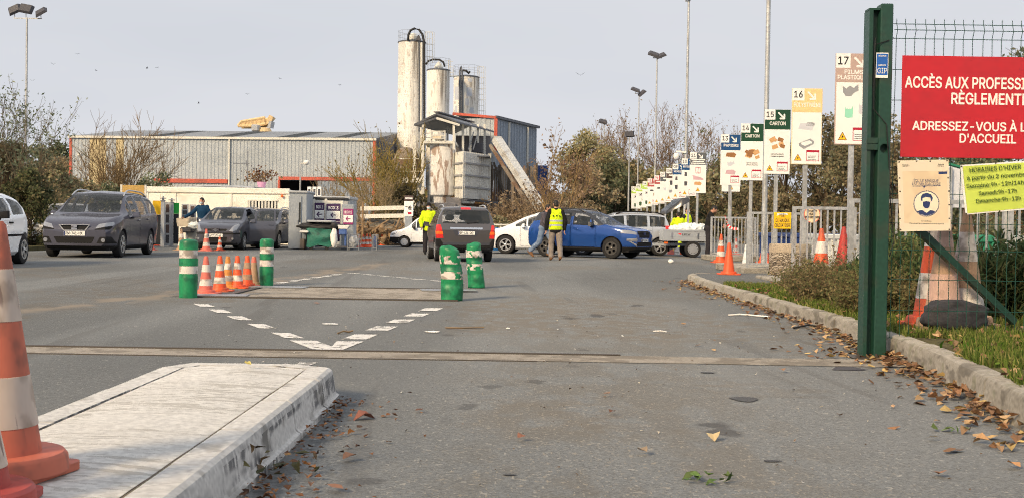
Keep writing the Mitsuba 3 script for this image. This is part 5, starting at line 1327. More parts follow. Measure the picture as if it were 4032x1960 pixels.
person('worker in a full yellow suit seen from behind beyond the trailer', np.array([deep(2670, 900, 50)[0], 50.0, 0]), 172, ('m_cloth_hivis', 'm_cloth_hivis', 'm_cloth_black', 'm_hair'), tall=.95, bend=6, armL=[(.10, -.06, -.26), (.08, -.2, -.42)], armR=[(-.10, -.06, -.26), (-.08, -.2, -.42)])
person('worker in yellow and black jacket with face mask standing under the sign posts', np.array([deep(2658 + 46, 900, 51.5)[0], 51.5, 0]), 40, ('m_cloth_dark', 'm_cloth_dark', 'm_cloth_black', 'm_hair'), vest='m_cloth_hivis', mask=True, tall=1.06, stripes=(.12,), armL=[(.08, -.1, -.26), (.02, -.3, -.30)])
# the compact car's driver, half out of the door
# ------------------------------------------------------------------ right side: sign boards, posts, railings, lamp posts, trailer
def sign_board(num, d, xc, title, hdr, pics, label, w=.60, h=1.5, zt=3.8, small=(), lines=0, yaw=0, post=True, warn=True, notice=True, numcol='m_dark', tcol='m_white', frame=None, tri_only=False, htop=.31):
    t = thing('bay_sign', label, 'sign', 'numbered bay signs along the quay'); y = d; z0 = zt - h
    def P(nm, m, mat, **k): return part(t, nm, mv(mv(m, (0, 0, 0), yaw), (xc, y, 0)), mat, **k)
    P('panel', cbox(-w / 2, w / 2, 0, .03, z0, zt, .006), frame or 'm_sign_white')
    if frame: P('white_field', plate(rect(-w / 2 + .016, w / 2 - .016, z0 + .016, zt - htop * h - .01), .003, -.0025), 'm_sign_white')
    if hdr: P('header', plate(rect(-w / 2 + .004, w / 2 - .004, zt - htop * h, zt - .004), .003, -.003), hdr)
    q = .40 * w
    P('number_plate', plate(rect(-w / 2 + .004, -w / 2 + q, zt - q - .0, zt - .004), .003, -.006), 'm_sign_white')
    P('number', mv(text(num, q * .52, -w / 2 + q * .5, zt - q * .76, w=q * (.72 if len(num) > 1 else .4)), (0, -.0065, 0)), numcol)
    # arrow pointing down to the right
    ax, az, a = -w / 2 + q + .24 * w, zt - .24 * w, .11 * w
    arrow = shapely.union_all([sg.LineString([(ax - a, az + a), (ax + a * .8, az - a * .8)]).buffer(.03 * w), sg.LineString([(ax + a, az - a), (ax + a, az + a * .4)]).buffer(.032 * w), sg.LineString([(ax + a, az - a), (ax - a * .4, az - a)]).buffer(.032 * w)])
    P('arrow', plate(arrow, .003, -.006), tcol)
    for i, s_ in enumerate(title):
        cap = (.08, .066, .05)[min(len(title), 3) - 1]; off_ = (.10, .04, .035)[min(len(title), 3) - 1]; stp = .088 if len(title) < 3 else .068
        if s_[0] == '#':      # a line too small to read in the photograph
            wd_ = w * float(s_[1:]); zz_ = zt - htop * h + off_ + (len(title) - 1 - i) * stp; P('small_print', plate(rect(-wd_ / 2, wd_ / 2, zz_, zz_ + cap * .8), .002, -.0035), tcol); continue
        P('lettering', mv(text(s_, cap * h / 1.5, 0, zt - htop * h + off_ + (len(title) - 1 - i) * stp, w=min(w * .88, len(s_) * .062 * h / 1.5 * (1 if len(title) < 3 else .72))), (0, -.0035, 0)), tcol)
    for kind, (cx_, cz_, sz, mat) in pics:
        X, Z = cx_ * w, z0 + cz_ * h; s_ = sz * w; r_ = np.random.default_rng(int(abs(cx_ * 991 + cz_ * 7919 + sz * 37 + float(d) * 11)))
        if kind == 'boxes':
            for k in range(7):
                bx, bz = X + r_.uniform(-.8, .8) * s_, Z + r_.uniform(-.45, .55) * s_; b_ = s_ * r_.uniform(.24, .42)
                m = mv(plate(rect(-b_, b_, -b_ * .7, b_ * .7), .003, -.004 - .0007 * k), (0, 0, 0), R=rotm('y', r_.uniform(-30, 30)))
                P('picture', (m[0] + [bx, 0, bz], m[1]), ('m_card', 'm_card_dark')[k % 2])
            continue
        pts = {'slab': [(-1, -.35), (.75, -.5), (1, .1), (.5, .45), (-.8, .38)], 'crumple': [(-1, .5), (-.55, .15), (-.1, .55), (.35, .25), (.95, .75), (1, -.1), (.5, -.3), (.1, -.75), (-.6, -.8), (-.95, -.3)],
               'bag': [(-.6, .9), (-.45, .5), (.4, .5), (.62, 1), (.7, 0), (.6, -.9), (-.1, -1), (-.65, -.8)], 'tray': [(-1, 0), (.45, .6), (1, .25), (.95, -.1), (-.35, -.8), (-1, -.35)],
               'chair': [(-.5, 1), (.5, 1), (.5, .1), (.62, .1), (.55, -.9), (-.55, -.9), (-.62, .1), (-.5, .1)], 'seat': [(-.6, .8), (.3, .95), (.6, .7), (.6, -.4), (.25, -.95), (-.5, -.8)], 'window': [(-.8, -1), (.8, -1), (.8, 1), (-.8, 1)],
               'plank': [(-1, .45), (1, -.1), (1, -.45), (-.8, -.4)], 'leafy': [(-.8, .5), (-.2, .1), (.3, .7), (.8, .4), (.4, -.1), (.9, -.8), (.1, -.3), (-.5, -.9), (-.3, -.1)]}[kind]
        P('picture', plate([(X + a_ * s_, Z + b_ * s_) for a_, b_ in pts], .003, -.004), mat)
        if kind == 'window':
            for sx_ in (-.38, .38): P('picture', plate(rect(X + (sx_ - .3) * s_, X + (sx_ + .3) * s_, Z - .82 * s_, Z + .82 * s_), .002, -.0065), 'm_sign_white')
        if kind == 'tray': P('picture', plate([(X + a_ * s_ * .72, Z + .06 * s_ + b_ * s_ * .55) for a_, b_ in pts], .002, -.0065), 'm_sign_white')
    for s_, cz_ in small: P('small_print', mv(text(s_, .028, 0, z0 + cz_ * h, w=w * .5), (0, -.0035, 0)), 'm_dark')
    if warn:
        X, Z, s_ = (-.28 if notice else 0) * w, z0 + .09 * h, .13 * w
        P('warning_triangle', plate([(X - s_, Z - s_ * .8), (X + s_, Z - s_ * .8), (X, Z + s_)], .003, -.004), 'm_card_dark'); P('triangle_field', plate([(X - s_ * .72, Z - s_ * .62), (X + s_ * .72, Z - s_ * .62), (X, Z + s_ * .66)], .002, -.006), 'm_yellow')
        P('triangle_symbol', plate([(X - .03 * w, Z - .05 * w), (X + .035 * w, Z - .02 * w), (X, Z + .04 * w)], .001, -.007), 'm_dark')
    if notice:
        x0_, x1_, za, zb_ = .0 * w, .42 * w, z0 + .045 * h, z0 + .19 * h
        P('notice_box', plate(rect(x0_, x1_, za, zb_), .003, -.004), 'm_notice_red'); P('notice_field', plate(rect(x0_ + .02 * w, x1_ - .02 * w, za + .02 * w, zb_ - .07 * w), .002, -.006), 'm_sign_white')
        for k in range(3): P('small_print', plate(rect(x0_ + .05 * w, x1_ - (.10 + .04 * (k % 2)) * w, za + (.045 + .055 * k) * w, za + (.062 + .055 * k) * w), .001, -.007), 'm_dark')
    if post:
        pz = z0 + .12
        P('post', cbox(-.04, .04, .034, .114, .02, pz, .006), 'm_galv')
        P('foot_plate', cbox(-.1, .1, -.03, .17, 0.005, .02, .003), 'm_galv')
        for bz in (z0 + .04,): P('bracket', box(-.1, .1, .030, .034, bz - .02, bz + .02), 'm_galv')
    return t
principled('m_sign_white', srgb(240, 240, 236), .45); principled('m_card', srgb(206, 160, 108), .6); principled('m_card_dark', srgb(150, 104, 62), .6); principled('m_notice_red', srgb(176, 30, 56), .5)
principled('m_hdr_taupe', srgb(186, 162, 152), .45); principled('m_hdr_sand', srgb(240, 206, 146), .45); principled('m_hdr_green', srgb(18, 66, 40), .45); principled('m_hdr_blue', srgb(20, 72, 122), .45); principled('m_hdr_grey', srgb(92, 96, 100), .45)
principled('m_hdr_brown', srgb(90, 74, 72), .45); principled('m_hdr_red', srgb(176, 84, 84), .45); principled('m_hdr_lime', srgb(176, 212, 92), .45); principled('m_pic_grey', srgb(150, 152, 156), .6); principled('m_pic_dark', srgb(74, 74, 80), .6); principled('m_pic_mint', srgb(150, 218, 190), .6)
principled('m_pic_pale', srgb(206, 208, 214), .6); principled('m_pic_pink', srgb(206, 170, 176), .6); principled('m_pic_green', srgb(46, 84, 50), .6); principled('m_frame_sand', srgb(236, 214, 176), .5)
def sx(px, py, d): return float(deep(px, py, d)[0])
k_ = [('crumple', (-.08, .60, .22, 'm_pic_grey')), ('bag', (-.12, .36, .17, 'm_pic_mint')), ('bag', (.26, .40, .17, 'm_pic_pale'))]
sign_board('17', 20.1, sx(3360, 400, 20.1), ['FILMS', 'PLASTIQUES'], 'm_hdr_taupe', k_, 'taupe headed bay sign 17 for plastic film beside the green gate post', zt=3.92, frame='m_hdr_taupe')
sign_board('16', 24.1, sx(3179, 400, 24.1), ['POLYSTYRÈNE'], 'm_hdr_sand', [('slab', (-.02, .50, .26, 'm_pic_pale')), ('slab', (.12, .53, .15, 'm_pic_grey')), ('tray', (0, .28, .25, 'm_pic_grey'))], 'sand coloured bay sign 16 for polystyrene', frame='m_frame_sand')
sign_board('15', 28.4, sx(3064, 400, 28.4), ['CARTON'], 'm_hdr_green', [('boxes', (0, .46, .33, 'm_card'))], 'dark green headed bay sign 15 for cardboard, right of the thick lamp post', small=(('Cartons propres,', .30), ('vides et pliés', .265)))
sign_board('14', 32.3, sx(2965, 400, 32.3), ['CARTON'], 'm_hdr_green', [('boxes', (0, .46, .33, 'm_card'))], 'green headed bay sign 14 for cardboard partly behind the thick lamp post', small=(('Cartons propres,', .30), ('vides et pliés', .265)))
sign_board('13', 36.1, sx(2882, 400, 36.1), ['PAPIERS'], 'm_hdr_blue', [('slab', (0, .60, .26, 'm_card_dark')), ('crumple', (0, .43, .18, 'm_pic_pale')), ('slab', (0, .26, .26, 'm_pic_pink'))], 'blue headed bay sign 13 for paper', warn=False)
sign_board('12', 40.3, sx(2878, 740, 40.3), [], None, [], 'white bay sign 12 mostly hidden behind sign 13', notice=False, h=1.5, zt=3.74)
sign_board('11', 44.7, sx(2749, 650, 44.7), ['#.84', '#.7', '#.88'], 'm_hdr_grey', [('window', (0, .56, .19, 'm_notice_red')), ('plank', (0, .38, .33, 'm_pic_pink')), ('slab', (0, .24, .24, 'm_card'))], 'grey headed bay sign 11 left of the paper sign', notice=False)
mob = [('chair', (-.22, .58, .14, 'm_pic_dark')), ('seat', (.24, .58, .14, 'm_pic_grey')), ('seat', (-.22, .33, .17, 'm_pic_dark')), ('chair', (.24, .36, .14, 'm_pic_pink'))]
sign_board('10', 48.8, sx(2713, 700, 48.8), ['MOBILIER'], 'm_hdr_blue', mob, 'blue headed furniture sign 10 just left of the grey sign 11')
sign_board('09', 53.0, sx(2675, 720, 53.0), ['MOBILIER'], 'm_hdr_blue', mob, 'blue headed furniture sign 09, lower and further than sign 10')
sign_board('08', 56.9, sx(2648, 740, 56.9), ['#.6'], 'm_hdr_brown', [('seat', (-.1, .55, .2, 'm_pic_dark')), ('crumple', (-.1, .30, .18, 'm_pic_grey'))], 'brown headed bay sign 08 for metal')
sign_board('07', 60.8, sx(2622, 750, 60.8), ['#.5'], 'm_hdr_grey', [('crumple', (0, .45, .2, 'm_pic_pale'))], 'pale grey headed bay sign 07')
sign_board('06', 64.8, sx(2598, 760, 64.8), ['#.7'], 'm_hdr_red', [('slab', (-.1, .55, .18, 'm_pic_dark')), ('seat', (.15, .40, .16, 'm_card_dark'))], 'red headed bay sign 06 touching the pale grey sign', numcol='m_notice_red')
sign_board('05', 68.9, sx(2570, 770, 68.9), ['#.7'], 'm_hdr_red', [('slab', (-.1, .55, .18, 'm_pic_dark')), ('seat', (.15, .40, .16, 'm_card_dark'))], 'red headed bay sign 05 touching the lime signs', numcol='m_notice_red')
veg = [('leafy', (-.1, .55, .2, 'm_pic_dark')), ('leafy', (.1, .35, .2, 'm_pic_green')), ('seat', (-.1, .16, .2, 'm_pic_green'))]
sign_board('04', 73.5, sx(2549, 780, 73.5), ['#.66'], 'm_hdr_lime', veg, 'lime headed garden waste sign 04', numcol='m_pic_green', warn=False, notice=False)
sign_board('02', 78, sx(2526, 790, 78), ['#.66'], 'm_hdr_lime', veg, 'lime headed garden waste sign 02 between two other lime signs', numcol='m_pic_green', warn=False, notice=False, w=.72)
sign_board('01', 83, sx(2506, 800, 83), ['#.66'], 'm_hdr_lime', veg, 'lime headed garden waste sign 01, leftmost and farthest of the row', numcol='m_pic_green', warn=False, notice=False, w=.72)

# ---- quay wall kerb and galvanised railings
def rail_panel(p, q, z0, h, label, pitch=.125, mid=False):
    t = thing('railing', label, 'railing', 'galvanised railing panels along the quay')
    p, q = np.array([*p, 0.]), np.array([*q, 0.]); d = q - p; L_ = np.linalg.norm(d); u = d / L_
    at_ = lambda s, z: p + u * s + [0, 0, z]
    for s in (0, L_): part(t, 'post', beam(at_(s, z0 - .02), at_(s, z0 + h + .02), .06, .06), 'm_galv')
    part(t, 'top_rail', beam(at_(.03, z0 + h), at_(L_ - .03, z0 + h), .045, .05), 'm_galv'); part(t, 'bottom_rail', beam(at_(.03, z0 + .1), at_(L_ - .03, z0 + .1), .04, .04), 'm_galv')
    n = int(L_ / pitch)
    for i in range(1, n): part(t, 'bar', beam(at_(L_ * i / n, z0 + .12), at_(L_ * i / n, z0 + h - .025), .028, .012), 'm_galv')
    return t
RX = lambda y: 4.62 + .05 * y + .62
kb = thing('quay_kerb', kind='structure')
for x0_, x1_, y0_, y1_ in ((6.3, 7.9, 38.3, 40.6), (5.1, 6.9, 26.8, 30.5), (4.5, 5.8, 19.8, 22.5), (3.98, 12, 14.5, 17.2)): part(kb, 'concrete_block', cbox(x0_, x1_, y0_, y1_, .002, .168, .02), 'm_old_kerb')
seg = [(6.32, 7.72, 38.7, 'railing panel with the barrier tape, beside the person leaning on the trailer'), (5.22, 6.72, 27.0, 'railing panel behind the yellow mask notice'), (4.62, 5.62, 20.0, 'railing panel behind the round planter, left of the film sign post')]
for a, b, y, l in seg: rail_panel((a, y), (b, y + .05), .15, 1.22, l, .105)
for i, a in enumerate((4.08, 6.0, 7.92, 9.84)): rail_panel((a, 14.7), (a + 1.88, 14.75), .15, 1.22, 'railing panel seen through the mesh fence, ' + ('just right of the gate post', 'second from the gate post', 'third from the gate post', 'fourth from the gate post')[i], .105)
ylist = [] and [(18.6, 20.6, 'first railing panel right of the film sign post'), (20.7, 22.9, 'railing panel behind the planter and the film sign'), (23.0, 25.6, 'railing panel carrying the round hydrant sign'), (25.7, 28.4, 'railing panel behind the yellow mask notice'), (28.5, 31.2, 'railing panel right of the thick lamp post'),
         (31.3, 34.2, 'railing panel left of the thick lamp post'), (34.4, 37.6, 'railing panel with the red and white tape'), (37.7, 40.9, 'railing panel beside the person leaning on the trailer')]
for a, b, l in ylist: rail_panel((RX(a), a), (RX(b), b), .15, 1.22, l)
# red and white tape
a, b, c, d = deep(2852, 851, 36), deep(2866, 890, 36), deep(2884, 900, 36), deep(2904, 902, 36)
tp = thing('barrier_tape', 'red and white barrier tape tied to a railing post and sagging to the right', 'tape')
pts = [a, a * .6 + b * .4 + [0, 0, -.03], b, c, d]; cols = ('m_stop_red', 'm_white')
tt = np.linspace(0, 1, 15); ii_ = np.linspace(0, 1, 5); PP = np.column_stack([PchipInterpolator(ii_, np.array(pts)[:, k])(tt) for k in range(3)]) - [0, .12, 0]
for i in range(14): part(tp, 'stripe', beam(PP[i], PP[i + 1], .006, .07), cols[i % 2])
# yellow notice and round sign
s = thing('mask_notice', 'yellow hand lettered notice board about masks on the railing', 'sign'); d_ = 27.0
q0, q1 = deep(3039, 901, d_), deep(3108, 838, d_); c_ = (q0 + q1) / 2
part(s, 'panel', cbox(q0[0], q1[0], d_ - .2, d_ - .18, q0[2], q1[2], .006), 'm_yellow')
for s_, f_ in (('PORT', .70), ('DU MASQUE', .40), ('OBLIGATOIRE', .11)): part(s, 'lettering', mv(text(s_, .075, c_[0], q0[2] + f_ * (q1[2] - q0[2]), w=(q1[0] - q0[0]) * min(.9, .088 * len(s_))), (0, d_ - .2005, 0)), 'm_dark')
part(s, 'torn_patch', plate([(c_[0] - .12, q1[2] - .02), (c_[0] + .1, q1[2] - .015), (c_[0] + .12, q1[2] - .06), (c_[0] - .05, q1[2] - .05), (c_[0] - .13, q1[2] - .075)], .003, d_ - .203), 'm_white')
s = thing('hydrant_sign', 'round pale sign with a torn red rim about the fire water point', 'sign'); d_ = 24.0
q0 = deep(3180, 846, d_); r_ = (deep(3212, 846, d_)[0] - q0[0])
part(s, 'panel', plate(disc(q0[0], q0[2], r_ * .98), .012, d_ - .36), 'm_frame_sand')
ring = sg.Polygon(disc(q0[0], q0[2], r_)).difference(sg.Polygon(disc(q0[0], q0[2], r_ * .9))).difference(sg.Polygon([(q0[0] - .05, q0[2] - .3), (q0[0] + .07, q0[2] - .3), (q0[0], q0[2] - .02)])).difference(sg.Polygon([(q0[0] + .1, q0[2] + .3), (q0[0] + .02, q0[2] + .3), (q0[0], q0[2])]))
part(s, 'rim', plate(ring, .012, d_ - .362), 'm_cone_pink')
for s_, f_ in (('POINT', .045), ('EAU', -.012), ('INCENDIE', -.07)): part(s, 'lettering', mv(text(s_, .038, q0[0], q0[2] + f_, w=.036 * len(s_)), (0, d_ - .3725, 0)), 'm_dark')
# ---- planter ring
p = at(3108, 1080, .13); n = 48
pl = thing('planter', 'round rough stone faced concrete planter beside the lamp post', 'planter')
part(pl, 'ring', mv(lathe([(.36, .60), (.36, .02), (.40, .0), (.405, .42), (.40, .44), (.40, .58), (.385, .61), (.36, .60)], n), (p[0], p[1], .12)), 'm_gravel', smooth=40)
part(pl, 'rim', mv(lathe([(.30, .56), (.405, .44), (.41, .46), (.41, .585), (.39, .615), (.33, .615), (.30, .60)], n), (p[0], p[1], .12)), 'm_planter', smooth=40)
part(pl, 'soil', mv(lathe([(.34, 0), (.34, .55), (0, .57)], n), (p[0], p[1], .12)), 'm_soil')
# ---- lamp posts
def lamp_post(px, py, d, r, top, heads, label, base=.0):
    c = deep(px, py, d); x = float(c[0]); t = thing('lamp_post', label, 'lamp post')
    part(t, 'pole', mv(lathe([(r * 1.7, 0), (r * 1.7, .02), (r, .021), (r * .98, 1.2), (r * .62, top)], 16), (x, d, base)), 'm_galv', smooth=40)
    part(t, 'access_door', mv(cbox(-r * .5, r * .5, -.008, .004, 0, .32, .003), (x, d - r * .96, base + .55)), 'm_steel')
    if len(heads) > 1 or any(abs(h[0]) > .1 for h in heads):
        xs_ = [h[0] for h in heads] + [0]; part(t, 'cross_arm', beam((x + min(xs_) - .05, d, base + top - .05), (x + max(xs_) + .05, d, base + top - .05), .05, .05), 'm_galv')
    for hx, hz, ry, rx, sc in heads:
        m = hull([(-.30, -.20, -.05), (.30, -.20, -.05), (.30, .2, -.05), (-.30, .2, -.05), (-.22, -.16, .07), (.22, -.16, .07), (.22, .16, .09), (-.22, .16, .09)])
        R = rotm('y', ry) @ rotm('x', rx)
        h = part(t, 'floodlight', mv(m, (x + hx, d - .05, base + top + hz), R=R, s=sc), 'm_pic_dark', smooth=30)
        part(h, 'lens', mv(box(-.26, .26, -.17, .17, -.056, -.0505), (x + hx, d - .05, base + top + hz), R=R, s=sc), 'm_headlight')
        part(h, 'bracket', bar((x + hx, d, base + top - .05), (x + hx, d - .04, base + top + hz), .022, 6), 'm_steel')
    return x
lamp_post(3006, 1040, 29.6, .068, 11.5, [(-.3, .1, 20, 20, 1), (.3, .1, -20, 20, 1)], 'thick galvanised lamp post rising out of the picture beside the planter', 0)
lamp_post(2703, 500, 56, .085, 11.45, [(-.12, .12, 25, 25, .8)], 'lamp post with a white camera dome, its head at the top edge', 0)
lamp_post(2579, 700, 78, .075, 11.9, [(-.22, .16, 18, 30, 1.25), (.26, .10, -22, 30, 1.05)], 'lamp post with a pair of dark floodlights left of the camera dome post', 0)
lamp_post(2511, 700, 98, .07, 11.8, [(-.3, .24, 20, 25, 1.3), (.22, 0, -40, 25, 1.2)], 'lamp post with two floodlights, one tilted steeply', 0)
lamp_post(2376, 700, 127, .09, 11.8, [(-.15, .16, 15, 40, 1.5)], 'most distant lamp post with one floodlight near the autumn trees', 0)
lamp_post(2476, 700, 88, .07, 7.6, [(0, .14, -4, 80, 1.1)], 'short lamp post with one square floodlight facing the camera', 0)
lamp_post(102, 600, 68, .085, 12.15, [(-.68, .42, -25, 65, 1.25), (-.05, .48, 10, 62, 1.35), (.78, .30, -30, 40, 1.2)], 'tall lamp post with three floodlights at the far left', 0)
x2 = float(deep(2703, 640, 56)[0])
cm = thing('camera_dome', 'white surveillance dome on a bracket halfway up a lamp post', 'security camera'); z2 = float(deep(2675, 618, 56)[2]); cx2 = float(deep(2662, 618, 56)[0])
part(cm, 'arm', beam((x2 - .04, 55.9, z2 + .20), (cx2, 55.9, z2 + .24), .06, .07), 'm_white'); part(cm, 'housing', mv(lathe([(.13, 0), (.14, .07), (.13, .15), (.09, .2), (0, .23)], 20), (cx2, 55.9, z2 - .05)), 'm_white', smooth=40)
part(cm, 'dome', mv(lathe([(0, -.12), (.07, -.10), (.11, -.05), (.12, 0)], 20), (cx2, 55.9, z2 - .05)), 'm_pic_pale', smooth=True)
# ---- trailer
tx0, tx1 = float(deep(2612, 950, 43)[0]), float(deep(2612, 950, 43)[0]) + 1.56
tr = thing('trailer', 'small galvanised box trailer piled with pale sacks behind the raised tailgate', 'trailer'); TY = 43.0
tz0, tz1 = .56, .95
for k, (a, b, c, d) in enumerate(((tx0, tx1, TY, TY + .025), (tx0, tx1, TY + 1.2, TY + 1.225), (tx0, tx0 + .025, TY + .026, TY + 1.199), (tx1 - .025, tx1, TY + .026, TY + 1.199))): part(tr, 'side_panel', cbox(a, b, c, d, tz0, tz1, .008), 'm_galv_flat')
principled('m_galv_flat', srgb(176, 182, 188), .4, metallic=.25)
part(tr, 'floor', box(tx0 + .03, tx1 - .03, TY + .03, TY + 1.19, tz0 + .01, tz0 + .03), 'm_galv_flat')
part(tr, 'top_edge', cbox(tx0 - .01, tx1 + .01, TY - .02, TY + .0, tz1 - .05, tz1 + .012, .006), 'm_galv_flat'); part(tr, 'rib', cbox(tx0, tx1, TY - .012, TY - .001, tz0 + .16, tz0 + .19, .004), 'm_galv_flat')
part(tr, 'lettering', mv(text('ERDE', .075, tx0 + .80, tz1 - .20, w=.30), (0, TY - .0022, 0)), 'm_dark'); part(tr, 'logo', plate([(tx0 + .5, tz1 - .12), (tx0 + .64, tz1 - .12), (tx0 + .6, tz1 - .18)], .003, TY - .001), 'm_stop_red')
for lx in (.28, 1.2): part(tr, 'latch', cbox(tx0 + lx, tx0 + lx + .05, TY - .03, TY - .002, tz0 + .08, tz1 - .1, .008), 'm_chrome')
part(tr, 'chassis', beam((tx0 - .9, TY + .62, .42), (tx1, TY + .62, .45), .08, .1), 'm_galv_flat'); part(tr, 'drawbar', beam((tx0 - .3, TY + .2, .45), (tx0 - .95, TY + .62, .42), .06, .06), 'm_galv_flat')
part(tr, 'mudguard', mv(cbox(-.4, .4, -.02, .2, .60 - .08, .60 - .05, .01), (tx0 + 1.03, TY - .02, 0)), 'm_trim')
for sgn, yy_ in ((-1, TY - .05), (1, TY + 1.28)):
    ty_, rm_, bk_ = wheel_mesh(.285, .17, 10, 2); wk = numbered(tr + '__wheel')
    for nm, m, mt in (('tyre', ty_, 'm_rubber'), ('rim', rm_, 'm_alloy'), ('brake_disc', bk_, 'm_trim')): part(wk, nm, (m[0] * [1, sgn, 1] + [tx0 + 1.03, yy_, .285], m[1] if sgn > 0 else m[1][:, ::-1]), mt, 35)
part(tr, 'tail_light', cbox(tx0 + .02, tx0 + .16, TY - .03, TY - .005, tz0 - .1, tz0 - .04, .008), 'm_tail_orange')
for i in range(14):
    a_, b_ = rng.uniform(.2, tx1 - tx0 - .2), rng.uniform(.18, 1.02)
    m = blob(rng.uniform(.16, .24), 3, .5, 3.4, i, (1.2, 1, .7)); 
    solo('sack', mv(m, (tx0 + .35 + a_ * .82, TY + b_, tz0 + .34 + rng.uniform(-.08, .16))), 'm_bag', 'crumpled pale plastic sack in the trailer load', 'sack', 'pale sacks heaped in the trailer', smooth=50)
# ---- skips in the pit behind the railing, low concrete
def skip(x0, x1, y0, y1, z1, mat, label):
    t = thing('skip_container', label, 'skip'); z0 = 0.01
    m = hull([(x0 + .15, y0 + .1, z0), (x1 - .15, y0 + .1, z0), (x1 - .15, y1 - .1, z0), (x0 + .15, y1 - .1, z0), (x0, y0, z1), (x1, y0, z1), (x1, y1, z1), (x0, y1, z1)])
    inner_ = man(box(x0 + .06, x1 - .06, y0 + .06, y1 - .06, .4, 5)); part(t, 'body', man(m) - inner_, mat)
    part(t, 'rim', man(cbox(x0 - .05, x1 + .05, y0 - .05, y1 + .05, z1 - .1, z1 + .02, .02)) - man(box(x0 + .07, x1 - .07, y0 + .07, y1 - .07, 0, 5)), mat)
    for k in np.arange(x0 + .5, x1 - .3, .6): part(t, 'rib', cbox(k - .04, k + .04, y0 - .04, y0 + .12, z0 + .1, z1 - .1, .01), mat)
    for k in np.arange(y0 + .5, y1 - .3, .6): part(t, 'rib', cbox(x0 - .04, x0 + .15, k - .04, k + .04, z0 + .1, z1 - .1, .01), mat)
principled('m_skip_green', srgb(44, 128, 98), .55); principled('m_skip_white', srgb(206, 208, 204), .55)
skip(7.4, 9.6, 13.2, 18.2, .95, 'm_skip_white', 'pale skip with ribs seen through the mesh fence')
skip(7.6, 9.8, 20.5, 25.5, .95, 'm_skip_green', 'green skip behind the railing near the film sign')
skip(7.7, 9.9, 27.0, 32.0, .90, 'm_skip_white', 'pale skip behind the railing below the cardboard sign')
skip(7.9, 10.1, 34, 39, .90, 'm_container_blue', 'blue skip behind the railing below the paper sign')
# bright green awning behind the fence
t = thing('awning', 'green and grey pitched shelter roof seen through the fence behind the poster', 'shelter')
a0, a1 = deep(3590, 620, 30), deep(4100, 700, 30); e0, e1 = deep(3640, 752, 30), deep(4100, 752, 30)
part(t, 'roof', cat([beam((11.6, 30, 2.05), (11.2, 33, 2.9), .01, .01), ((np.array([[10.6, 30, 2.75], [14.6, 30, 1.75], [14.6, 33, 1.75], [10.6, 33, 2.75], [10.6, 30, 2.70], [14.6, 30, 1.70], [14.6, 33, 1.70], [10.6, 33, 2.70]])), _BF[:, ::-1])][1:]), 'm_skip_green')
part(t, 'fascia', ((np.array([[10.6, 29.98, 1.62], [14.6, 29.98, 1.62], [14.6, 29.98, 1.70], [10.6, 29.98, 2.66]])), np.array([[0, 1, 2], [0, 2, 3]])), 'm_pic_pale')
for x in (10.7, 14.5): part(t, 'post', cbox(x - .05, x + .05, 29.85, 29.95, 0, 1.75 if x > 12 else 2.6, .01), 'm_galv')
# red and white barrier blocks on the ground behind the trailer
for i, (px, c_) in enumerate(((2640, 'm_cone_pink'), (2664, 'm_cone_white'), (2686, 'm_cone_orange'))):
    x = float(deep(px, 990, 47.5)[0]); t = thing('barrier_block', ('faded red barrier block on the ground beyond the trailer drawbar', 'white barrier block between two red ones beyond the trailer', 'orange barrier block just left of the trailer wheel')[i], 'barrier')
    part(t, 'body', hull([(x - .11, 47.3, .005), (x + .11, 47.3, .005), (x + .11, 47.6, .005), (x - .11, 47.6, .005), (x - .1, 47.4, .27), (x + .1, 47.4, .27), (x + .1, 47.5, .27), (x - .1, 47.5, .27)]), c_)
# ------------------------------------------------------------------ left yard: cabin, panels, signs, carts
def pos(px, d): return float(deep(px, 900, d)[0])
# site cabin
c = thing('site_cabin', 'long cream white site cabin with a barred window behind the cars', 'cabin')
CY_ = 53.0; cx0, cx1 = pos(575, CY_), pos(1132, CY_); ct = float(deep(850, 744, CY_)[2]) + .05
part(c, 'wall', box(cx0 + .05, cx1 - .05, CY_ + .04, CY_ + 2.4, .02, ct - .05), 'm_cabin')
xs_ = [cx0, pos(686, CY_), pos(905, CY_), cx1]
for a, b in zip(xs_[:-1], xs_[1:]): 
    n = max(2, round((b - a) / 1.15))
    for k in range(n):
        u, v = a + (b - a) * k / n, a + (b - a) * (k + 1) / n
        part(c, 'panel', cbox(u + .012, v - .012, CY_ + .012, CY_ + .04, .22, ct - .32, .006), 'm_cabin')
for x in xs_: part(c, 'corner_post', cbox(x - .08, x + .08, CY_ - .03, CY_ + .06, .02, ct - .26, .01), 'm_cabin')
part(c, 'roof_beam', cbox(cx0 - .08, cx1 + .08, CY_ - .05, CY_ + .1, ct - .24, ct, .02), 'm_cabin'); part(c, 'roof', box(cx0, cx1, CY_ + .11, CY_ + 2.4, ct - .1, ct - .04), 'm_cabin'); part(c, 'floor_beam', cbox(cx0 - .08, cx1 + .08, CY_ - .04, CY_ + .06, .03, .2, .01), 'm_cabin')
wx0, wx1 = pos(975, CY_), pos(1090, CY_); wz1 = float(deep(1030, 790, CY_)[2])
w = part(c, 'window', cbox(wx0, wx1, CY_ - .01, CY_ + .03, wz1 - .9, wz1, .01), 'm_roof_light')
part(w, 'shutter_box', cbox(wx0 - .03, wx1 + .03, CY_ - .05, CY_ - .012, wz1 - .03, wz1 + .06, .01), 'm_cabin')
for k in range(9): part(w, 'bar', cbox(wx0 + (wx1 - wx0) * (k + .5) / 9 - .045, wx0 + (wx1 - wx0) * (k + .5) / 9 + .045, CY_ - .06, CY_ - .03, wz1 - .9, wz1 - .04, .01), 'm_white_steel')
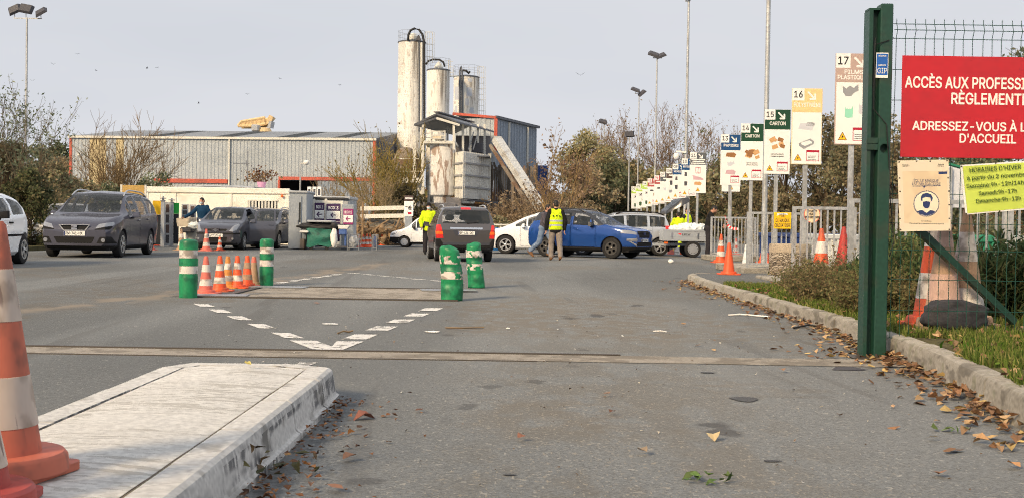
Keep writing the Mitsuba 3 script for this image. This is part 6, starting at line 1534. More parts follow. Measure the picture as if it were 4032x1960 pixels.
lx, lz = pos(1110, CY_), float(deep(1110, 773, CY_)[2]); part(c, 'beacon_lamp', mv(lathe([(.06, 0), (.06, .03), (.05, .09), (0, .11)], 12), (lx, CY_ - .05, lz), R=STAND), 'm_tail_orange', smooth=30)
# grey kiosk at the end with a steel door
k = thing('kiosk', 'grey steel kiosk with a narrow door at the right end of the site cabin', 'kiosk')
ky = 45.6; kx0, kx1 = pos(1136, ky), pos(1205, ky); kt = float(deep(1170, 752, ky)[2])
part(k, 'wall', box(kx0 + .02, kx1, ky + .03, ky + 1.7, .02, kt - .06), 'm_grey_box'); part(k, 'roof_edge', cbox(kx0 - .02, kx1 + .05, ky - .05, ky + 1.75, kt - .08, kt, .02), 'm_panel_grey')
d_ = part(k, 'door', cbox(kx0 + .0, pos(1186, ky), ky - .02, ky + .025, .03, kt - .2, .012), 'm_grey_box'); part(d_, 'window', cbox(pos(1176, ky) , pos(1184, ky), ky - .026, ky - .019, 1.0, 1.75, .004), 'm_roof_light'); part(d_, 'handle', cbox(pos(1172, ky), pos(1175, ky), ky - .06, ky - .02, .95, 1.1, .01), 'm_steel')
part(k, 'shelf', cbox(pos(1188, ky), pos(1222, ky), ky - .5, ky + .02, .63, .70, .02), 'm_white'); part(k, 'low_cabinet', cbox(pos(1176, ky) + .1, pos(1204, ky), ky - .3, ky + .0, .02, .40, .02), 'm_boards')
# side wing of the cabin behind the box signs
wg = thing('wing_cabin', 'weathered pale cabin side wall with panels behind the box signs', 'cabin'); gx0, gx1 = pos(1212, 49.5), pos(1392, 51); wz = float(deep(1215, 772, 49.5)[2])
part(wg, 'wall', box(gx0, gx1, 49.6, 51.9, .02, wz - .1), 'm_grey_box'); part(wg, 'roof_edge', cbox(gx0 - .05, gx1 + .05, 49.45, 51.95, wz - .12, wz, .02), 'm_panel_grey')
for k in range(3): part(wg, 'panel', cbox(gx0 + .04 + k * (gx1 - gx0) / 3, gx0 - .04 + (k + 1) * (gx1 - gx0) / 3, 49.56, 49.599, .12, wz - .2, .008), 'm_panel_grey')
# objects on the roof: flower pot
fp = thing('flower_pot', 'pink flower pot with dry brown stems on the cabin roof', 'plant pot'); fx = pos(1028, 54.2)
part(fp, 'pot', mv(lathe([(.13, 0), (.2, .30), (.21, .34), (.17, .34)], 18), (fx, 54.2, ct - .03)), 'm_pot', smooth=40); principled('m_pot', srgb(214, 160, 196), .5)
st = [tube([(fx + rng.uniform(-.06, .06), 54.2, ct + .28), (fx + a_ * .5, 54.2 + rng.uniform(-.2, .2), ct + .28 + h_ * .6), (fx + a_, 54.2 + rng.uniform(-.3, .3), ct + .28 + h_)], .008, 4) for a_, h_ in zip(rng.uniform(-.8, .6, 26), rng.uniform(.2, .62, 26))]
part(fp, 'stems', cat(st), 'm_wood')
n = 260; P_ = np.column_stack([fx + rng.normal(-.05, .36, n), 54.2 + rng.normal(0, .2, n), ct + .3 + np.abs(rng.normal(.3, .18, n))]); m = leaf_mesh(P_, rng.uniform(.06, .14, n), pick([(120, 84, 66), (96, 70, 60), (150, 120, 90), (110, 96, 66)], n, rng), 1.2, .4, .6, seed=12)
part(fp, 'dry_leaves', m[:2], 'm_dry_leaf', kind='stuff', color=m[2])
tp_ = thing('tarp_sheet', 'folded pale sheeting lying on the cabin roof', 'sheet'); v, f = blob(1, 3, .35, 2.2, 5, (1.7, .6, .11)); add(tp_, mv((v, f), (pos(880, 54), 54.0, ct + .02)), 'm_panel_grey', 40)
# standing information panels
def info_panel(px0, px1, d, ytop, ybot, top, body, label, cut=.32):
    x0, x1 = pos(px0, d), pos(px1, d); z1, z0 = float(deep(px0, ytop, d)[2]), max(.05, float(deep(px0, ybot, d)[2])); t = thing('sorting_panel', label, 'information panel', 'sorting panels standing in a row')
    if top: part(t, 'colour_field', cbox(x0, x1, d, d + .04, z1 - cut * (z1 - z0), z1, .005), top); part(t, 'panel', cbox(x0, x1, d, d + .04, z0, z1 - cut * (z1 - z0) - .004, .005), body)
    else: 
        part(t, 'panel', cbox(x0, x1, d, d + .04, z0, z1, .005), body)
        for q in range(4): part(t, 'picture', cbox(x0 + .05, x1 - .05, d - .006, d - .001, z0 + (z1 - z0) * (.05 + .235 * q), z0 + (z1 - z0) * (.24 + .235 * q), .002), ('m_pic_dark', 'm_hdr_brown')[q % 2])
    return t
info_panel(600, 635, 46.0, 791, 962, 'm_yellow', 'm_panel_black', 'tall black panel with a yellow top beside the grey people carrier')
info_panel(648, 671, 46.4, 796, 966, None, 'm_panel_grey', 'dark picture panel between the yellow and the green topped panels')
info_panel(673, 703, 46.8, 800, 960, 'm_panel_green', 'm_panel_black', 'tall black panel with a green top', .27)
info_panel(714, 741, 47.2, 804, 890, None, 'm_panel_grey', 'grey picture panel right of the green topped panel')
info_panel(745, 770, 47.6, 806, 930, None, 'm_panel_grey', 'pale grey panel behind the person in the blue jacket')
for px, ytop, d in ((643, 774, 45.9), (677, 781, 46.7)):
    x = pos(px, d); z1 = float(deep(px, ytop, d)[2]); t = thing('steel_post', 'grey steel post with a ringed cap ' + ('between the yellow panel and the picture panel' if px < 660 else 'behind the green topped panel'), 'post')
    part(t, 'post', cbox(x - .07, x + .07, d - .12, d - .02, .01, z1 - .18, .01), 'm_panel_grey'); part(t, 'cap', mv(lathe([(.03, 0), (.10, .0), (.10, .03), (.04, .04), (.04, .09), (.12, .09), (.12, .12), (.03, .13), (.03, .18)], 12), (x, d - .07, z1 - .18)), 'm_steel')
x0, x1, d = pos(475, 47.5), pos(570, 47.5), 47.5
t = thing('backboard', 'ochre board with pale edges standing above the grey people carrier', 'board'); zb_, zt_ = 1.2, float(deep(520, 730, d)[2]); part(t, 'board', cbox(x0 + .04, x1 - .04, d, d + .03, zb_, zt_, .004), 'm_ochre'); principled('m_ochre', srgb(186, 152, 84), .6)
for x in (x0, x1): part(t, 'edge_post', cbox(x - .03, x + .05, d - .01, d + .05, .01, zt_ + .02, .008), 'm_white_steel')
t = thing('plank', 'weathered plank leaning beside the yellow topped panel', 'plank'); add(t, beam(deep(600, 975, 45), deep(577, 785, 45.6), .12, .03), 'm_wood')
# pale cart by the man in blue
x = pos(737, 46.6); t = thing('flatbed_cart', 'pale plastic cart with open tray beside the person in the blue jacket', 'cart')
part(t, 'tray', man(hull([(x - .3, 46.3, .78), (x + .28, 46.3, .78), (x + .28, 46.8, .78), (x - .3, 46.8, .78), (x - .33, 46.25, 1.09), (x + .3, 46.25, 1.12), (x + .3, 46.85, 1.14), (x - .33, 46.85, 1.10)])) - man(hull([(x - .27, 46.34, .82), (x + .25, 46.34, .82), (x + .25, 46.76, .82), (x - .27, 46.76, .82), (x - .29, 46.3, 1.3), (x + .27, 46.3, 1.3), (x + .27, 46.8, 1.3), (x - .29, 46.8, 1.3)])), 'm_paper')
part(t, 'seat_box', cbox(x - .2, x + .26, 46.28, 46.8, .55, .75, .05), 'm_pic_dark'); part(t, 'stand', cbox(x - .03, x + .05, 46.5, 46.6, .06, .56, .01), 'm_steel'); part(t, 'foot', cbox(x - .25, x + .27, 46.35, 46.75, .01, .06, .01), 'm_steel')
part(t, 'side_bin', cbox(x - .12, x + .3, 46.85, 47.1, .05, .9, .02), 'm_white_steel')
t = thing('paper_bag', 'white crumpled paper bag hanging at the front of the compact car', 'bag'); add(t, mv(blob(.2, 3, .4, 2.5, 4, (1.2, .5, .6)), (pos(770, 46.2), 46.0, .84)), 'm_bag', 50)
# portal with BOX signs
def box_sign(px0, px1, d, ytop, ybot, num, col, label):
    x0, x1 = pos(px0, d), pos(px1, d); z1, z0 = float(deep(px0, ytop, d)[2]), float(deep(px0, ybot, d)[2]); t = thing('box_sign', label, 'sign', 'purple box signs'); H_ = z1 - z0; W_ = x1 - x0
    part(t, 'panel', cbox(x0, x1, d, d + .03, z0, z1, .004), col)
    part(t, 'arrow_field', plate(rect(x0 + .01, x1 - .01, z0 + .13 * H_, z0 + .60 * H_), .004, d - .003), 'm_sign_white')
    part(t, 'lettering', mv(text('BOX ' + num, .17 * H_, (x0 + x1) / 2, z0 + .70 * H_, w=W_ * .72), (0, d - .0005, 0)), 'm_sign_white')
    cx_, cz_, a = (x0 + x1) / 2, z0 + .36 * H_, .13 * H_
    part(t, 'arrow', plate(shapely.union_all([sg.LineString([(cx_ - a, cz_), (cx_ + a * 1.2, cz_)]).buffer(.03 * H_, cap_style=2), sg.LineString([(cx_ - a * .1, cz_ + a), (cx_ - a, cz_), (cx_ - a * .1, cz_ - a)]).buffer(.034 * H_, cap_style=2)]), .003, d - .0075), col)
d = 47.0; box_sign(1238, 1276, d, 800, 870, '1', 'm_purple', 'purple box 1 sign with a left arrow, leftmost of three'); box_sign(1284, 1339, d, 804, 872, '3', 'm_purple', 'wide purple box 3 sign with a left arrow in the middle'); box_sign(1351, 1390, d - .3, 823, 884, '5', 'm_magenta', 'magenta box 5 sign with a left arrow on a grey panel')
t = thing('sign_frame', 'white steel frame carrying the two purple box signs', 'frame')
for px in (1233, 1281, 1345): part(t, 'post', cbox(pos(px, d) - .045, pos(px, d) + .045, d + .04, d + .13, .01, float(deep(px, 784 if px < 1340 else 792, d)[2]), .01), 'm_white_steel')
part(t, 'head_beam', cbox(pos(1228, d), pos(1350, d), d + .05, d + .12, float(deep(1233, 795, d)[2]) - .05, float(deep(1233, 795, d)[2]) + .05, .01), 'm_white_steel'); part(t, 'dark_lintel', cbox(pos(1226, d), pos(1352, d), d + .14, d + 1.5, float(deep(1233, 783, d)[2]) - .02, float(deep(1233, 783, d)[2]) + .06, .01), 'm_dark'); part(t, 'lower_panel', cbox(pos(1284, d), pos(1339, d), d + .0, d + .03, .3, float(deep(1284, 874, d)[2]), .005), 'm_purple')
t = thing('locker', 'grey steel locker behind the magenta box sign', 'locker'); part(t, 'body', cbox(pos(1349, 47.1), pos(1397, 47.1), 46.75, 47.6, .02, float(deep(1370, 806, 47)[2]), .015), 'm_grey_box'); part(t, 'door', cbox(pos(1352, 47.1), pos(1394, 47.1), 46.735, 46.749, .12, float(deep(1370, 806, 47)[2]) - .06, .005), 'm_grey_box')
# netted trolley
t = thing('netted_bin', 'large wheeled bin covered with green netting under a grey shelf', 'bin'); x0, x1, d = pos(1208, 45.2), pos(1302, 45.2), 45.2
m = trimesh.creation.box((x1 - x0, .9, .62)).subdivide().subdivide().subdivide(); v = np.array(m.vertices); v = v + (np.dstack([meshkit.fbm(v * 3 + 9 * i, 3, i) for i in range(3)])[0] - .5) * .16
part(t, 'net', mv((v, np.array(m.faces)), ((x0 + x1) / 2, d + .5, .46)), 'm_net_green', smooth=50); part(t, 'dark_load', mv(blob(.5, 3, .3, 2.4, 6, (1.75, .8, .34)), ((x0 + x1) / 2, d + .5, .86)), 'm_dark', smooth=50); part(t, 'shelf', cbox(x0, x1 + .05, d + .0, d + .9, 1.02, 1.10, .02), 'm_panel_grey')
for wx in (x0 + .15, x1 - .15): part(t, 'castor', mv(lathe([(.0, -.03), (.07, -.03), (.07, .03), (0, .03)], 14), (wx, d + .1, .075), R=rotm('x', 90)), 'm_rubber')
t = thing('wrapped_roll', 'upright white wrapped roll with a dark cap beside the green netting', 'roll'); x = pos(1314, 45); part(t, 'wrap', mv(blob(.3, 3, .22, 2.2, 8, (.42, .4, 1.25)), (x, 45.1, .46)), 'm_white', smooth=50); part(t, 'cap', mv(blob(.12, 2, .2, 2, 9), (x, 45.1, .92)), 'm_dark', smooth=50)
t = thing('cleaning_trolley', 'trolley with a white tray on top of a blue box', 'trolley'); x0, x1, d = pos(1332, 45.1), pos(1372, 45.1), 45.1
part(t, 'white_tray', hull([(x0, d, .80), (x1 - .06, d, .80), (x1 - .06, d + .4, .80), (x0, d + .4, .80), (x0 - .02, d - .02, .93), (x1 + .04, d - .02, .93), (x1 + .04, d + .42, .9), (x0 - .02, d + .42, .93)]), 'm_white'); part(t, 'blue_box', cbox(x0 + .02, x1 - .10, d + .02, d + .38, .58, .78, .02), 'm_blue_plastic'); part(t, 'base', cbox(x0 - .05, x1 - .02, d, d + .42, .10, .16, .01), 'm_pic_dark')
for lx in (x0 + .06, x1 - .14): part(t, 'upright', cbox(lx - .03, lx + .03, d + .17, d + .23, .16, .58, .01), 'm_white_steel' if lx < x0 + .1 else 'm_blue_plastic')
for i, (px0, px1, d, l) in enumerate(((1370, 1412, 44.7, 'left mesh cage with grey contents beside the wood pile'), (1466, 1484, 45.2, 'small mesh cage right of the three grouped cones'))):
    x0, x1 = pos(px0, d), pos(px1, d); t = thing('mesh_cage', l, 'cage', 'wire cages in front of the wood pile'); zt_ = .60
    for a in (x0, x1):
        for b in (d, d + .4): part(t, 'post', cbox(a - .012, a + .012, b - .012, b + .012, .02, zt_, .003), 'm_steel')
    for z in (.1, zt_): part(t, 'rail', cbox(x0 + .013, x1 - .013, d - .01, d + .01, z - .01, z + .01, .003), 'm_steel'); part(t, 'rail', cbox(x0 + .013, x1 - .013, d + .39, d + .41, z - .01, z + .01, .003), 'm_steel')
    for kx in np.linspace(x0, x1, 9)[1:-1]: part(t, 'wire', bar((kx, d, .11), (kx, d, zt_ - .01), .005, 4), 'm_steel')
    part(t, 'contents', mv(blob(.2, 3, .35, 2.6, 20 + i, ((x1 - x0) * 2.2, .8, 1.1)), ((x0 + x1) / 2, d + .2, .33)), 'm_panel_grey' if i == 0 else 'm_blue_plastic', smooth=50)
# totem sign
t = thing('totem_sign', 'white totem sign with a grey head and a small black drawing', 'sign'); d = 55.0; x0, x1 = pos(1590, d), pos(1626, d); zt_, zm, zb_ = [float(deep(1608, q, d)[2]) for q in (771, 793, 852)]
part(t, 'head', cbox(x0 + .01, x1 - .01, d, d + .05, zm + .02, zt_, .01), 'm_hdr_brown'); part(t, 'white_stripe', plate(rect(x0 + .04, x1 - .04, zm + .10, zm + .16), .003, d - .003), 'm_sign_white'); part(t, 'panel', cbox(x0, x1, d - .01, d + .05, zb_, zm, .01), 'm_sign_white'); part(t, 'post', cbox(x0 + .04, x1 - .04, d + .0, d + .06, .01, zb_, .01), 'm_grey_box')
X, Z = (x0 + x1) / 2, (zm + zb_) / 2 + .06
part(t, 'drawing', plate(shapely.union_all([sg.LineString([(X - .14, Z + .04), (X - .02, Z), (X + .08, Z + .06), (X + .12, Z - .02), (X + .1, Z - .11)]).buffer(.016), sg.LineString([(X - .02, Z), (X + .0, Z - .10), (X + .12, Z - .10)]).buffer(.014), sg.Polygon(disc(X + .05, Z - .03, .045))]), .003, d - .013), 'm_dark'); part(t, 'red_box', plate(rect(X - .03, X + .13, zb_ + .08, zb_ + .18), .003, d - .013), 'm_notice_red')
# wood pile behind a white double beam
WY = 57.0
t = thing('guard_beam', 'double white concrete beam fence above the pile of wood', 'fence')
for z, hh in ((1.72, .20), (1.34, .20)): 
    a, b = (pos(1397, WY), WY + 2.2, z), (pos(1592, WY), WY + 1.5, z + .07)
    part(t, 'beam', beam(a, b, .10, hh), 'm_white_steel')
part(t, 'post', cbox(pos(1578, WY), pos(1592, WY), WY + 1.4, WY + 1.75, .01, 1.62, .02), 'm_white_steel'); part(t, 'wooden_post', cbox(pos(1426, WY), pos(1434, WY), WY - .3, WY - .2, .01, 2.0, .01), 'm_wood')
part(t, 'back_wall', cbox(pos(1397, WY), pos(1585, WY), WY + 2.4, WY + 2.6, .01, 1.2, .02), 'm_old_kerb')
px0, px1 = pos(1398, WY), pos(1582, WY)
r = np.random.default_rng(21); br = []
for i in range(330):
    x = r.uniform(px0, px1); h = 1.12 * (0.75 + .25 * math.sin(x * 2.3)) ; z = r.uniform(.03, h); y = WY + r.uniform(-.2, 1.6) + z * .6
    a = np.array([x, y, z]); dr_ = np.array([r.normal(0, 1), r.normal(0, .5), r.normal(0, .45)]); dr_ /= np.linalg.norm(dr_); L_ = r.uniform(.3, .95)
    b = a + dr_ * L_; b[2] = max(b[2], .03); mid = (a + b) / 2 + r.normal(0, .05, 3)
    br.append(tube([a, mid, b], [.018 + .02 * r.random(), .02, .012], 5))
solo('brushwood', cat(br), 'm_wood', 'tangled heap of roots and branches below the white beams', 'brushwood', kind='stuff', smooth=True)
for i, (pa, pb, rr_) in enumerate((((1466, 912), (1528, 868), .06), ((1400, 905), (1440, 898), .14), ((1405, 920), (1460, 905), .11), ((1470, 906), (1492, 912), .10), ((1500, 905), (1512, 882), .13), ((1508, 948), (1530, 905), .12), ((1545, 940), (1530, 915), .12), ((1522, 902), (1548, 918), .06), ((1560, 900), (1575, 860), .06), ((1412, 890), (1425, 908), .07), ((1448, 876), (1452, 900), .05), ((1548, 940), (1562, 952), .13))):
    a, b = deep(*pa, WY - .35), deep(*pb, WY + .2); a[2] = max(a[2], rr_ * .5); b[2] = max(b[2], rr_ * .5)
    m = tube(np.linspace(a, b, 5) + r.normal(0, .02, (5, 3)), np.linspace(rr_, rr_ * .75, 5), 9)
    solo('log', m, 'm_wood', ('long pale branch slanting up across the middle of the wood pile', 'thick log at the left end of the wood pile', 'lower log at the left end of the wood pile', 'short log end left of the middle of the wood pile', 'pale upright log in the middle of the wood pile', 'thick root standing at the foot of the wood pile', 'split trunk leaning at the foot of the wood pile', 'thin stick to the right of the split trunk', 'straight branch slanting up at the right end of the wood pile', 'stub of branch near the left cone', 'thin upright stick beside the wooden post', 'low log beside the white van bonnet')[i], 'log', 'logs lying on the wood pile', smooth=40)
# lamp on a short pole by the warehouse, small blue drum and green crates by the off-roader
t = thing('yard_lamp', 'small white globe lamp on a thin pole in front of the warehouse', 'lamp'); d = 62; x = pos(1180, d); zt_ = float(deep(1180, 645, d)[2])
part(t, 'pole', bar((x, d, .0), (x, d, zt_), .045, 8), 'm_galv', smooth=True); part(t, 'arm', bar((x, d, zt_), (x + .25, d, zt_ + .02), .03, 6), 'm_white_steel'); part(t, 'head', mv(lathe([(0, -.13), (.1, -.1), (.15, 0), (.13, .08), (.08, .12), (0, .13)], 16), (x + .3, d, zt_ + .05)), 'm_white', smooth=True)
x = pos(1952, 50); t = thing('plastic_drum', 'bright blue plastic drum partly hidden by the off-roader', 'drum'); part(t, 'body', mv(lathe([(.22, 0), (.25, .05), (.25, .3), (.26, .32), (.25, .34), (.25, .6), (.26, .62), (.25, .64), (.24, .82), (.2, .86)], 24), (x, 50, .01)), 'm_drum', smooth=40); part(t, 'lid', mv(lathe([(.2, 0), (.2, .04), (0, .05)], 24), (x, 50, .87)), 'm_drum'); principled('m_drum', srgb(30, 122, 196), .4)
x0, x1 = pos(1962, 56), pos(1995, 56); t = thing('crate', 'green slatted plastic crate between the off-roader and the white car', 'crate')
for zz_ in (.42, .54, .66, .78): part(t, 'slat', cbox(x0, x1, 56, 56.04, zz_ - .045, zz_ + .045, .006), 'm_crate')
for xx_ in np.linspace(x0, x1, 5): part(t, 'upright', cbox(xx_ - .02, xx_ + .02, 55.985, 55.999, .36, .84, .004), 'm_crate')
for xx_ in (x0, x1): part(t, 'leg', cbox(xx_ - .04, xx_ + .04, 56.05, 56.14, .01, .84, .006), 'm_crate')
principled('m_crate', srgb(66, 166, 130), .5)
t = thing('white_rail', 'low white rail fence behind the green crate', 'fence')
for z in (.55, .95): part(t, 'rail', beam((pos(1945, 60), 60, z + .1), (pos(2080, 60), 60, z + .1), .05, .07), 'm_white_steel')
for px in np.linspace(1945, 2080, 6): part(t, 'post', cbox(pos(px, 60) - .03, pos(px, 60) + .03, 60.04, 60.1, .01, 1.1, .006), 'm_white_steel')
# picture boards hanging above the kiosk
for i, px in enumerate((1216, 1236, 1255)):
    d = 52; x = pos(px, d); z = float(deep(px, 755, d)[2]); t = thing('picture_board', 'white framed board with dark print above the kiosk roof, ' + ('left', 'middle', 'right')[i] + ' of three', 'board', 'white boards above the kiosk'); part(t, 'board', cbox(x - .085, x + .085, d, d + .03, z - .22, z + .2, .006), 'm_sign_white'); part(t, 'print', plate(rect(x - .05, x + .05, z - .16, z + .1), .003, d - .003), 'm_pic_dark'); part(t, 'leg', cbox(x - .02, x + .02, d + .031, d + .06, .01, z - .1, .005), 'm_steel')
# ------------------------------------------------------------------ warehouse, silos, mixing tower
def upright_sheet(p, q, z0, z1, mat, parent, name, pitch=.3, amp=.04):
    p, q = np.array(p, float), np.array(q, float); d = q - p; L_ = np.linalg.norm(d); a = math.degrees(math.atan2(d[1], d[0]))
    v, f = ribs(L_, z1 - z0, pitch, amp)
    return part(parent, name, mv((v, f), (p[0], p[1], z0), a), mat)
wh = thing('warehouse', 'long grey warehouse of ribbed sheet metal with red corner trims', 'warehouse')
A_ = np.array([pos(276, 99.0), 99.0]); B_ = np.array([pos(1471, 96.6), 96.6]); ez = float(deep(276, 543, 99)[2])
along = lambda u: A_ + (B_ - A_) * u
ulen = np.linalg.norm(B_ - A_)
wp_ = lambda px: (pos(px, 98) - A_[0]) / (B_[0] - A_[0])
dz1 = float(deep(1200, 712, 97.3)[2]); u0, u1 = wp_(1107), wp_(1256)
for a, b, mt, z0 in ((0, wp_(336), 'm_clad', 0), (wp_(336), wp_(404), 'm_clad_old', 0), (wp_(404), wp_(444), 'm_clad', 0), (wp_(444), wp_(476), 'm_clad_old', 0), (wp_(476), wp_(905), 'm_clad', 0), (wp_(905), u0, 'm_clad', 0), (u0, u1, 'm_clad', dz1), (u1, 1, 'm_clad', dz1 + .3)):
    upright_sheet(along(a), along(b), z0, ez, mt, wh, 'cladding', .30)
upright_sheet(along(u1), along(1), 0, dz1 + .05, 'm_clad_blue', wh, 'lower_cladding', .30)
ang = math.degrees(math.atan2(*(B_ - A_)[::-1])); nrm = np.array([-(B_ - A_)[1], (B_ - A_)[0]]) / ulen
def wbox(u, v, z0, z1, y0, y1): 
    m = box(u * ulen, v * ulen, y0, y1, z0, z1); return mv(m, (A_[0], A_[1], 0), ang)
part(wh, 'red_beam', wbox(u0 - .004, 1.0, dz1 + .02, dz1 + .28, -.12, -.05), 'm_red_trim'); part(wh, 'door_frame', wbox(u0 - .006, u0, 0, dz1, -.12, .1), 'm_red_trim'); part(wh, 'red_beam', wbox(wp_(600), wp_(898), float(deep(800, 722, 98)[2]) , float(deep(800, 706, 98)[2]), -.16, -.06), 'm_red_trim')
part(wh, 'hall_floor', wbox(.01, .99, .002, .02, .1, 20), 'm_grey_wall'); part(wh, 'hall_partition', wbox(.3, .99, 0, ez, 14, 14.1), 'm_clad_dark')
part(wh, 'corner_trim', wbox(-.004, .004, 0, ez, -.08, .1), 'm_red_trim'); part(wh, 'corner_trim', wbox(.995, 1.004, 0, ez, -.09, .1), 'm_red_trim'); part(wh, 'gutter', wbox(-.006, 1.006, ez - .02, ez + .16, -.22, .02), 'm_white_steel')
part(wh, 'downpipe', wbox(wp_(902), wp_(907), 0, ez, -.2, -.06), 'm_white_steel')
part(wh, 'wall_light', mv(blob(.16, 1, 0), (along(wp_(296))[0], along(.02)[1] - .1, float(deep(296, 608, 98.5)[2]))), 'm_white')
# roof: panels with dark translucent strips from eave to ridge
RD, RZ = 11.0, ez + 1.42
edges = [0, wp_(545), wp_(625), wp_(822), wp_(905), wp_(1078), wp_(1160), wp_(1300), wp_(1360), 1.0]
for i, (a, b) in enumerate(zip(edges[:-1], edges[1:])):
    def rp(u, s, dz=0): c = along(u) + nrm * (RD * s); return [c[0], c[1], ez + .15 + (RZ - ez - .1) * s + dz]
    sh = -.0
    v = np.array([rp(a, -.01), rp(b, -.01), rp(b, 1), rp(a, 1), rp(a, -.01, -.06), rp(b, -.01, -.06), rp(b, 1, -.06), rp(a, 1, -.06)])
    part(wh, 'roof_panel', (v, _BF[:, ::-1]), 'm_roof' if i % 2 == 0 else 'm_roof_light')
    def rq(u, s, dz=0): c = along(u) + nrm * (RD * (2 - s)); return [c[0], c[1], ez + .15 + (RZ - ez - .1) * s + dz]
    v = np.array([rq(a, 1), rq(b, 1), rq(b, 0), rq(a, 0), rq(a, 1, -.06), rq(b, 1, -.06), rq(b, 0, -.06), rq(a, 0, -.06)]); part(wh, 'roof_panel', (v, _BF[:, ::-1]), 'm_roof')
C_ = B_ + nrm * RD; D_ = B_ + nrm * 2 * RD
g = upright_sheet(B_, D_, 0, ez + .1, 'm_clad_dark', wh, 'gable_cladding', .35)
part(wh, 'gable_top', (np.array([[*B_, ez + .1], [*D_, ez + .1], [*C_, RZ + .03]]), np.array([[0, 1, 2]])), 'm_clad_dark2'); scene['m_clad_dark2'] = {'type': 'twosided', 'bsdf': scene['m_clad_dark']}
upright_sheet(A_ + nrm * 2 * RD, A_, 0, ez + .1, 'm_clad_dark', wh, 'gable_cladding', .35)
t = thing('aerial', 'small television aerial on a mast against the warehouse wall', 'aerial'); d = 70; x = pos(972, d); z = float(deep(972, 646, d)[2])
part(t, 'mast', bar((x, d, 0), (x, d, float(deep(972, 594, d)[2])), .035, 6), 'm_steel'); part(t, 'boom', bar((x - .8, d, z), (x + .1, d, z + .02), .03, 6), 'm_steel')
for k in range(9): part(t, 'element', bar((x - .78 + .1 * k, d - .16, z), (x - .78 + .1 * k, d + .16, z), .014, 4), 'm_steel')
part(t, 'reflector', bar((x - .02, d, z - .18), (x - .1, d, z + .2), .03, 4), 'm_steel')

# ---- silos
def silo(px0, px1, ytop, d, label, rail=1.2):
    x0, x1 = pos(px0, d), pos(px1, d); cx_, r_ = (x0 + x1) / 2, (x1 - x0) / 2; zt = float(deep((px0 + px1) / 2, ytop, d)[2]); t = thing('silo', label, 'silo'); y = d + 0
    part(t, 'shell', mv(lathe([(r_ * .3, 2.2), (r_, 4.6), (r_, zt * .4), (r_, zt * .7), (r_, zt - .12)], 144), (cx_, y, 0)), 'm_silo', smooth=40)
    for z in np.arange(4.8, zt - .5, 2.4): part(t, 'weld_seam', mv(lathe([(r_ - .01, 0), (r_ + .012, .01), (r_ + .012, .05), (r_ - .01, .06)], 64), (cx_, y, z)), 'm_silo', smooth=40)
    part(t, 'rim', mv(lathe([(r_ - .05, 0), (r_ + .06, 0), (r_ + .06, .08), (r_ * .9, .14), (0, .3)], 64), (cx_, y, zt - .12)), 'm_canopy', smooth=30)
    for k in range(4): a = PI / 4 + k * PI / 2; part(t, 'leg', beam((cx_ + r_ * .92 * math.cos(a), y + r_ * .92 * math.sin(a), 0), (cx_ + r_ * .92 * math.cos(a), y + r_ * .92 * math.sin(a), 5.0), .22, .22), 'm_white_steel')
    for k in range(14):
        a = k * 2 * PI / 14; part(t, 'rail_post', bar((cx_ + (r_ + .02) * math.cos(a), y + (r_ + .02) * math.sin(a), zt), (cx_ + (r_ + .02) * math.cos(a), y + (r_ + .02) * math.sin(a), zt + rail), .011, 5), 'm_steel')
    for z in (rail * .5, rail):
        g_ = np.linspace(0, 2 * PI, 33); part(t, 'hand_rail', tube(np.column_stack([cx_ + (r_ + .02) * np.cos(g_), y + (r_ + .02) * np.sin(g_), np.full(33, zt + z)]), .012, 5), 'm_steel')
    return t, cx_, y, r_, zt
P3 = lambda px, py, d: deep(px, py, d)
t, cx_, y, r_, zt = silo(1559, 1665, 165, 105, 'tallest cream silo with black hose loop and dark streaks below its rim', .85)
f_ = y - r_ - .15
arcp = [P3(1607, 160, f_), P3(1608, 140, f_), P3(1616, 121, f_), P3(1632, 113, f_), P3(1650, 118, f_), P3(1664, 138, f_), P3(1670, 170, f_), P3(1671, 260, f_), P3(1671, 420, f_), P3(1671, 640, f_)]
part(t, 'hose', tube(arcp, .10, 8), 'm_black', smooth=True); part(t, 'pipe', bar(P3(1660, 168, f_), P3(1658, 660, f_), .10, 10), 'm_white_steel', smooth=True)
part(t, 'pipe', bar(P3(1651, 168, f_ + .1), P3(1650, 520, f_ + .1), .06, 8), 'm_canopy', smooth=True)
part(t, 'filter_unit', mv(lathe([(.4, 0), (.4, .3), (.2, .55), (0, .6)], 14), (pos(1612, f_), y - .3, zt + .1)), 'm_white_steel'); part(t, 'valve', hull([P3(1636, 160, f_), P3(1646, 138, f_), P3(1652, 143, f_), P3(1660, 160, f_), P3(1640, 160, f_ + .4), P3(1650, 140, f_ + .4)]), 'm_pic_dark')
def ladder(par, px, d, y0, y1, w=.45, cage=True):
    a, b = P3(px, y0, d), P3(px, y1, d)
    for s in (-w / 2, w / 2): part(par, 'ladder_rail', bar(a + [s, 0, 0], b + [s, 0, 0], .03, 5), 'm_white_steel')
    n = int(abs(b[2] - a[2]) / .5)
    for k in range(n): part(par, 'rung', bar(a + (b - a) * k / n + [-w / 2, 0, 0], a + (b - a) * k / n + [w / 2, 0, 0], .018, 4), 'm_white_steel')
    if cage:
        for k in range(0, n, 2):
            c = a + (b - a) * k / n; g_ = np.linspace(-.2, PI + .2, 9); part(par, 'cage_hoop', tube(np.column_stack([c[0] + .38 * np.cos(g_), c[1] - .38 * np.sin(g_) * 1.0 , np.full(9, c[2])]), .013, 4), 'm_white_steel')
        for gx_ in (-.38, 0, .38): part(par, 'cage_bar', bar(a + [gx_, -.38 * (gx_ == 0) , 0], b + [gx_, -.38 * (gx_ == 0), 0], .016, 4), 'm_white_steel')
ladder(t, 1692, 105.2, 128, 250)
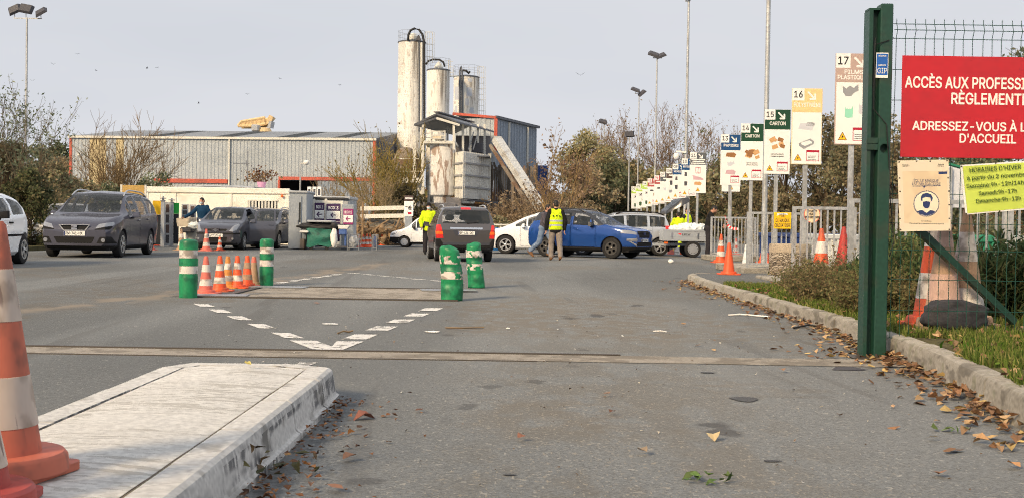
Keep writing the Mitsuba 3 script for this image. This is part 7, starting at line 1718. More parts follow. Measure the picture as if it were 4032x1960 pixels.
t, cx_, y, r_, zt = silo(1673, 1762, 275, 112, 'middle cream silo with a black hose arch on top', .95)
f_ = y - r_ - .15; part(t, 'hose', tube([P3(1676, 255, f_), P3(1686, 242, f_), P3(1705, 235, f_), P3(1730, 236, f_), P3(1746, 246, f_), P3(1751, 264, f_)], .09, 8), 'm_black', smooth=True); part(t, 'filter_unit', mv(lathe([(.4, 0), (.42, .2), (.25, .5), (0, .8)], 14), (pos(1718, y), y, zt)), 'm_white_steel')
t, cx_, y, r_, zt = silo(1778, 1877, 302, 118, 'right hand silo with grey repair patches and twin pipes', 1.0)
f_ = y - r_ - .12; part(t, 'hose', tube([P3(1810, 640, f_), P3(1810, 320, f_), P3(1811, 280, f_), P3(1815, 262, f_), P3(1820, 290, f_), P3(1819, 640, f_)], .09, 8), 'm_canopy', smooth=True); part(t, 'hose', tube([P3(1822, 278, f_), P3(1836, 280, f_), P3(1846, 290, f_), P3(1850, 282, f_)], .11, 8), 'm_black', smooth=True)
for (a, b, c, e) in ((1783, 340, 1804, 392), (1833, 308, 1850, 322), (1829, 345, 1850, 378), (1824, 388, 1838, 416), (1842, 424, 1858, 445), (1784, 417, 1793, 446)):
    # curved patch on the shell
    th = [math.asin(max(-.999, min(.999, (pos(q, y - r_) - cx_) / r_))) for q in (a, c)]; zz = [float(P3(a, q, y - r_)[2]) for q in (e, b)]
    g_ = np.linspace(th[0], th[1], 7); v = np.array([[cx_ + (r_ + .012) * math.sin(q), y - (r_ + .012) * math.cos(q), z] for z in zz for q in g_]); i = np.arange(6); part(t, 'repair_patch', (v, tri(np.stack([i, i + 1, 7 + i + 1, 7 + i], 1))), 'm_silo_patch', smooth=True)
ladder(t, 1896, 118.2, 265, 460)
t = thing('walkway', 'white steel walkway between the two lower silos', 'walkway'); a, b = P3(1760, 302, 113), P3(1790, 300, 116); part(t, 'deck', beam(a, b, .8, .1), 'm_white_steel')
for px in (1765, 1773, 1784): part(t, 'post', bar(P3(px, 302, 113), P3(px, 240 if px < 1780 else 270, 113), .03, 5), 'm_white_steel')
for py in (240, 262, 284): part(t, 'hand_rail', bar(P3(1765, py, 113), P3(1784, py + 4, 113), .025, 5), 'm_white_steel')
# ---- mixing tower in front
tw = thing('mixing_tower', 'concrete plant with rusty white hopper, open gabled roof and ribbed bin', 'concrete plant'); D = 86.0
hx0, hx1 = pos(1685, D), pos(1786, D); cx_, r_ = (hx0 + hx1) / 2, (hx1 - hx0) / 2; hz = float(P3(1735, 568, D)[2])
q_ = lambda py: float(P3(1735, py, D)[2])
part(tw, 'hopper', mv(lathe([(r_ * .60, 0.02), (r_ * .62, q_(812)), (r_ * .66, q_(775)), (r_ * .97, q_(768) ), (r_, q_(700)), (r_, hz)], 96), (cx_, D + r_, 0)), 'm_rusty', smooth=35)
# deck, rails and roof posts
dz_ = q_(562); part(tw, 'deck', cbox(pos(1664, D), pos(1790, D), D - .3, D + 4, dz_ - .1, dz_ + .1, .02), 'm_white_steel')
for px in (1697, 1752): part(tw, 'rail_post', beam(P3(px, 560, D - .3), P3(px, 515, D - .3), .08, .08), 'm_white_steel')
for py in (518, 535, 548): part(tw, 'hand_rail', beam(P3(1697, py, D - .3), P3(1752, py, D - .3), .06, .06), 'm_white_steel')
for py in (528, 545): part(tw, 'hand_rail', beam(P3(1666, py, D - .2), P3(1695, py - 3, D - .2), .05, .05), 'm_steel')
part(tw, 'machine', cbox(pos(1700, D + 1), pos(1735, D + 1), D + .6, D + 1.8, q_(545), q_(530), .05), 'm_paper'); part(tw, 'machine', cbox(pos(1705, D + 1), pos(1740, D + 1), D + 1.9, D + 3, q_(552), q_(538), .05), 'm_pic_dark')
for px, yb, dd in ((1666, 780, D), (1787, 590, D - .3), (1823, 600, D + 2), (1852, 600, D + 3.4), (1882, 605, D + 4.8), (1908, 610, D + 6)): part(tw, 'post', beam(P3(px, yb, dd), P3(px, 490, dd), .16, .16), 'm_white_steel')
for px, yb, dd in ((1700, 560, D + 4), (1762, 560, D + 4)): part(tw, 'post', beam(P3(px, yb, dd), P3(px, 500, dd), .10, .10), 'm_steel')
# gabled canopy: ridge runs away to the right
rg0, rg1 = P3(1718, 446, D - .4), P3(1862, 487, D + 8); le0, le1 = P3(1630, 489, D - .3), None; ri0 = P3(1812, 497, D - .4)
dr_ = rg1 - rg0; le1 = le0 + dr_; re0 = P3(1800, 478, D - .4); re1 = P3(1945, 517, D + 8)
def slab4(a, b, c, d, t_=.12): 
    v = np.array([a, b, c, d]); return np.vstack([v - [0, 0, t_], v]), _BF
part(tw, 'roof_sheet', slab4(le0, rg0, rg1, le1), 'm_canopy'); part(tw, 'roof_sheet', slab4(rg0 + [.02, 0, 0], re0, re1, rg1 + [.02, 0, 0]), 'm_canopy')
part(tw, 'fascia', beam(P3(1718, 466, D - .5), P3(1810, 494, D - .5), .06, .16), 'm_white_steel'); part(tw, 'fascia', beam(P3(1718, 466, D - .5), P3(1640, 492, D - .5), .05, .10), 'm_canopy'); part(tw, 'ridge_cap', beam(rg0 + [0, 0, .08], rg1 + [0, 0, .08], .4, .08), 'm_canopy')
for s in (.25, .55): part(tw, 'brace', beam(P3(1830 + 60 * s, 590, D + 3), P3(1850 + 60 * s, 520, D + 3), .08, .08), 'm_steel')
part(tw, 'inner_wall', box(pos(1790, D + 7), pos(1925, D + 7), D + 7, D + 7.1, q_(605), q_(505)), 'm_clad_dark'); part(tw, 'inner_floor', box(pos(1788, D + 2), pos(1925, D + 2), D + 1.2, D + 7, q_(612), q_(608)), 'm_canopy')
part(tw, 'machine', cbox(pos(1850, D + 5), pos(1895, D + 5), D + 4.5, D + 6, q_(585), q_(545), .05), 'm_pic_dark')
# ribbed bin
bx0, bx1 = pos(1790, D - .3), pos(1821, D - 1.2); by0, by1 = D - .2, D - 1.2
C0, C1, C2 = np.array([pos(1787, D + .8), D + .8]), np.array([pos(1821, D - 1.0), D - 1.0]), np.array([pos(1923, D + 3.2), D + 3.2]); z0_, z1_ = q_(782), q_(598)
for a, b, nm in ((C0, C1, 'bin_front'), (C1, C2, 'bin_side')): upright_sheet(a, b, z0_, z1_, 'm_bin', tw, nm, .32, .05)
upright_sheet(C2, C2 + (C0 - C1), z0_, z1_, 'm_clad', tw, 'bin_back', .32, .05)
for k, py in enumerate((643, 690, 736)):
    z = q_(py)
    for a, b in ((C0, C1), (C1, C2)):
        n_ = np.array([(b - a)[1], -(b - a)[0]]); n_ = n_ / np.linalg.norm(n_) * .11; part(tw, 'bin_band', beam([*(a + n_), z], [*(b + n_), z - .02 * k], .06, .11), 'm_pic_grey')
part(tw, 'bin_top', sheet([tuple(C0), tuple(C1), tuple(C2), tuple(C2 + C0 - C1)], z1_), 'm_white_steel'); part(tw, 'bin_bottom', sheet([tuple(C0), tuple(C1), tuple(C2), tuple(C2 + C0 - C1)], z0_), 'm_canopy')
part(tw, 'corner_post', beam([*C2, .0], [*C2, z1_ + .1], .25, .25), 'm_white_steel'); part(tw, 'skirt_roof', beam([*(C1 + [.1, -.2]), z0_ - .1], [*(C2 + [.6, -.2]), z0_ - .2], .5, .10), 'm_canopy')
part(tw, 'base_wall', mv(cbox(pos(1640, D - 2), pos(1790, D - 2), D - .6, D - .4, .01, q_(800), .03), (0, 0, 0)), 'm_grey_wall'); part(tw, 'base_wall', cbox(pos(1756, D), pos(1815, D), D - .3, D + .2, .01, q_(778), .03), 'm_grey_wall'); part(tw, 'base_wall', box(pos(1790, D + 1), pos(1925, D + 4), D + 1.4, D + 3.0, .01, z0_ - .3), 'm_boards')
part(tw, 'pale_base', cbox(pos(1678, 80), pos(1750, 80), 79.6, 80, .01, float(P3(1700, 820, 80)[2]), .03), 'm_old_kerb')
# platform left of the hopper
for px in (1632, 1664): part(tw, 'column', beam(P3(px, 930, D + 3), P3(px, 535, D + 3), .22, .22), 'm_white_steel')
part(tw, 'platform', beam(P3(1565, 712, D + 3), P3(1668, 712, D + 3), 1.2, .35), 'm_white_steel')
for py in (626, 676): part(tw, 'hand_rail', beam(P3(1570, py, D + 3), P3(1664, py, D + 3), .07, .07), 'm_white_steel')
part(tw, 'dark_machine', mv(blob(1.0, 3, .3, 2, 3, (1.1, .8, 1.6)), P3(1600, 660, D + 4.5)), 'm_boards', smooth=50); part(tw, 'column', beam(P3(1570, 930, D + 3), P3(1570, 640, D + 3), .16, .16), 'm_pic_dark'); part(tw, 'brace', beam(P3(1640, 730, D + 3), P3(1664, 775, D + 3), .12, .12), 'm_white_steel')
# ---- blue grey building behind, conveyor, board wall
bl = thing('plant_building', 'blue grey clad building with red trimmed gable behind the conveyor', 'building'); E = 97.0
K0, K1, K2 = np.array([pos(1777, E), E]), np.array([pos(1946, E - 2), E - 2]), np.array([pos(2106, E + 5), E + 5]); zl, zr_, ze = [float(P3(*q)[2]) for q in ((1777, 449, E), (1946, 464, E - 2), (2106, 507, E + 5))]
upright_sheet(K0, K1, 4.5, min(zl, zr_) , 'm_clad', bl, 'gable_cladding', .45, .06); upright_sheet(K1, K2, 0, ze, 'm_clad_blue', bl, 'side_cladding', .5, .05)
part(bl, 'side_top', (np.array([[*K1, ze], [*K2, ze], [*K1, zr_]]), np.array([[0, 1, 2]])), 'm_clad_blue')
part(bl, 'roof_edge', beam([*(K1 + [0, -.15]), zr_ + .05], [*(K2 + [.2, -.15]), ze + .1], .2, .2), 'm_canopy'); part(bl, 'roof', slab4(np.array([*K0, zl + .06]), np.array([*K1, zr_ + .06]), np.array([*K2, ze + .08]), np.array([*(K2 + K0 - K1), ze + .1])), 'm_roof')
part(bl, 'red_trim', beam([*(K0 + [0, -.2]), zl], [*(K1 + [0, -.2]), zr_], .1, .2), 'm_red_trim'); part(bl, 'red_trim', beam([*(K1 + [0, -.2]), zr_ - .1], [*(K1 + [0, -.2]), zr_ - 2.6], .25, .12), 'm_red_trim'); part(bl, 'red_trim', beam([*(K0 + [0, -.2]), zl - .1], [*(K0 + [0, -.2]), zl - 1.2], .2, .12), 'm_red_trim')
for u in (.32, .78): c_ = K1 + (K2 - K1) * u; part(bl, 'downpipe', beam([c_[0], c_[1] - .2, 0], [c_[0], c_[1] - .2, zr_ + (ze - zr_) * u - .1], .16, .16), 'm_white_steel')
cv = thing('conveyor', 'pale covered conveyor sloping down to the right from the mixing tower', 'conveyor')
a, b = P3(1955, 548, 88), P3(2150, 850, 82); dv = (b - a) / np.linalg.norm(b - a)
n = 9
for k in range(n): 
    p_, q2 = a + (b - a) * k / n, a + (b - a) * (k + .985) / n; part(cv, 'cover', beam(p_, q2, .62, .5), 'm_conveyor')
part(cv, 'frame', beam(a + [-.45, 0, -.45], b + [-.45, 0, -.45], .16, .2), 'm_boards'); part(cv, 'frame', beam(a + [.0, .7, -.45], b + [.0, .7, -.45], .16, .2), 'm_boards')
for u in (.35, .65, .9): c_ = a + (b - a) * u; part(cv, 'support_leg', beam(c_ - [0, 0, .5], [c_[0], c_[1], 0], .18, .18), 'm_boards')
bw = thing('board_wall', 'wall of upright weathered boards below the conveyor', 'wall'); W_ = 92.0
x0, x1 = pos(1930, W_), pos(2110, W_); n = 20
for k in range(n):
    u, v = x0 + (x1 - x0) * k / n, x0 + (x1 - x0) * (k + 1) / n; dy = rng.uniform(-.03, .03); part(bw, 'board', box(u + .01, v - .01, W_ + dy, W_ + dy + .05, .0, float(P3(1950, 660, W_)[2]) + rng.uniform(-.2, .2)), 'm_boards')
for k in range(0, n + 1, 4): u = x0 + (x1 - x0) * k / n; part(bw, 'post', box(u - .07, u + .07, W_ - .2, W_ - .04, 0, float(P3(1950, 640, W_)[2])), 'm_rail_steel')
for (p_, q2) in (((1944, 640), (1985, 760)), ((1990, 650), (1944, 690)), ((1970, 720), (2030, 850))): part(bw, 'brace', beam(P3(*p_, W_ - .3), P3(*q2, W_ - .3), .16, .12), 'm_rail_steel')
t = thing('blue_container', 'dark blue shipping container partly hidden by trees right of the conveyor', 'container'); x0, x1 = pos(2098, 108), pos(2156, 108); z0_, z1_ = 0, float(P3(2120, 652, 108)[2]); upright_sheet((x0, 108), (x1, 108), 2.6, z1_, 'm_container_blue', t, 'upper_box', .3, .05); upright_sheet((x0, 108), (x1, 108), 0, 2.59, 'm_container_blue', t, 'lower_box', .3, .05); part(t, 'top', box(x0, x1, 108, 114, z1_ - .05, z1_), 'm_container_blue')
# ---- far gantry crane above the roof
cr = thing('crane', 'distant pale yellow hammerhead crane rising behind the warehouse roof', 'crane'); G_ = 220.0; Q = lambda px, py: P3(px, py, G_)
up_, lo_ = [Q(937, 497), Q(950, 480), Q(1044, 464)], [Q(937, 497), Q(1010, 497), Q(1046, 488)]
for s in (0, 3.0):
    part(cr, 'boom_chord', tube([p_ + [0, s, 0] for p_ in up_], .28, 6), 'm_crane'); part(cr, 'boom_chord', tube([p_ + [0, s, 0] for p_ in lo_], .28, 6), 'm_crane')
    for k in range(13):
        u = k / 12; px = 952 + (1040 - 952) * u; part(cr, 'lattice', bar(Q(px, 480 - 15 * u) + [0, s, 0], Q(px - 3 + 6 * (k % 2), 496 - 4 * u) + [0, s, 0], .16, 5), 'm_crane'); 
        if k: part(cr, 'lattice', bar(Q(px - 7, 481 - 15 * (u - .08)) + [0, s, 0], Q(px, 496 - 4 * u) + [0, s, 0], .14, 5), 'm_crane')
part(cr, 'boom_plate', hull([Q(940, 494) , Q(955, 481), Q(1040, 468), Q(1040, 488), Q(1000, 495), Q(940, 494) + [0, 2.8, 0], Q(955, 481) + [0, 2.8, 0], Q(1040, 468) + [0, 2.8, 0], Q(1040, 488) + [0, 2.8, 0]]), 'm_crane_pale'); principled('m_crane_pale', srgb(226, 206, 168), .6)
part(cr, 'machine_house', cbox(Q(998, 520)[0], Q(1026, 520)[0], G_ - 2, G_ + 3, Q(998, 521)[2], Q(998, 494)[2], .2), 'm_panel_grey'); part(cr, 'slew_column', mv(lathe([(.9, 0), (1.0, Q(0, 520)[2] - 1.2), (1.6, Q(0, 505)[2]), (1.2, Q(0, 488)[2])], 16), (Q(1037, 520)[0], G_, 0)), 'm_crane'); part(cr, 'counter_boom', hull([Q(1046, 492), Q(1052, 470), Q(1060, 453), Q(1075, 460), Q(1070, 476), Q(1050, 492), Q(1052, 470) + [0, 3, 0], Q(1062, 455) + [0, 3, 0], Q(1073, 462) + [0, 3, 0], Q(1048, 490) + [0, 3, 0]]), 'm_crane'); part(cr, 'counterweight', hull([Q(1053, 500), Q(1064, 503), Q(1069, 478), Q(1060, 476), Q(1053, 500) + [0, 3, 0], Q(1064, 503) + [0, 3, 0], Q(1069, 478) + [0, 3, 0], Q(1060, 476) + [0, 3, 0]]), 'm_panel_grey')
# ------------------------------------------------------------------ trees and shrubs
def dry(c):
    """dry late autumn leaves, with haze painted into the colour: paler and greyer"""
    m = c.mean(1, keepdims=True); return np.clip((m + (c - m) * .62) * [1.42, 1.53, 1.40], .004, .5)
def seg_mesh(S, k=4):
    S = np.asarray(S, float); p, q, r0, r1 = S[:, :3], S[:, 3:6], S[:, 6], S[:, 7]
    d = q - p; d /= np.linalg.norm(d, axis=1, keepdims=True) + 1e-9
    ref = np.where(np.abs(d[:, 2:]) < .9, [[0, 0, 1.0]], [[1.0, 0, 0]]); a = np.cross(d, ref); a /= np.linalg.norm(a, axis=1, keepdims=True); b = np.cross(d, a)
    g = np.arange(k) * 2 * PI / k; c, s = np.cos(g)[None, :, None], np.sin(g)[None, :, None]
    o = c * a[:, None] + s * b[:, None]
    V = np.concatenate([p[:, None] + o * r0[:, None, None], q[:, None] + o * r1[:, None, None]], 1).reshape(-1, 3)
    j = np.arange(k); F_ = tri(np.stack([j, (j + 1) % k, k + (j + 1) % k, k + j], 1))
    return V, (F_[None] + 2 * k * np.arange(len(S))[:, None, None]).reshape(-1, 3)
def grow(base, h, seed, stems=1, spread=.5, levels=4, r=.09, up=.35, kink=.16, fork=(2, 4), first=.25, twig=.007, short=.62, out=1.0):
    """branch segments and the twig tips"""
    g = np.random.default_rng(seed); S, tips = [], []
    def run(p, d, L, rad, lev):
        n = 3 if lev < levels else 2; kids = []
        for i in range(n):
            d = d + g.normal(0, kink, 3) + [0, 0, up * .15]; d /= np.linalg.norm(d)
            q = p + d * L / n; r1 = max(rad * (1 - .28 * (i + 1) / n * (1.6 if lev == levels else 1)), twig * .7)
            S.append([*p, *q, max(rad * (1 - .28 * i / n), twig * .7), r1]); p = q; kids.append((p, d.copy(), r1))
        if lev == levels: tips.append(p); return
        m = g.integers(*fork) + 1
        for t in range(m):
            at_, dd, rr = kids[-1] if t == 0 else kids[g.integers(0, n)]
            dv = g.normal(0, 1, 3); dv -= dd * (dv @ dd); dv /= np.linalg.norm(dv) + 1e-9
            a = spread * g.uniform(.5, 1.25) * (.45 if t == 0 else 1)
            nd = dd * math.cos(a) + dv * math.sin(a) * out + [0, 0, up * .3]; nd /= np.linalg.norm(nd)
            run(at_, nd, L * short * g.uniform(.8, 1.2) * (1.15 if t == 0 else .95), max(rr * g.uniform(.5, .72), twig), lev + 1)
    for s in range(stems):
        a = g.uniform(0, 2 * PI); lean = (0.06 if stems == 1 else g.uniform(.05, .42)); d = np.array([math.cos(a) * lean, math.sin(a) * lean, 1.0]); d /= np.linalg.norm(d)
        run(np.array(base, float) + [math.cos(a) * .1 * (stems > 1), math.sin(a) * .1 * (stems > 1), 0], d, h * first * g.uniform(.85, 1.2), r * g.uniform(.7, 1.1), 0)
    S, tips = np.array(S), np.array(tips)
    k = h / max(S[:, 5].max() - base[2], .1)                 # fit to the wanted height
    for c in (2, 5): S[:, c] = base[2] + (S[:, c] - base[2]) * k
    tips[:, 2] = base[2] + (tips[:, 2] - base[2]) * k
    return S, tips
def leaf_quads(pos, size, colors, seed=0, narrow=.45, droop=0.0):
    g = np.random.default_rng(seed); n = len(pos); a = g.normal(0, 1, (n, 3)); a[:, 2] -= droop; a /= np.linalg.norm(a, axis=1, keepdims=True); b = g.normal(0, 1, (n, 3)); b -= a * (a * b).sum(1, keepdims=True); b /= np.linalg.norm(b, axis=1, keepdims=True)
    nn = np.cross(a, b); s = np.asarray(size)[:, None]
    V = np.stack([pos - a * s * .5, pos + b * s * narrow * .5 + nn * s * .1, pos + a * s * .5, pos - b * s * narrow * .5 + nn * s * .1], 1).reshape(-1, 3)
    return V, (np.array([[0, 1, 2], [0, 2, 3]])[None] + 4 * np.arange(n)[:, None, None]).reshape(-1, 3), np.repeat(colors, 4, 0)
def bark(m, col, seed=0):
    c = np.array(srgb(*col)) * (.75 + .5 * meshkit.noise(m[0] * 3, seed))[:, None]; return c
BROWN = [(166, 134, 98), (146, 116, 84), (180, 148, 106), (132, 106, 78), (158, 134, 100)]
GOLD = [(178, 150, 96), (160, 134, 84), (146, 130, 86), (192, 164, 106), (134, 122, 80)]
DARKG = [(92, 102, 72), (108, 112, 78), (82, 90, 64), (120, 116, 82), (126, 112, 80)]
MIX = [(134, 120, 82), (114, 110, 74), (150, 124, 84), (100, 100, 68), (140, 108, 78)]
def tree(name, label, base, h, seed, bcol=(104, 92, 78), leaves=0, lcol=BROWN, lsize=.16, lspread=.35, narrow=.5, category='tree', group=None, sides=4, **k):
    t = thing(name, label, category, group); S, tips = grow(base, h, seed, **k)
    thick = S[:, 6] > S[:, 6].max() * .45
    m = seg_mesh(S[thick], 7); part(t, 'trunk', m, 'm_bark', smooth=True, color=bark(m, bcol))
    m = seg_mesh(S[~thick], sides); part(t, 'branches' if not leaves else 'branches', m, 'm_bark', smooth=True, kind='stuff', color=bark(m, bcol, 1))
    if leaves:
        g = np.random.default_rng(seed + 1); ctr = tips[g.integers(0, len(tips), leaves)]
        p = ctr + g.normal(0, lspread, (leaves, 3)) * [1, 1, .8]; p[:, 2] = np.maximum(p[:, 2], base[2] + .05)
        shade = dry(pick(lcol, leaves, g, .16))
        m = leaf_quads(p, lsize * g.uniform(.6, 1.4, leaves), shade, seed + 2, narrow); part(t, 'leaves', m[:2], 'm_leaf', kind='stuff', color=m[2])
    return t
def crown(name, label, base, h, wd, seed, lcol, n=7000, lsize=.24, bcol=(92, 80, 66), category='tree', low=.12, lumps=26, dp=None, gap=.40, group=None):
    """dense tree: limbs that carry clumps of leaves with gaps between"""
    t = thing(name, label, category, group); g = np.random.default_rng(seed); base = np.array(base, float); dp = dp or wd
    C = []
    for i in range(lumps):
        u = g.uniform(low, 1) ** .85; prof = math.sin(min(1, (u - low * .5) / (1 - low * .5)) ** .8 * PI * .93 + .18) ** .7
        a = g.uniform(0, 2 * PI); rr = math.sqrt(g.uniform(.05, 1)) * prof * .5
        C.append([base[0] + wd * rr * math.cos(a), base[1] + dp * rr * math.sin(a), base[2] + h * (u * .93)])
    C = np.array(C); R = h * g.uniform(.085, .16, lumps) * (wd / h) ** .35
    S = [[*base, *(base + [0, 0, h * .35]), h * .022, h * .016], [*(base + [0, 0, h * .35]), *(base + [g.normal(0, .1), 0, h * .8]), h * .016, h * .005]]
    for c in C:
        s0 = base + [0, 0, max(h * .08, (c[2] - base[2]) * .55)]; mid = (s0 + c) / 2 + g.normal(0, h * .02, 3); S += [[*s0, *mid, h * .008, h * .005], [*mid, *c, h * .005, h * .0016]]
        for _ in range(5): S.append([*c, *(c + g.normal(0, 1, 3) * R.mean() * .8), h * .0018, h * .0007])
    m = seg_mesh(np.array(S[:2]), 8); part(t, 'trunk', m, 'm_bark', smooth=True, color=bark(m, bcol)); m = seg_mesh(np.array(S[2:]), 4); part(t, 'branches', m, 'm_bark', smooth=True, kind='stuff', color=bark(m, bcol, 1))
    k = g.integers(0, lumps, n); dv = g.normal(0, 1, (n, 3)); dv /= np.linalg.norm(dv, axis=1, keepdims=True); p = C[k] + dv * (R[k] * g.uniform(.2, 1.12, n) ** .6)[:, None] * [1.05, 1.05, .85]
    keep = meshkit.fbm(p * (3.2 / h * 2.2), 3, seed) > gap - .08 * g.random(n); keep &= p[:, 2] > base[2] + .02
    p, k = p[keep], k[keep]
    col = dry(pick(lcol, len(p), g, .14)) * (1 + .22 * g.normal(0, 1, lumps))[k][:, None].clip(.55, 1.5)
    m = leaf_quads(p, lsize * g.uniform(.55, 1.4, len(p)), np.clip(col, .01, .6), seed + 2, .6); part(t, 'crown', m[:2], 'm_leaf', kind='stuff', color=m[2])
    return t
gp = lambda px, d: np.array([pos(px, d), d, 0.0])
hgt = lambda px, py, d: float(deep(px, py, d)[2])
bare = dict(levels=5, kink=.10, fork=(2, 3))
# left
tree('bare_tree', 'bare many stemmed tree in front of the left half of the warehouse', gp(456, 72), hgt(456, 412, 72), 11, (132, 112, 84), stems=9, spread=.40, levels=5, r=.10, up=.34, first=.30, fork=(2, 3), short=.70, twig=.011)
crown('evergreen_bush', 'dark evergreen bush in front of the warehouse beside the bare tree', gp(610, 62), hgt(610, 655, 62), 2.9, 31, DARKG, 3600, .15, lumps=30, category='bush', low=.02, gap=.30)
crown('evergreen_bush', 'low olive bush left of the bare tree stems behind the white car', gp(300, 60), hgt(300, 700, 60), 4.2, 32, MIX, 4200, .16, category='bush', low=.02, gap=.28, lumps=34)
crown('evergreen_bush', 'low bush below the bare tree, behind the ochre board', gp(440, 58), hgt(440, 715, 58), 2.6, 38, DARKG, 3000, .15, category='bush', low=.02, gap=.28, lumps=28)
crown('leafy_shrub', 'large dark green and brown shrub between the white hatchback and the grey people carrier', gp(120, 39.5), hgt(120, 665, 39.5), 2.6, 33, [(72, 78, 44), (92, 92, 52), (64, 66, 42), (112, 96, 58)], 9000, .115, category='shrub', low=.02, gap=.30, lumps=40)
crown('leafy_shrub', 'tall brown green shrub at the left edge behind the white hatchback', gp(20, 43), hgt(20, 555, 43), 3.6, 34, [(100, 92, 54), (120, 98, 58), (84, 82, 50), (134, 108, 66)], 9000, .13, category='shrub', low=.03, gap=.30, lumps=44)
crown('leafy_shrub', 'mixed green shrub behind the foot of the three headed lamp post', gp(190, 52), hgt(190, 640, 52), 3.4, 35, MIX, 6500, .15, category='shrub', low=.02, gap=.30, lumps=36)
tree('young_tree', 'slender young tree with sparse grey green leaves at the left edge of the sky', gp(-30, 41), hgt(30, 285, 41), 36, (110, 100, 84), 1500, [(112, 118, 92), (92, 100, 74), (130, 130, 104)], .13, .16, .4, stems=4, spread=.42, levels=4, r=.05, up=.5, first=.36, twig=.006)
tree('young_tree', 'smaller sparse young tree just left of the three headed lamp post', gp(58, 40), hgt(58, 372, 40), 37, (110, 100, 84), 900, [(112, 118, 92), (92, 100, 74), (130, 130, 104)], .12, .14, .4, stems=3, spread=.36, levels=4, r=.04, up=.5, first=.36, twig=.005)
for i, (px, py, d, w, c, l) in enumerate(((150, 575, 140, 8, DARKG, 'green tree left of the warehouse corner, nearer the lamp post'), (222, 562, 150, 7, [(86, 96, 60), (100, 106, 66), (74, 84, 54)], 'green tree touching the left corner of the warehouse'), (262, 580, 130, 5, BROWN, 'reddish brown tree against the left corner of the warehouse'), (60, 590, 150, 10, MIX, 'olive tree at the far left below the lamp post'), (-40, 560, 150, 10, BROWN, 'brown tree beyond the left edge'))):
    crown('background_tree', l, gp(px, d), hgt(px, py, d), w, 40 + i, c, 4200, .42, gap=.32, lumps=30, low=.06)
# middle
for i, (px, py, d, st, l) in enumerate(((1345, 625, 70, 3, 'thin bare sapling left of the warehouse right corner'), (1300, 650, 68, 2, 'thin bare sapling in front of the warehouse doorway'), (1420, 655, 66, 4, 'bare shrub in front of the right end of the warehouse'), (1490, 640, 72, 4, 'bare shrub at the right corner of the warehouse'))):
    tree('bare_sapling', l, gp(px, d), hgt(px, py, d), 50 + i, (150, 132, 104), 60, BROWN, .10, .2, stems=st, spread=.5, levels=4, r=.04, up=.36, first=.34, twig=.008)
tree('creeper_shrub', 'tall yellow green stemmed shrub climbing in front of the tallest silo', gp(1560, 80), hgt(1580, 478, 80), 61, (140, 122, 66), 900, [(140, 116, 70), (116, 96, 60), (128, 128, 70)], .16, .3, stems=9, spread=.34, levels=4, r=.09, up=.5, first=.36, twig=.014, category='shrub')
tree('creeper_shrub', 'yellowish shrub at the dark gable of the warehouse', gp(1520, 78), hgt(1520, 560, 78), 62, (146, 130, 76), 500, [(150, 120, 74), (116, 100, 64)], .16, .3, stems=7, spread=.36, levels=4, r=.08, up=.45, first=.36, twig=.013, category='shrub')
crown('dark_shrub', 'dark tangled shrub below the walkway of the silos', gp(1600, 76), hgt(1600, 740, 76), 4.2, 63, [(90, 78, 50), (70, 62, 42), (110, 96, 60)], 3600, .2, category='shrub', low=.02, gap=.34)
tree('autumn_tree', 'small tree with curled brown leaves to the right of the conveyor', gp(2165, 76), hgt(2210, 485, 76), 64, (150, 126, 90), 800, [(128, 92, 72), (146, 108, 82), (112, 82, 66)], .24, .28, stems=3, spread=.5, levels=4, r=.09, up=.34, first=.36, twig=.012)
for i, (px, py, d, l) in enumerate(((1990, 770, 84, 'rusty leaved scrub at the foot of the board wall'), (2060, 730, 83, 'rusty scrub growing up under the conveyor'), (2120, 740, 80, 'brown scrub at the foot of the conveyor'), (2210, 690, 86, 'brown scrub beside the small autumn tree'))):
    tree('autumn_scrub', l, gp(px, d), hgt(px, py, d), 70 + i, (140, 120, 94), 850, [(150, 116, 88), (130, 102, 80), (166, 130, 98), (116, 94, 74)], .2, .35, stems=7, spread=.5, levels=3, r=.06, up=.3, first=.4, twig=.012, category='shrub')
for i, (px, d, w) in enumerate(((1960, 74, 5), (2080, 72, 6), (2200, 76, 7))): crown('undergrowth', ('low brown undergrowth behind the white rail, left part', 'low brown undergrowth behind the white rail, middle part', 'low brown undergrowth behind the white family car')[i], gp(px, d), 1.5, w, 80 + i, MIX, 2600, .14, category='undergrowth', low=.02, gap=.25, lumps=30, dp=2)
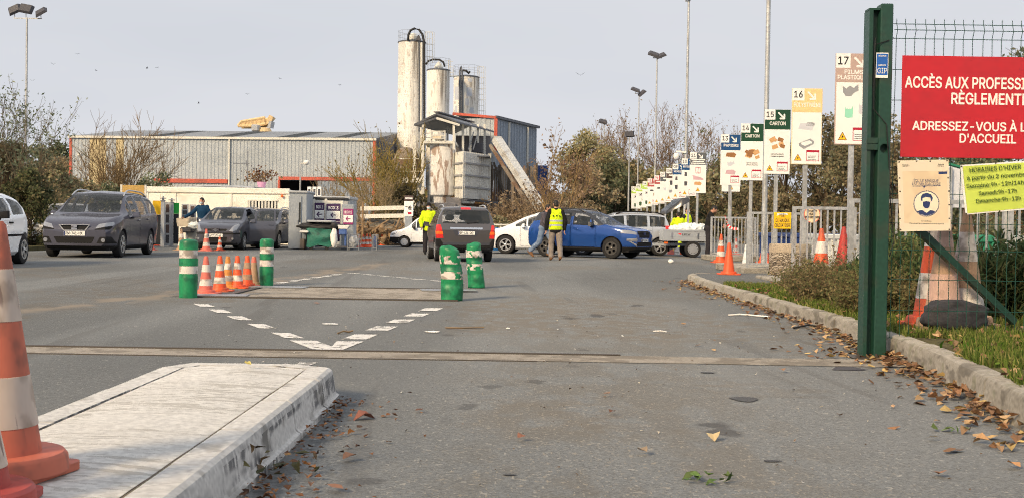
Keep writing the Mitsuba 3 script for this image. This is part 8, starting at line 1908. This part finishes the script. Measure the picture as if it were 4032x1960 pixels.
# right background
for i, (px, py, d, w, c, n, l) in enumerate(((2310, 515, 112, 7.0, GOLD, 6500, 'golden brown round tree right of the blue container'), (2395, 560, 118, 5.5, GOLD, 6000, 'lower golden tree behind the farthest lamp post'), (2285, 640, 104, 6, BROWN, 6000, 'brown bushy tree in front of the golden tree'), (2420, 640, 108, 5.5, DARKG, 6000, 'dark green tree between the two farther lamp posts'), (2500, 620, 112, 6, MIX, 6000, 'olive brown tree behind the short square headed lamp'),
        (2590, 640, 110, 6, GOLD, 5600, 'yellow brown tree behind the lime and red bay signs'), (2680, 660, 104, 6, MIX, 5200, 'olive tree behind the camera dome post'), (2790, 690, 96, 7, DARKG, 5600, 'dark green tree behind the leaning person'), (2880, 600, 92, 5.5, MIX, 5600, 'brown green tree behind the paper sign'), (2970, 580, 88, 6, MIX, 6400, 'dark brown oak behind the cardboard signs'),
        (3090, 560, 84, 6, [(108, 98, 68), (126, 110, 74), (140, 112, 78)], 6800, 'russet green oak behind the polystyrene sign'), (3250, 425, 82, 7, [(116, 102, 72), (134, 108, 76), (104, 98, 68)], 9000, 'tall dark oak between the polystyrene and plastic film signs'), (3400, 450, 78, 6, [(120, 110, 76), (138, 114, 78), (102, 98, 68)], 8000, 'olive brown oak behind the green gate post'), (3530, 440, 72, 5.5, [(132, 116, 80), (112, 102, 74), (146, 120, 84)], 7000, 'brown green tree seen through the fence left of the red board'),
        (3700, 520, 70, 7, MIX, 5000, 'tree behind the red notice board, left'), (3880, 480, 68, 7, DARKG, 5000, 'tree behind the red notice board, right'), (4060, 195, 58, 5.6, DARKG, 8000, 'tall dark tree whose top shows above the red board at the right edge'))):
    crown('autumn_oak' if i > 8 else 'woodland_tree', l, gp(px, d), hgt(px, py, d), w, 100 + i, c, n, .30 if d > 90 else .24, gap=.40, lumps=34, low=.05)
for i, (px, py, d, l) in enumerate(((2460, 430, 124, 'tall bare tree between the two far floodlight posts'), (2420, 455, 128, 'tall bare tree left of the twin lamp post'), (2565, 400, 122, 'tall bare tree behind the double floodlight post'), (2650, 395, 122, 'tall bare tree left of the camera dome post'), (2740, 475, 118, 'bare tree just right of the camera dome post'), (2845, 465, 96, 'bare tree with ivy trunk left of the paper sign'), (2330, 470, 130, 'bare treetop showing above the golden tree'))):
    tree('bare_poplar', l, gp(px, d), hgt(px, py, d), 130 + i, (136, 116, 98), 500 if i != 5 else 1600, [(150, 120, 84), (128, 106, 76)] if i != 5 else DARKG, .20, .3, stems=1 if i != 2 else 2, spread=.46, levels=5, r=.16, up=.45, first=.30, fork=(2, 4), twig=.016, short=.68)
# far belt of wood that closes the horizon
g = np.random.default_rng(77); n = 24000; a = g.uniform(-.62, .62, n); dd = g.uniform(185, 205, n); x = np.tan(a) * dd
hh = 4.2 + 3.4 * meshkit.fbm(np.column_stack([x * .06, x * 0, x * 0]), 3, 5); z = hh * g.random(n) ** .7
m = leaf_quads(np.column_stack([x, dd, z]), g.uniform(.6, 1.3, n), pick(MIX + BROWN, n, g, .2), 78, .8)
solo('far_wood', m[:2], 'm_leaf', 'far belt of autumn woodland along the horizon', 'woodland', kind='stuff', color=m[2])
# near shrubs on the verge
def bushy(name, label, cx_, cy_, rx, ry, h, n, cols, lsize, narrow, seed, z0=.16, stems=120, up=.4, bc=(96, 80, 60)):
    t = thing(name, label, 'shrub'); g = np.random.default_rng(seed); S, P_ = [], []
    for i in range(stems):
        a = g.uniform(0, 2 * PI); rr = math.sqrt(g.random()); b = np.array([cx_ + rx * rr * math.cos(a) * .8, cy_ + ry * rr * math.sin(a) * .8, z0]); hh = h * (1 - .45 * rr ** 2) * g.uniform(.6, 1.1)
        e = b + [math.cos(a) * rx * .25 * g.random() + g.normal(0, .08), math.sin(a) * ry * .25 * g.random() + g.normal(0, .08), hh]; mid = (b + e) / 2 + g.normal(0, .05, 3)
        S += [[*b, *mid, .006, .0045], [*mid, *e, .0045, .002]]; k = max(4, int(n / stems)); u = g.uniform(.18, 1.03, k)[:, None]
        P_.append(np.where(u < .5, b + (mid - b) * u * 2, mid + (e - mid) * (u * 2 - 1)) + g.normal(0, .035, (k, 3)))
        for _ in range(3): u_ = g.uniform(.4, .95); q = b + (e - b) * u_; e2 = q + g.normal(0, .11, 3) + [0, 0, .1]; S.append([*q, *e2, .003, .0012]); P_.append(q + (e2 - q) * g.random((k // 4, 1)) + g.normal(0, .02, (k // 4, 3)))
    m = seg_mesh(np.array(S), 4); part(t, 'stems', m, 'm_bark', smooth=True, kind='stuff', color=bark(m, bc))
    p = np.vstack(P_); m = leaf_quads(p, lsize * g.uniform(.6, 1.35, len(p)), pick(cols, len(p), g, .18), seed + 1, narrow, -up); part(t, 'leaves', m[:2], 'm_leaf', kind='stuff', color=m[2])
SB = [(134, 128, 92), (116, 118, 80), (150, 134, 100), (104, 106, 74), (138, 122, 94)]
bushy('low_shrub', 'low brownish green shrub spreading beside the right kerb in front of the planter', 4.3, 17.0, .45, 1.0, .26, 4500, SB, .042, .5, 201, stems=190)
bushy('low_shrub', 'low twiggy shrub beside the right kerb, middle one of three', 3.98, 14.9, .60, 1.3, .46, 8000, SB, .040, .5, 202, stems=230)
bushy('low_shrub', 'low twiggy shrub just left of the green gate post', 3.86, 12.4, .52, 1.1, .52, 8000, [(124, 120, 84), (112, 116, 78), (140, 128, 92)], .04, .5, 203, stems=200)
OL = [(84, 104, 68), (100, 118, 78), (72, 90, 62), (114, 128, 86), (130, 132, 90)]
for i, (x, y, rx, h, l) in enumerate(((4.15, 12.2, .55, .85, 'dark narrow leaved shrub right behind the gate post'), (4.75, 11.6, .5, .80, 'narrow leaved shrub behind the three fence cones'), (5.5, 11.5, .7, .95, 'dense narrow leaved shrub to the right of the fence cones'), (6.5, 11.8, .8, 1.0, 'narrow leaved shrub at the right end of the fence'), (4.4, 13.4, .7, .85, 'narrow leaved shrub above the low twiggy ones'))):
    bushy('laurel_shrub', l, x, y, rx, .6, h, 4200, OL, .125, .2, 210 + i, z0=.18, stems=90, up=.9)
bed = [(-26, 37.4), (-14.9, 37.4), (-14.7, 39.4), (-26, 39.6)]
struct('planting_bed', prism(bed, .13, .002), 'm_soil')
# ------------------------------------------------------------------ leaves, litter, birds
r = np.random.default_rng(301)
def strew(n, y0, y1, f, spread, seed, size=(.035, .085), cols=AUTUMN, pile=.0):
    g = np.random.default_rng(seed); y = g.uniform(y0, y1, n); o = np.abs(g.exponential(spread, n)); x = f(y) - o
    z = .012 + g.random(n) * pile * np.exp(-o / .12)
    return leaf_mesh(np.column_stack([x, y, z]), g.uniform(*size, n), pick(cols, n, g, .2), .22, .34, seed=seed)
LIT = [(150, 122, 94), (128, 98, 74), (170, 142, 106), (112, 86, 66), (184, 158, 104), (140, 104, 76), (98, 76, 62)]
parts_ = [strew(420, 5.2, 10.4, lambda y: KX(y) - .02, .11, 31, (.04, .085), LIT, .06), strew(260, 10.4, 16, lambda y: KX(y) - .02, .10, 32, (.035, .08), LIT, .04), strew(300, 16, 23.4, lambda y: KX(y) - .02, .12, 33, (.04, .08), LIT, .04), strew(120, 9.2, 10.4, lambda y: KX(y) - .0, .2, 34, (.04, .08), LIT, .05)]
c_ = np.vstack([p[2] for p in parts_]); m = cat([p[:2] for p in parts_])
solo('leaf_drift', m, 'm_dry_leaf', 'drift of brown and yellow leaves along the foot of the right kerb', 'leaves', kind='stuff', color=c_)
p1 = strew(320, 3.4, 6.8, lambda y: -y * 0 + IX1 + .05, -.0 + .11, 35, (.012, .042), [(120, 82, 56), (96, 66, 46), (140, 100, 66), (74, 54, 42)], .04)
V = p1[0].copy(); V[:, 0] = 2 * (IX1 + .05) - V[:, 0]
solo('leaf_drift', (V, p1[1][:, ::-1]), 'm_dry_leaf', 'crushed brown leaves and chaff along the foot of the traffic island', 'leaves', kind='stuff', color=p1[2])
# leaves on the verge
y = r.uniform(5.5, 19, 320); x = KX(y) + r.uniform(.05, 1.2, 320); m = leaf_mesh(np.column_stack([x, y, [vz(a, b) + .05 for a, b in zip(x, y)]]), r.uniform(.03, .07, 320), pick(LIT, 320, r), .5, .5, seed=36)
solo('fallen_leaves', m[:2], 'm_dry_leaf', 'scattered brown leaves lying in the verge grass', 'leaves', kind='stuff', color=m[2])
# single leaves on the asphalt, where the photograph shows them
LV = [((1432, 1642), .16, (150, 84, 60), 'large curled brown leaf on the asphalt right of the island tip'), ((1610, 1552), .06, (120, 80, 56), 'small dark leaf above the large curled one'), ((1650, 1615), .07, (110, 74, 54), 'dark brown leaf right of the large curled one'), ((2390, 1556), .07, (150, 110, 80), 'pale brown leaf in the middle of the lane near the gate track'), ((2410, 1626), .07, (120, 76, 52), 'dark leaf in the middle of the lane'), ((2053, 1728), .07, (150, 92, 62), 'brown leaf alone left of the lane middle'),
      ((2810, 1724), .12, (206, 176, 112), 'long pale yellow leaf right of the lane middle'), ((2530, 1782), .09, (150, 126, 96), 'pale crinkled leaf low in the lane'), ((3515, 1598), .06, (196, 150, 100), 'light brown leaf below the gate post'), ((3674, 1726), .07, (206, 160, 60), 'yellow leaf near the kerb at the lower right'), ((3390, 1436), .06, (222, 170, 40), 'bright yellow leaf at the foot of the gate post'), ((1376, 1806), .10, (140, 96, 66), 'thin brown leaf lying flat near the island foot'),
      ((1320, 1925), .11, (150, 98, 64), 'brown leaf at the bottom edge left of the middle'), ((1226, 1912), .06, (120, 84, 60), 'small brown leaf near the bottom edge beside the island'), ((3700, 1867), .11, (160, 104, 60), 'orange brown leaf near the bottom right corner'), ((3990, 1836), .11, (206, 140, 60), 'amber leaf at the right edge near the bottom'), ((3840, 1612), .10, (216, 176, 66), 'yellow leaf lying against the right kerb'), ((3860, 1738), .11, (190, 140, 76), 'tan leaf off the right kerb'), ((3905, 1720), .12, (206, 160, 70), 'golden leaf off the right kerb close to the tan one'),
      ((3080, 1460), .10, (166, 110, 60), 'brown leaf left of the gate post beyond the track'), ((1246, 1192), .14, (150, 96, 66), 'brown leaf on the front edge of the weighbridge'), ((2690, 1280), .10, (176, 124, 66), 'tan leaf in the lane far from the kerb'), ((975, 1441), .07, (206, 190, 70), 'yellow leaf on the far end of the traffic island')]
for i, (q, sz, col, l) in enumerate(LV):
    zz_ = .205 if 'traffic island' in l and 'far end' in l else .012
    p = at(*q, zz_); m = leaf_mesh(np.array([p + [0, 0, .012]]), np.array([sz * .8]), np.array([np.array(srgb(*col)) * .7 + .3 * np.mean(srgb(*col))]), .14, .32, seed=400 + i, wid=.36); solo('fallen_leaf', m[:2], 'm_dry_leaf', l, 'leaf', 'single leaves on the asphalt', color=m[2])
# chaff and grit over the lane
n = 520; p = np.column_stack([r.uniform(-2.5, 2.8, n), r.uniform(4.2, 14, n), np.full(n, .008)]); p = p[(np.abs(p[:, 0] + 1.5) > .62) | (p[:, 1] > 7.4)]; n = len(p)
m = leaf_mesh(p, r.uniform(.008, .026, n), pick([(80, 66, 52), (120, 92, 66), (60, 52, 46), (186, 178, 164), (100, 80, 60)], n, r), .3, .4, seed=37, wid=.25)
solo('chaff', m[:2], 'm_dry_leaf', 'chaff and grit strewn over the asphalt lane', 'chaff', kind='stuff', color=m[2])
n = 26; p = np.column_stack([r.uniform(-2, 2.6, n), r.uniform(4.5, 14, n), np.full(n, .006)]); p = p[(np.abs(p[:, 0] + 1.5) > .62) | (p[:, 1] > 7.4)]; n = len(p); m = leaf_mesh(p, r.uniform(.012, .03, n), pick([(226, 222, 214)], n, r, .05), .5, .3, seed=38)
solo('paper_scraps', m[:2], 'm_dry_leaf', 'tiny white scraps of paper on the asphalt', 'scraps', kind='stuff', color=m[2])
def twig(name, pts, rad, mat, label, category='twig'): solo(name, tube([at(*q, .012 + .012 * (i % 2)) for i, q in enumerate(pts)], rad, 5), mat, label, category, smooth=True)
twig('twig', [(1330, 1311), (1352, 1302), (1372, 1306), (1390, 1300)], .008, 'm_wood', 'dark twig lying in front of the weighbridge'); twig('twig', [(1755, 1289), (1820, 1290), (1905, 1288)], .007, 'm_wood', 'thin straight stick in the yard beside the V marking')
twig('twig', [(3125, 1290), (3180, 1278), (3240, 1286)], .010, 'm_dark', 'black curved stick among the leaves at the right kerb'); twig('plastic_strip', [(2868, 1240), (2910, 1236), (2960, 1240), (3030, 1246)], .010, 'm_white', 'white plastic strip lying along the right kerb', 'strip')
twig('plastic_strip', [(2572, 1303), (2600, 1301), (2625, 1305)], .006, 'm_white', 'short white strip in the middle of the lane', 'strip')
for i, (q, s_, l) in enumerate((((2641, 1036), (.08, .06, .06), 'white crumpled cup on the yard in front of the trailer'), ((2000, 1296), (.02, .015, .008), 'white scrap beyond the gate track'), ((1702, 1308), (.07, .06, .006), 'flat pale paper in front of the crushed bollard'), ((1300, 1277), (.08, .05, .005), 'flat white card inside the V marking'))):
    p = at(*q, .0); solo('litter', mv(blob(1, 2, .35, 2.5, 60 + i, s_), p + [0, 0, s_[2] * .9 + .004]), 'm_white', l, 'litter', smooth=50)
p = at(3345, 1456); solo('plastic_piece', mv(hull([(-.14, -.03, 0), (.06, -.04, 0), (.14, .01, 0), (-.02, .05, 0), (-.1, 0, .02), (.02, 0, .022), (.1, .0, .006)]), p + [0, 0, .004]), 'm_pic_dark', 'dark piece of broken plastic at the foot of the gate post', 'plastic')
# green sprigs
for i, (q, n, L_, l) in enumerate((((2745, 1897), 16, .16, 'flattened green sprig near the bottom edge of the lane'), ((3760, 1703), 8, .16, 'green leaf blade lying near the right kerb'), ((1040, 1870), 30, .22, 'wilted weed growing at the foot of the traffic island'))):
    p = at(*q); g = np.random.default_rng(90 + i); P_ = np.column_stack([p[0] + g.normal(0, L_ * .45, n), p[1] + g.normal(0, .035 if i < 2 else .09, n), .012 + np.abs(g.normal(.0, .012 if i < 2 else .05, n))]); m = leaf_mesh(P_, g.uniform(.035, .08, n), pick([(70, 92, 50), (88, 104, 58)] if i < 2 else [(104, 98, 66), (112, 90, 62), (84, 70, 52), (76, 78, 54)], n, g), .45, .5, seed=91 + i, wid=.22); solo('green_sprig', m[:2], 'm_dry_leaf', l, 'sprig', kind='stuff', color=m[2])
# tar spots: flat discs of bitumen
for i, (q, a, b) in enumerate((((2930, 1572), .083, .045), ((2785, 1468), .05, .02), ((3040, 1816), .04, .010), ((2006, 1870), .026, .008))):
    p = at(*q); g = np.random.default_rng(i); th = np.linspace(0, 2 * PI, 26)[:-1]; rr = 1 + .12 * np.sin(th * 3 + i) + g.normal(0, .05, 25); struct('tar_spot', sheet([(p[0] + a * c * math.cos(t_), p[1] + b * 2.2 * c * math.sin(t_)) for t_, c in zip(th, rr)], .0042), 'm_tar')
def tar(p, n, uv): return c3(.066, .066, .066) * (.6 + .7 * noise(p.x * 120, p.y * 120))
principled('m_tar', proc(tar), .7)
# birds
for i, (px, py) in enumerate(((305, 214), (210, 254), (379, 279), (579, 271), (619, 268), (127, 319), (1103, 311), (782, 408), (1337, 336), (2285, 297), (975, 372))):
    d = 150.0; c = deep(px, py, d); s = .34 if i != 9 else .6; w = .3 if i % 2 else -.1
    v = np.array([[0, -.5, 0], [0, .5, 0], [0, 0, .09], [0, 0, -.07], [-.08, .05, .02], [-1.0, .12, .34 + w], [-.45, -.18, .2], [.08, .05, .02], [1.0, .12, .34 + w], [.45, -.18, .2], [-.5, .2, .22], [.5, .2, .22]]) * s
    f = np.array([[0, 2, 4], [0, 4, 3], [0, 3, 7], [0, 7, 2], [1, 4, 2], [1, 3, 4], [1, 7, 3], [1, 2, 7], [4, 6, 5], [4, 5, 10], [7, 8, 9], [7, 11, 8], [4, 10, 5]])
    solo('bird', mv((v, f), c, 40 * i), 'm_bird', 'small dark bird flying in the grey sky', 'bird', 'birds in the sky')
scene['m_bird'] = {'type': 'twosided', 'bsdf': {'type': 'diffuse', 'reflectance': {'type': 'rgb', 'value': [.04, .04, .045]}}}
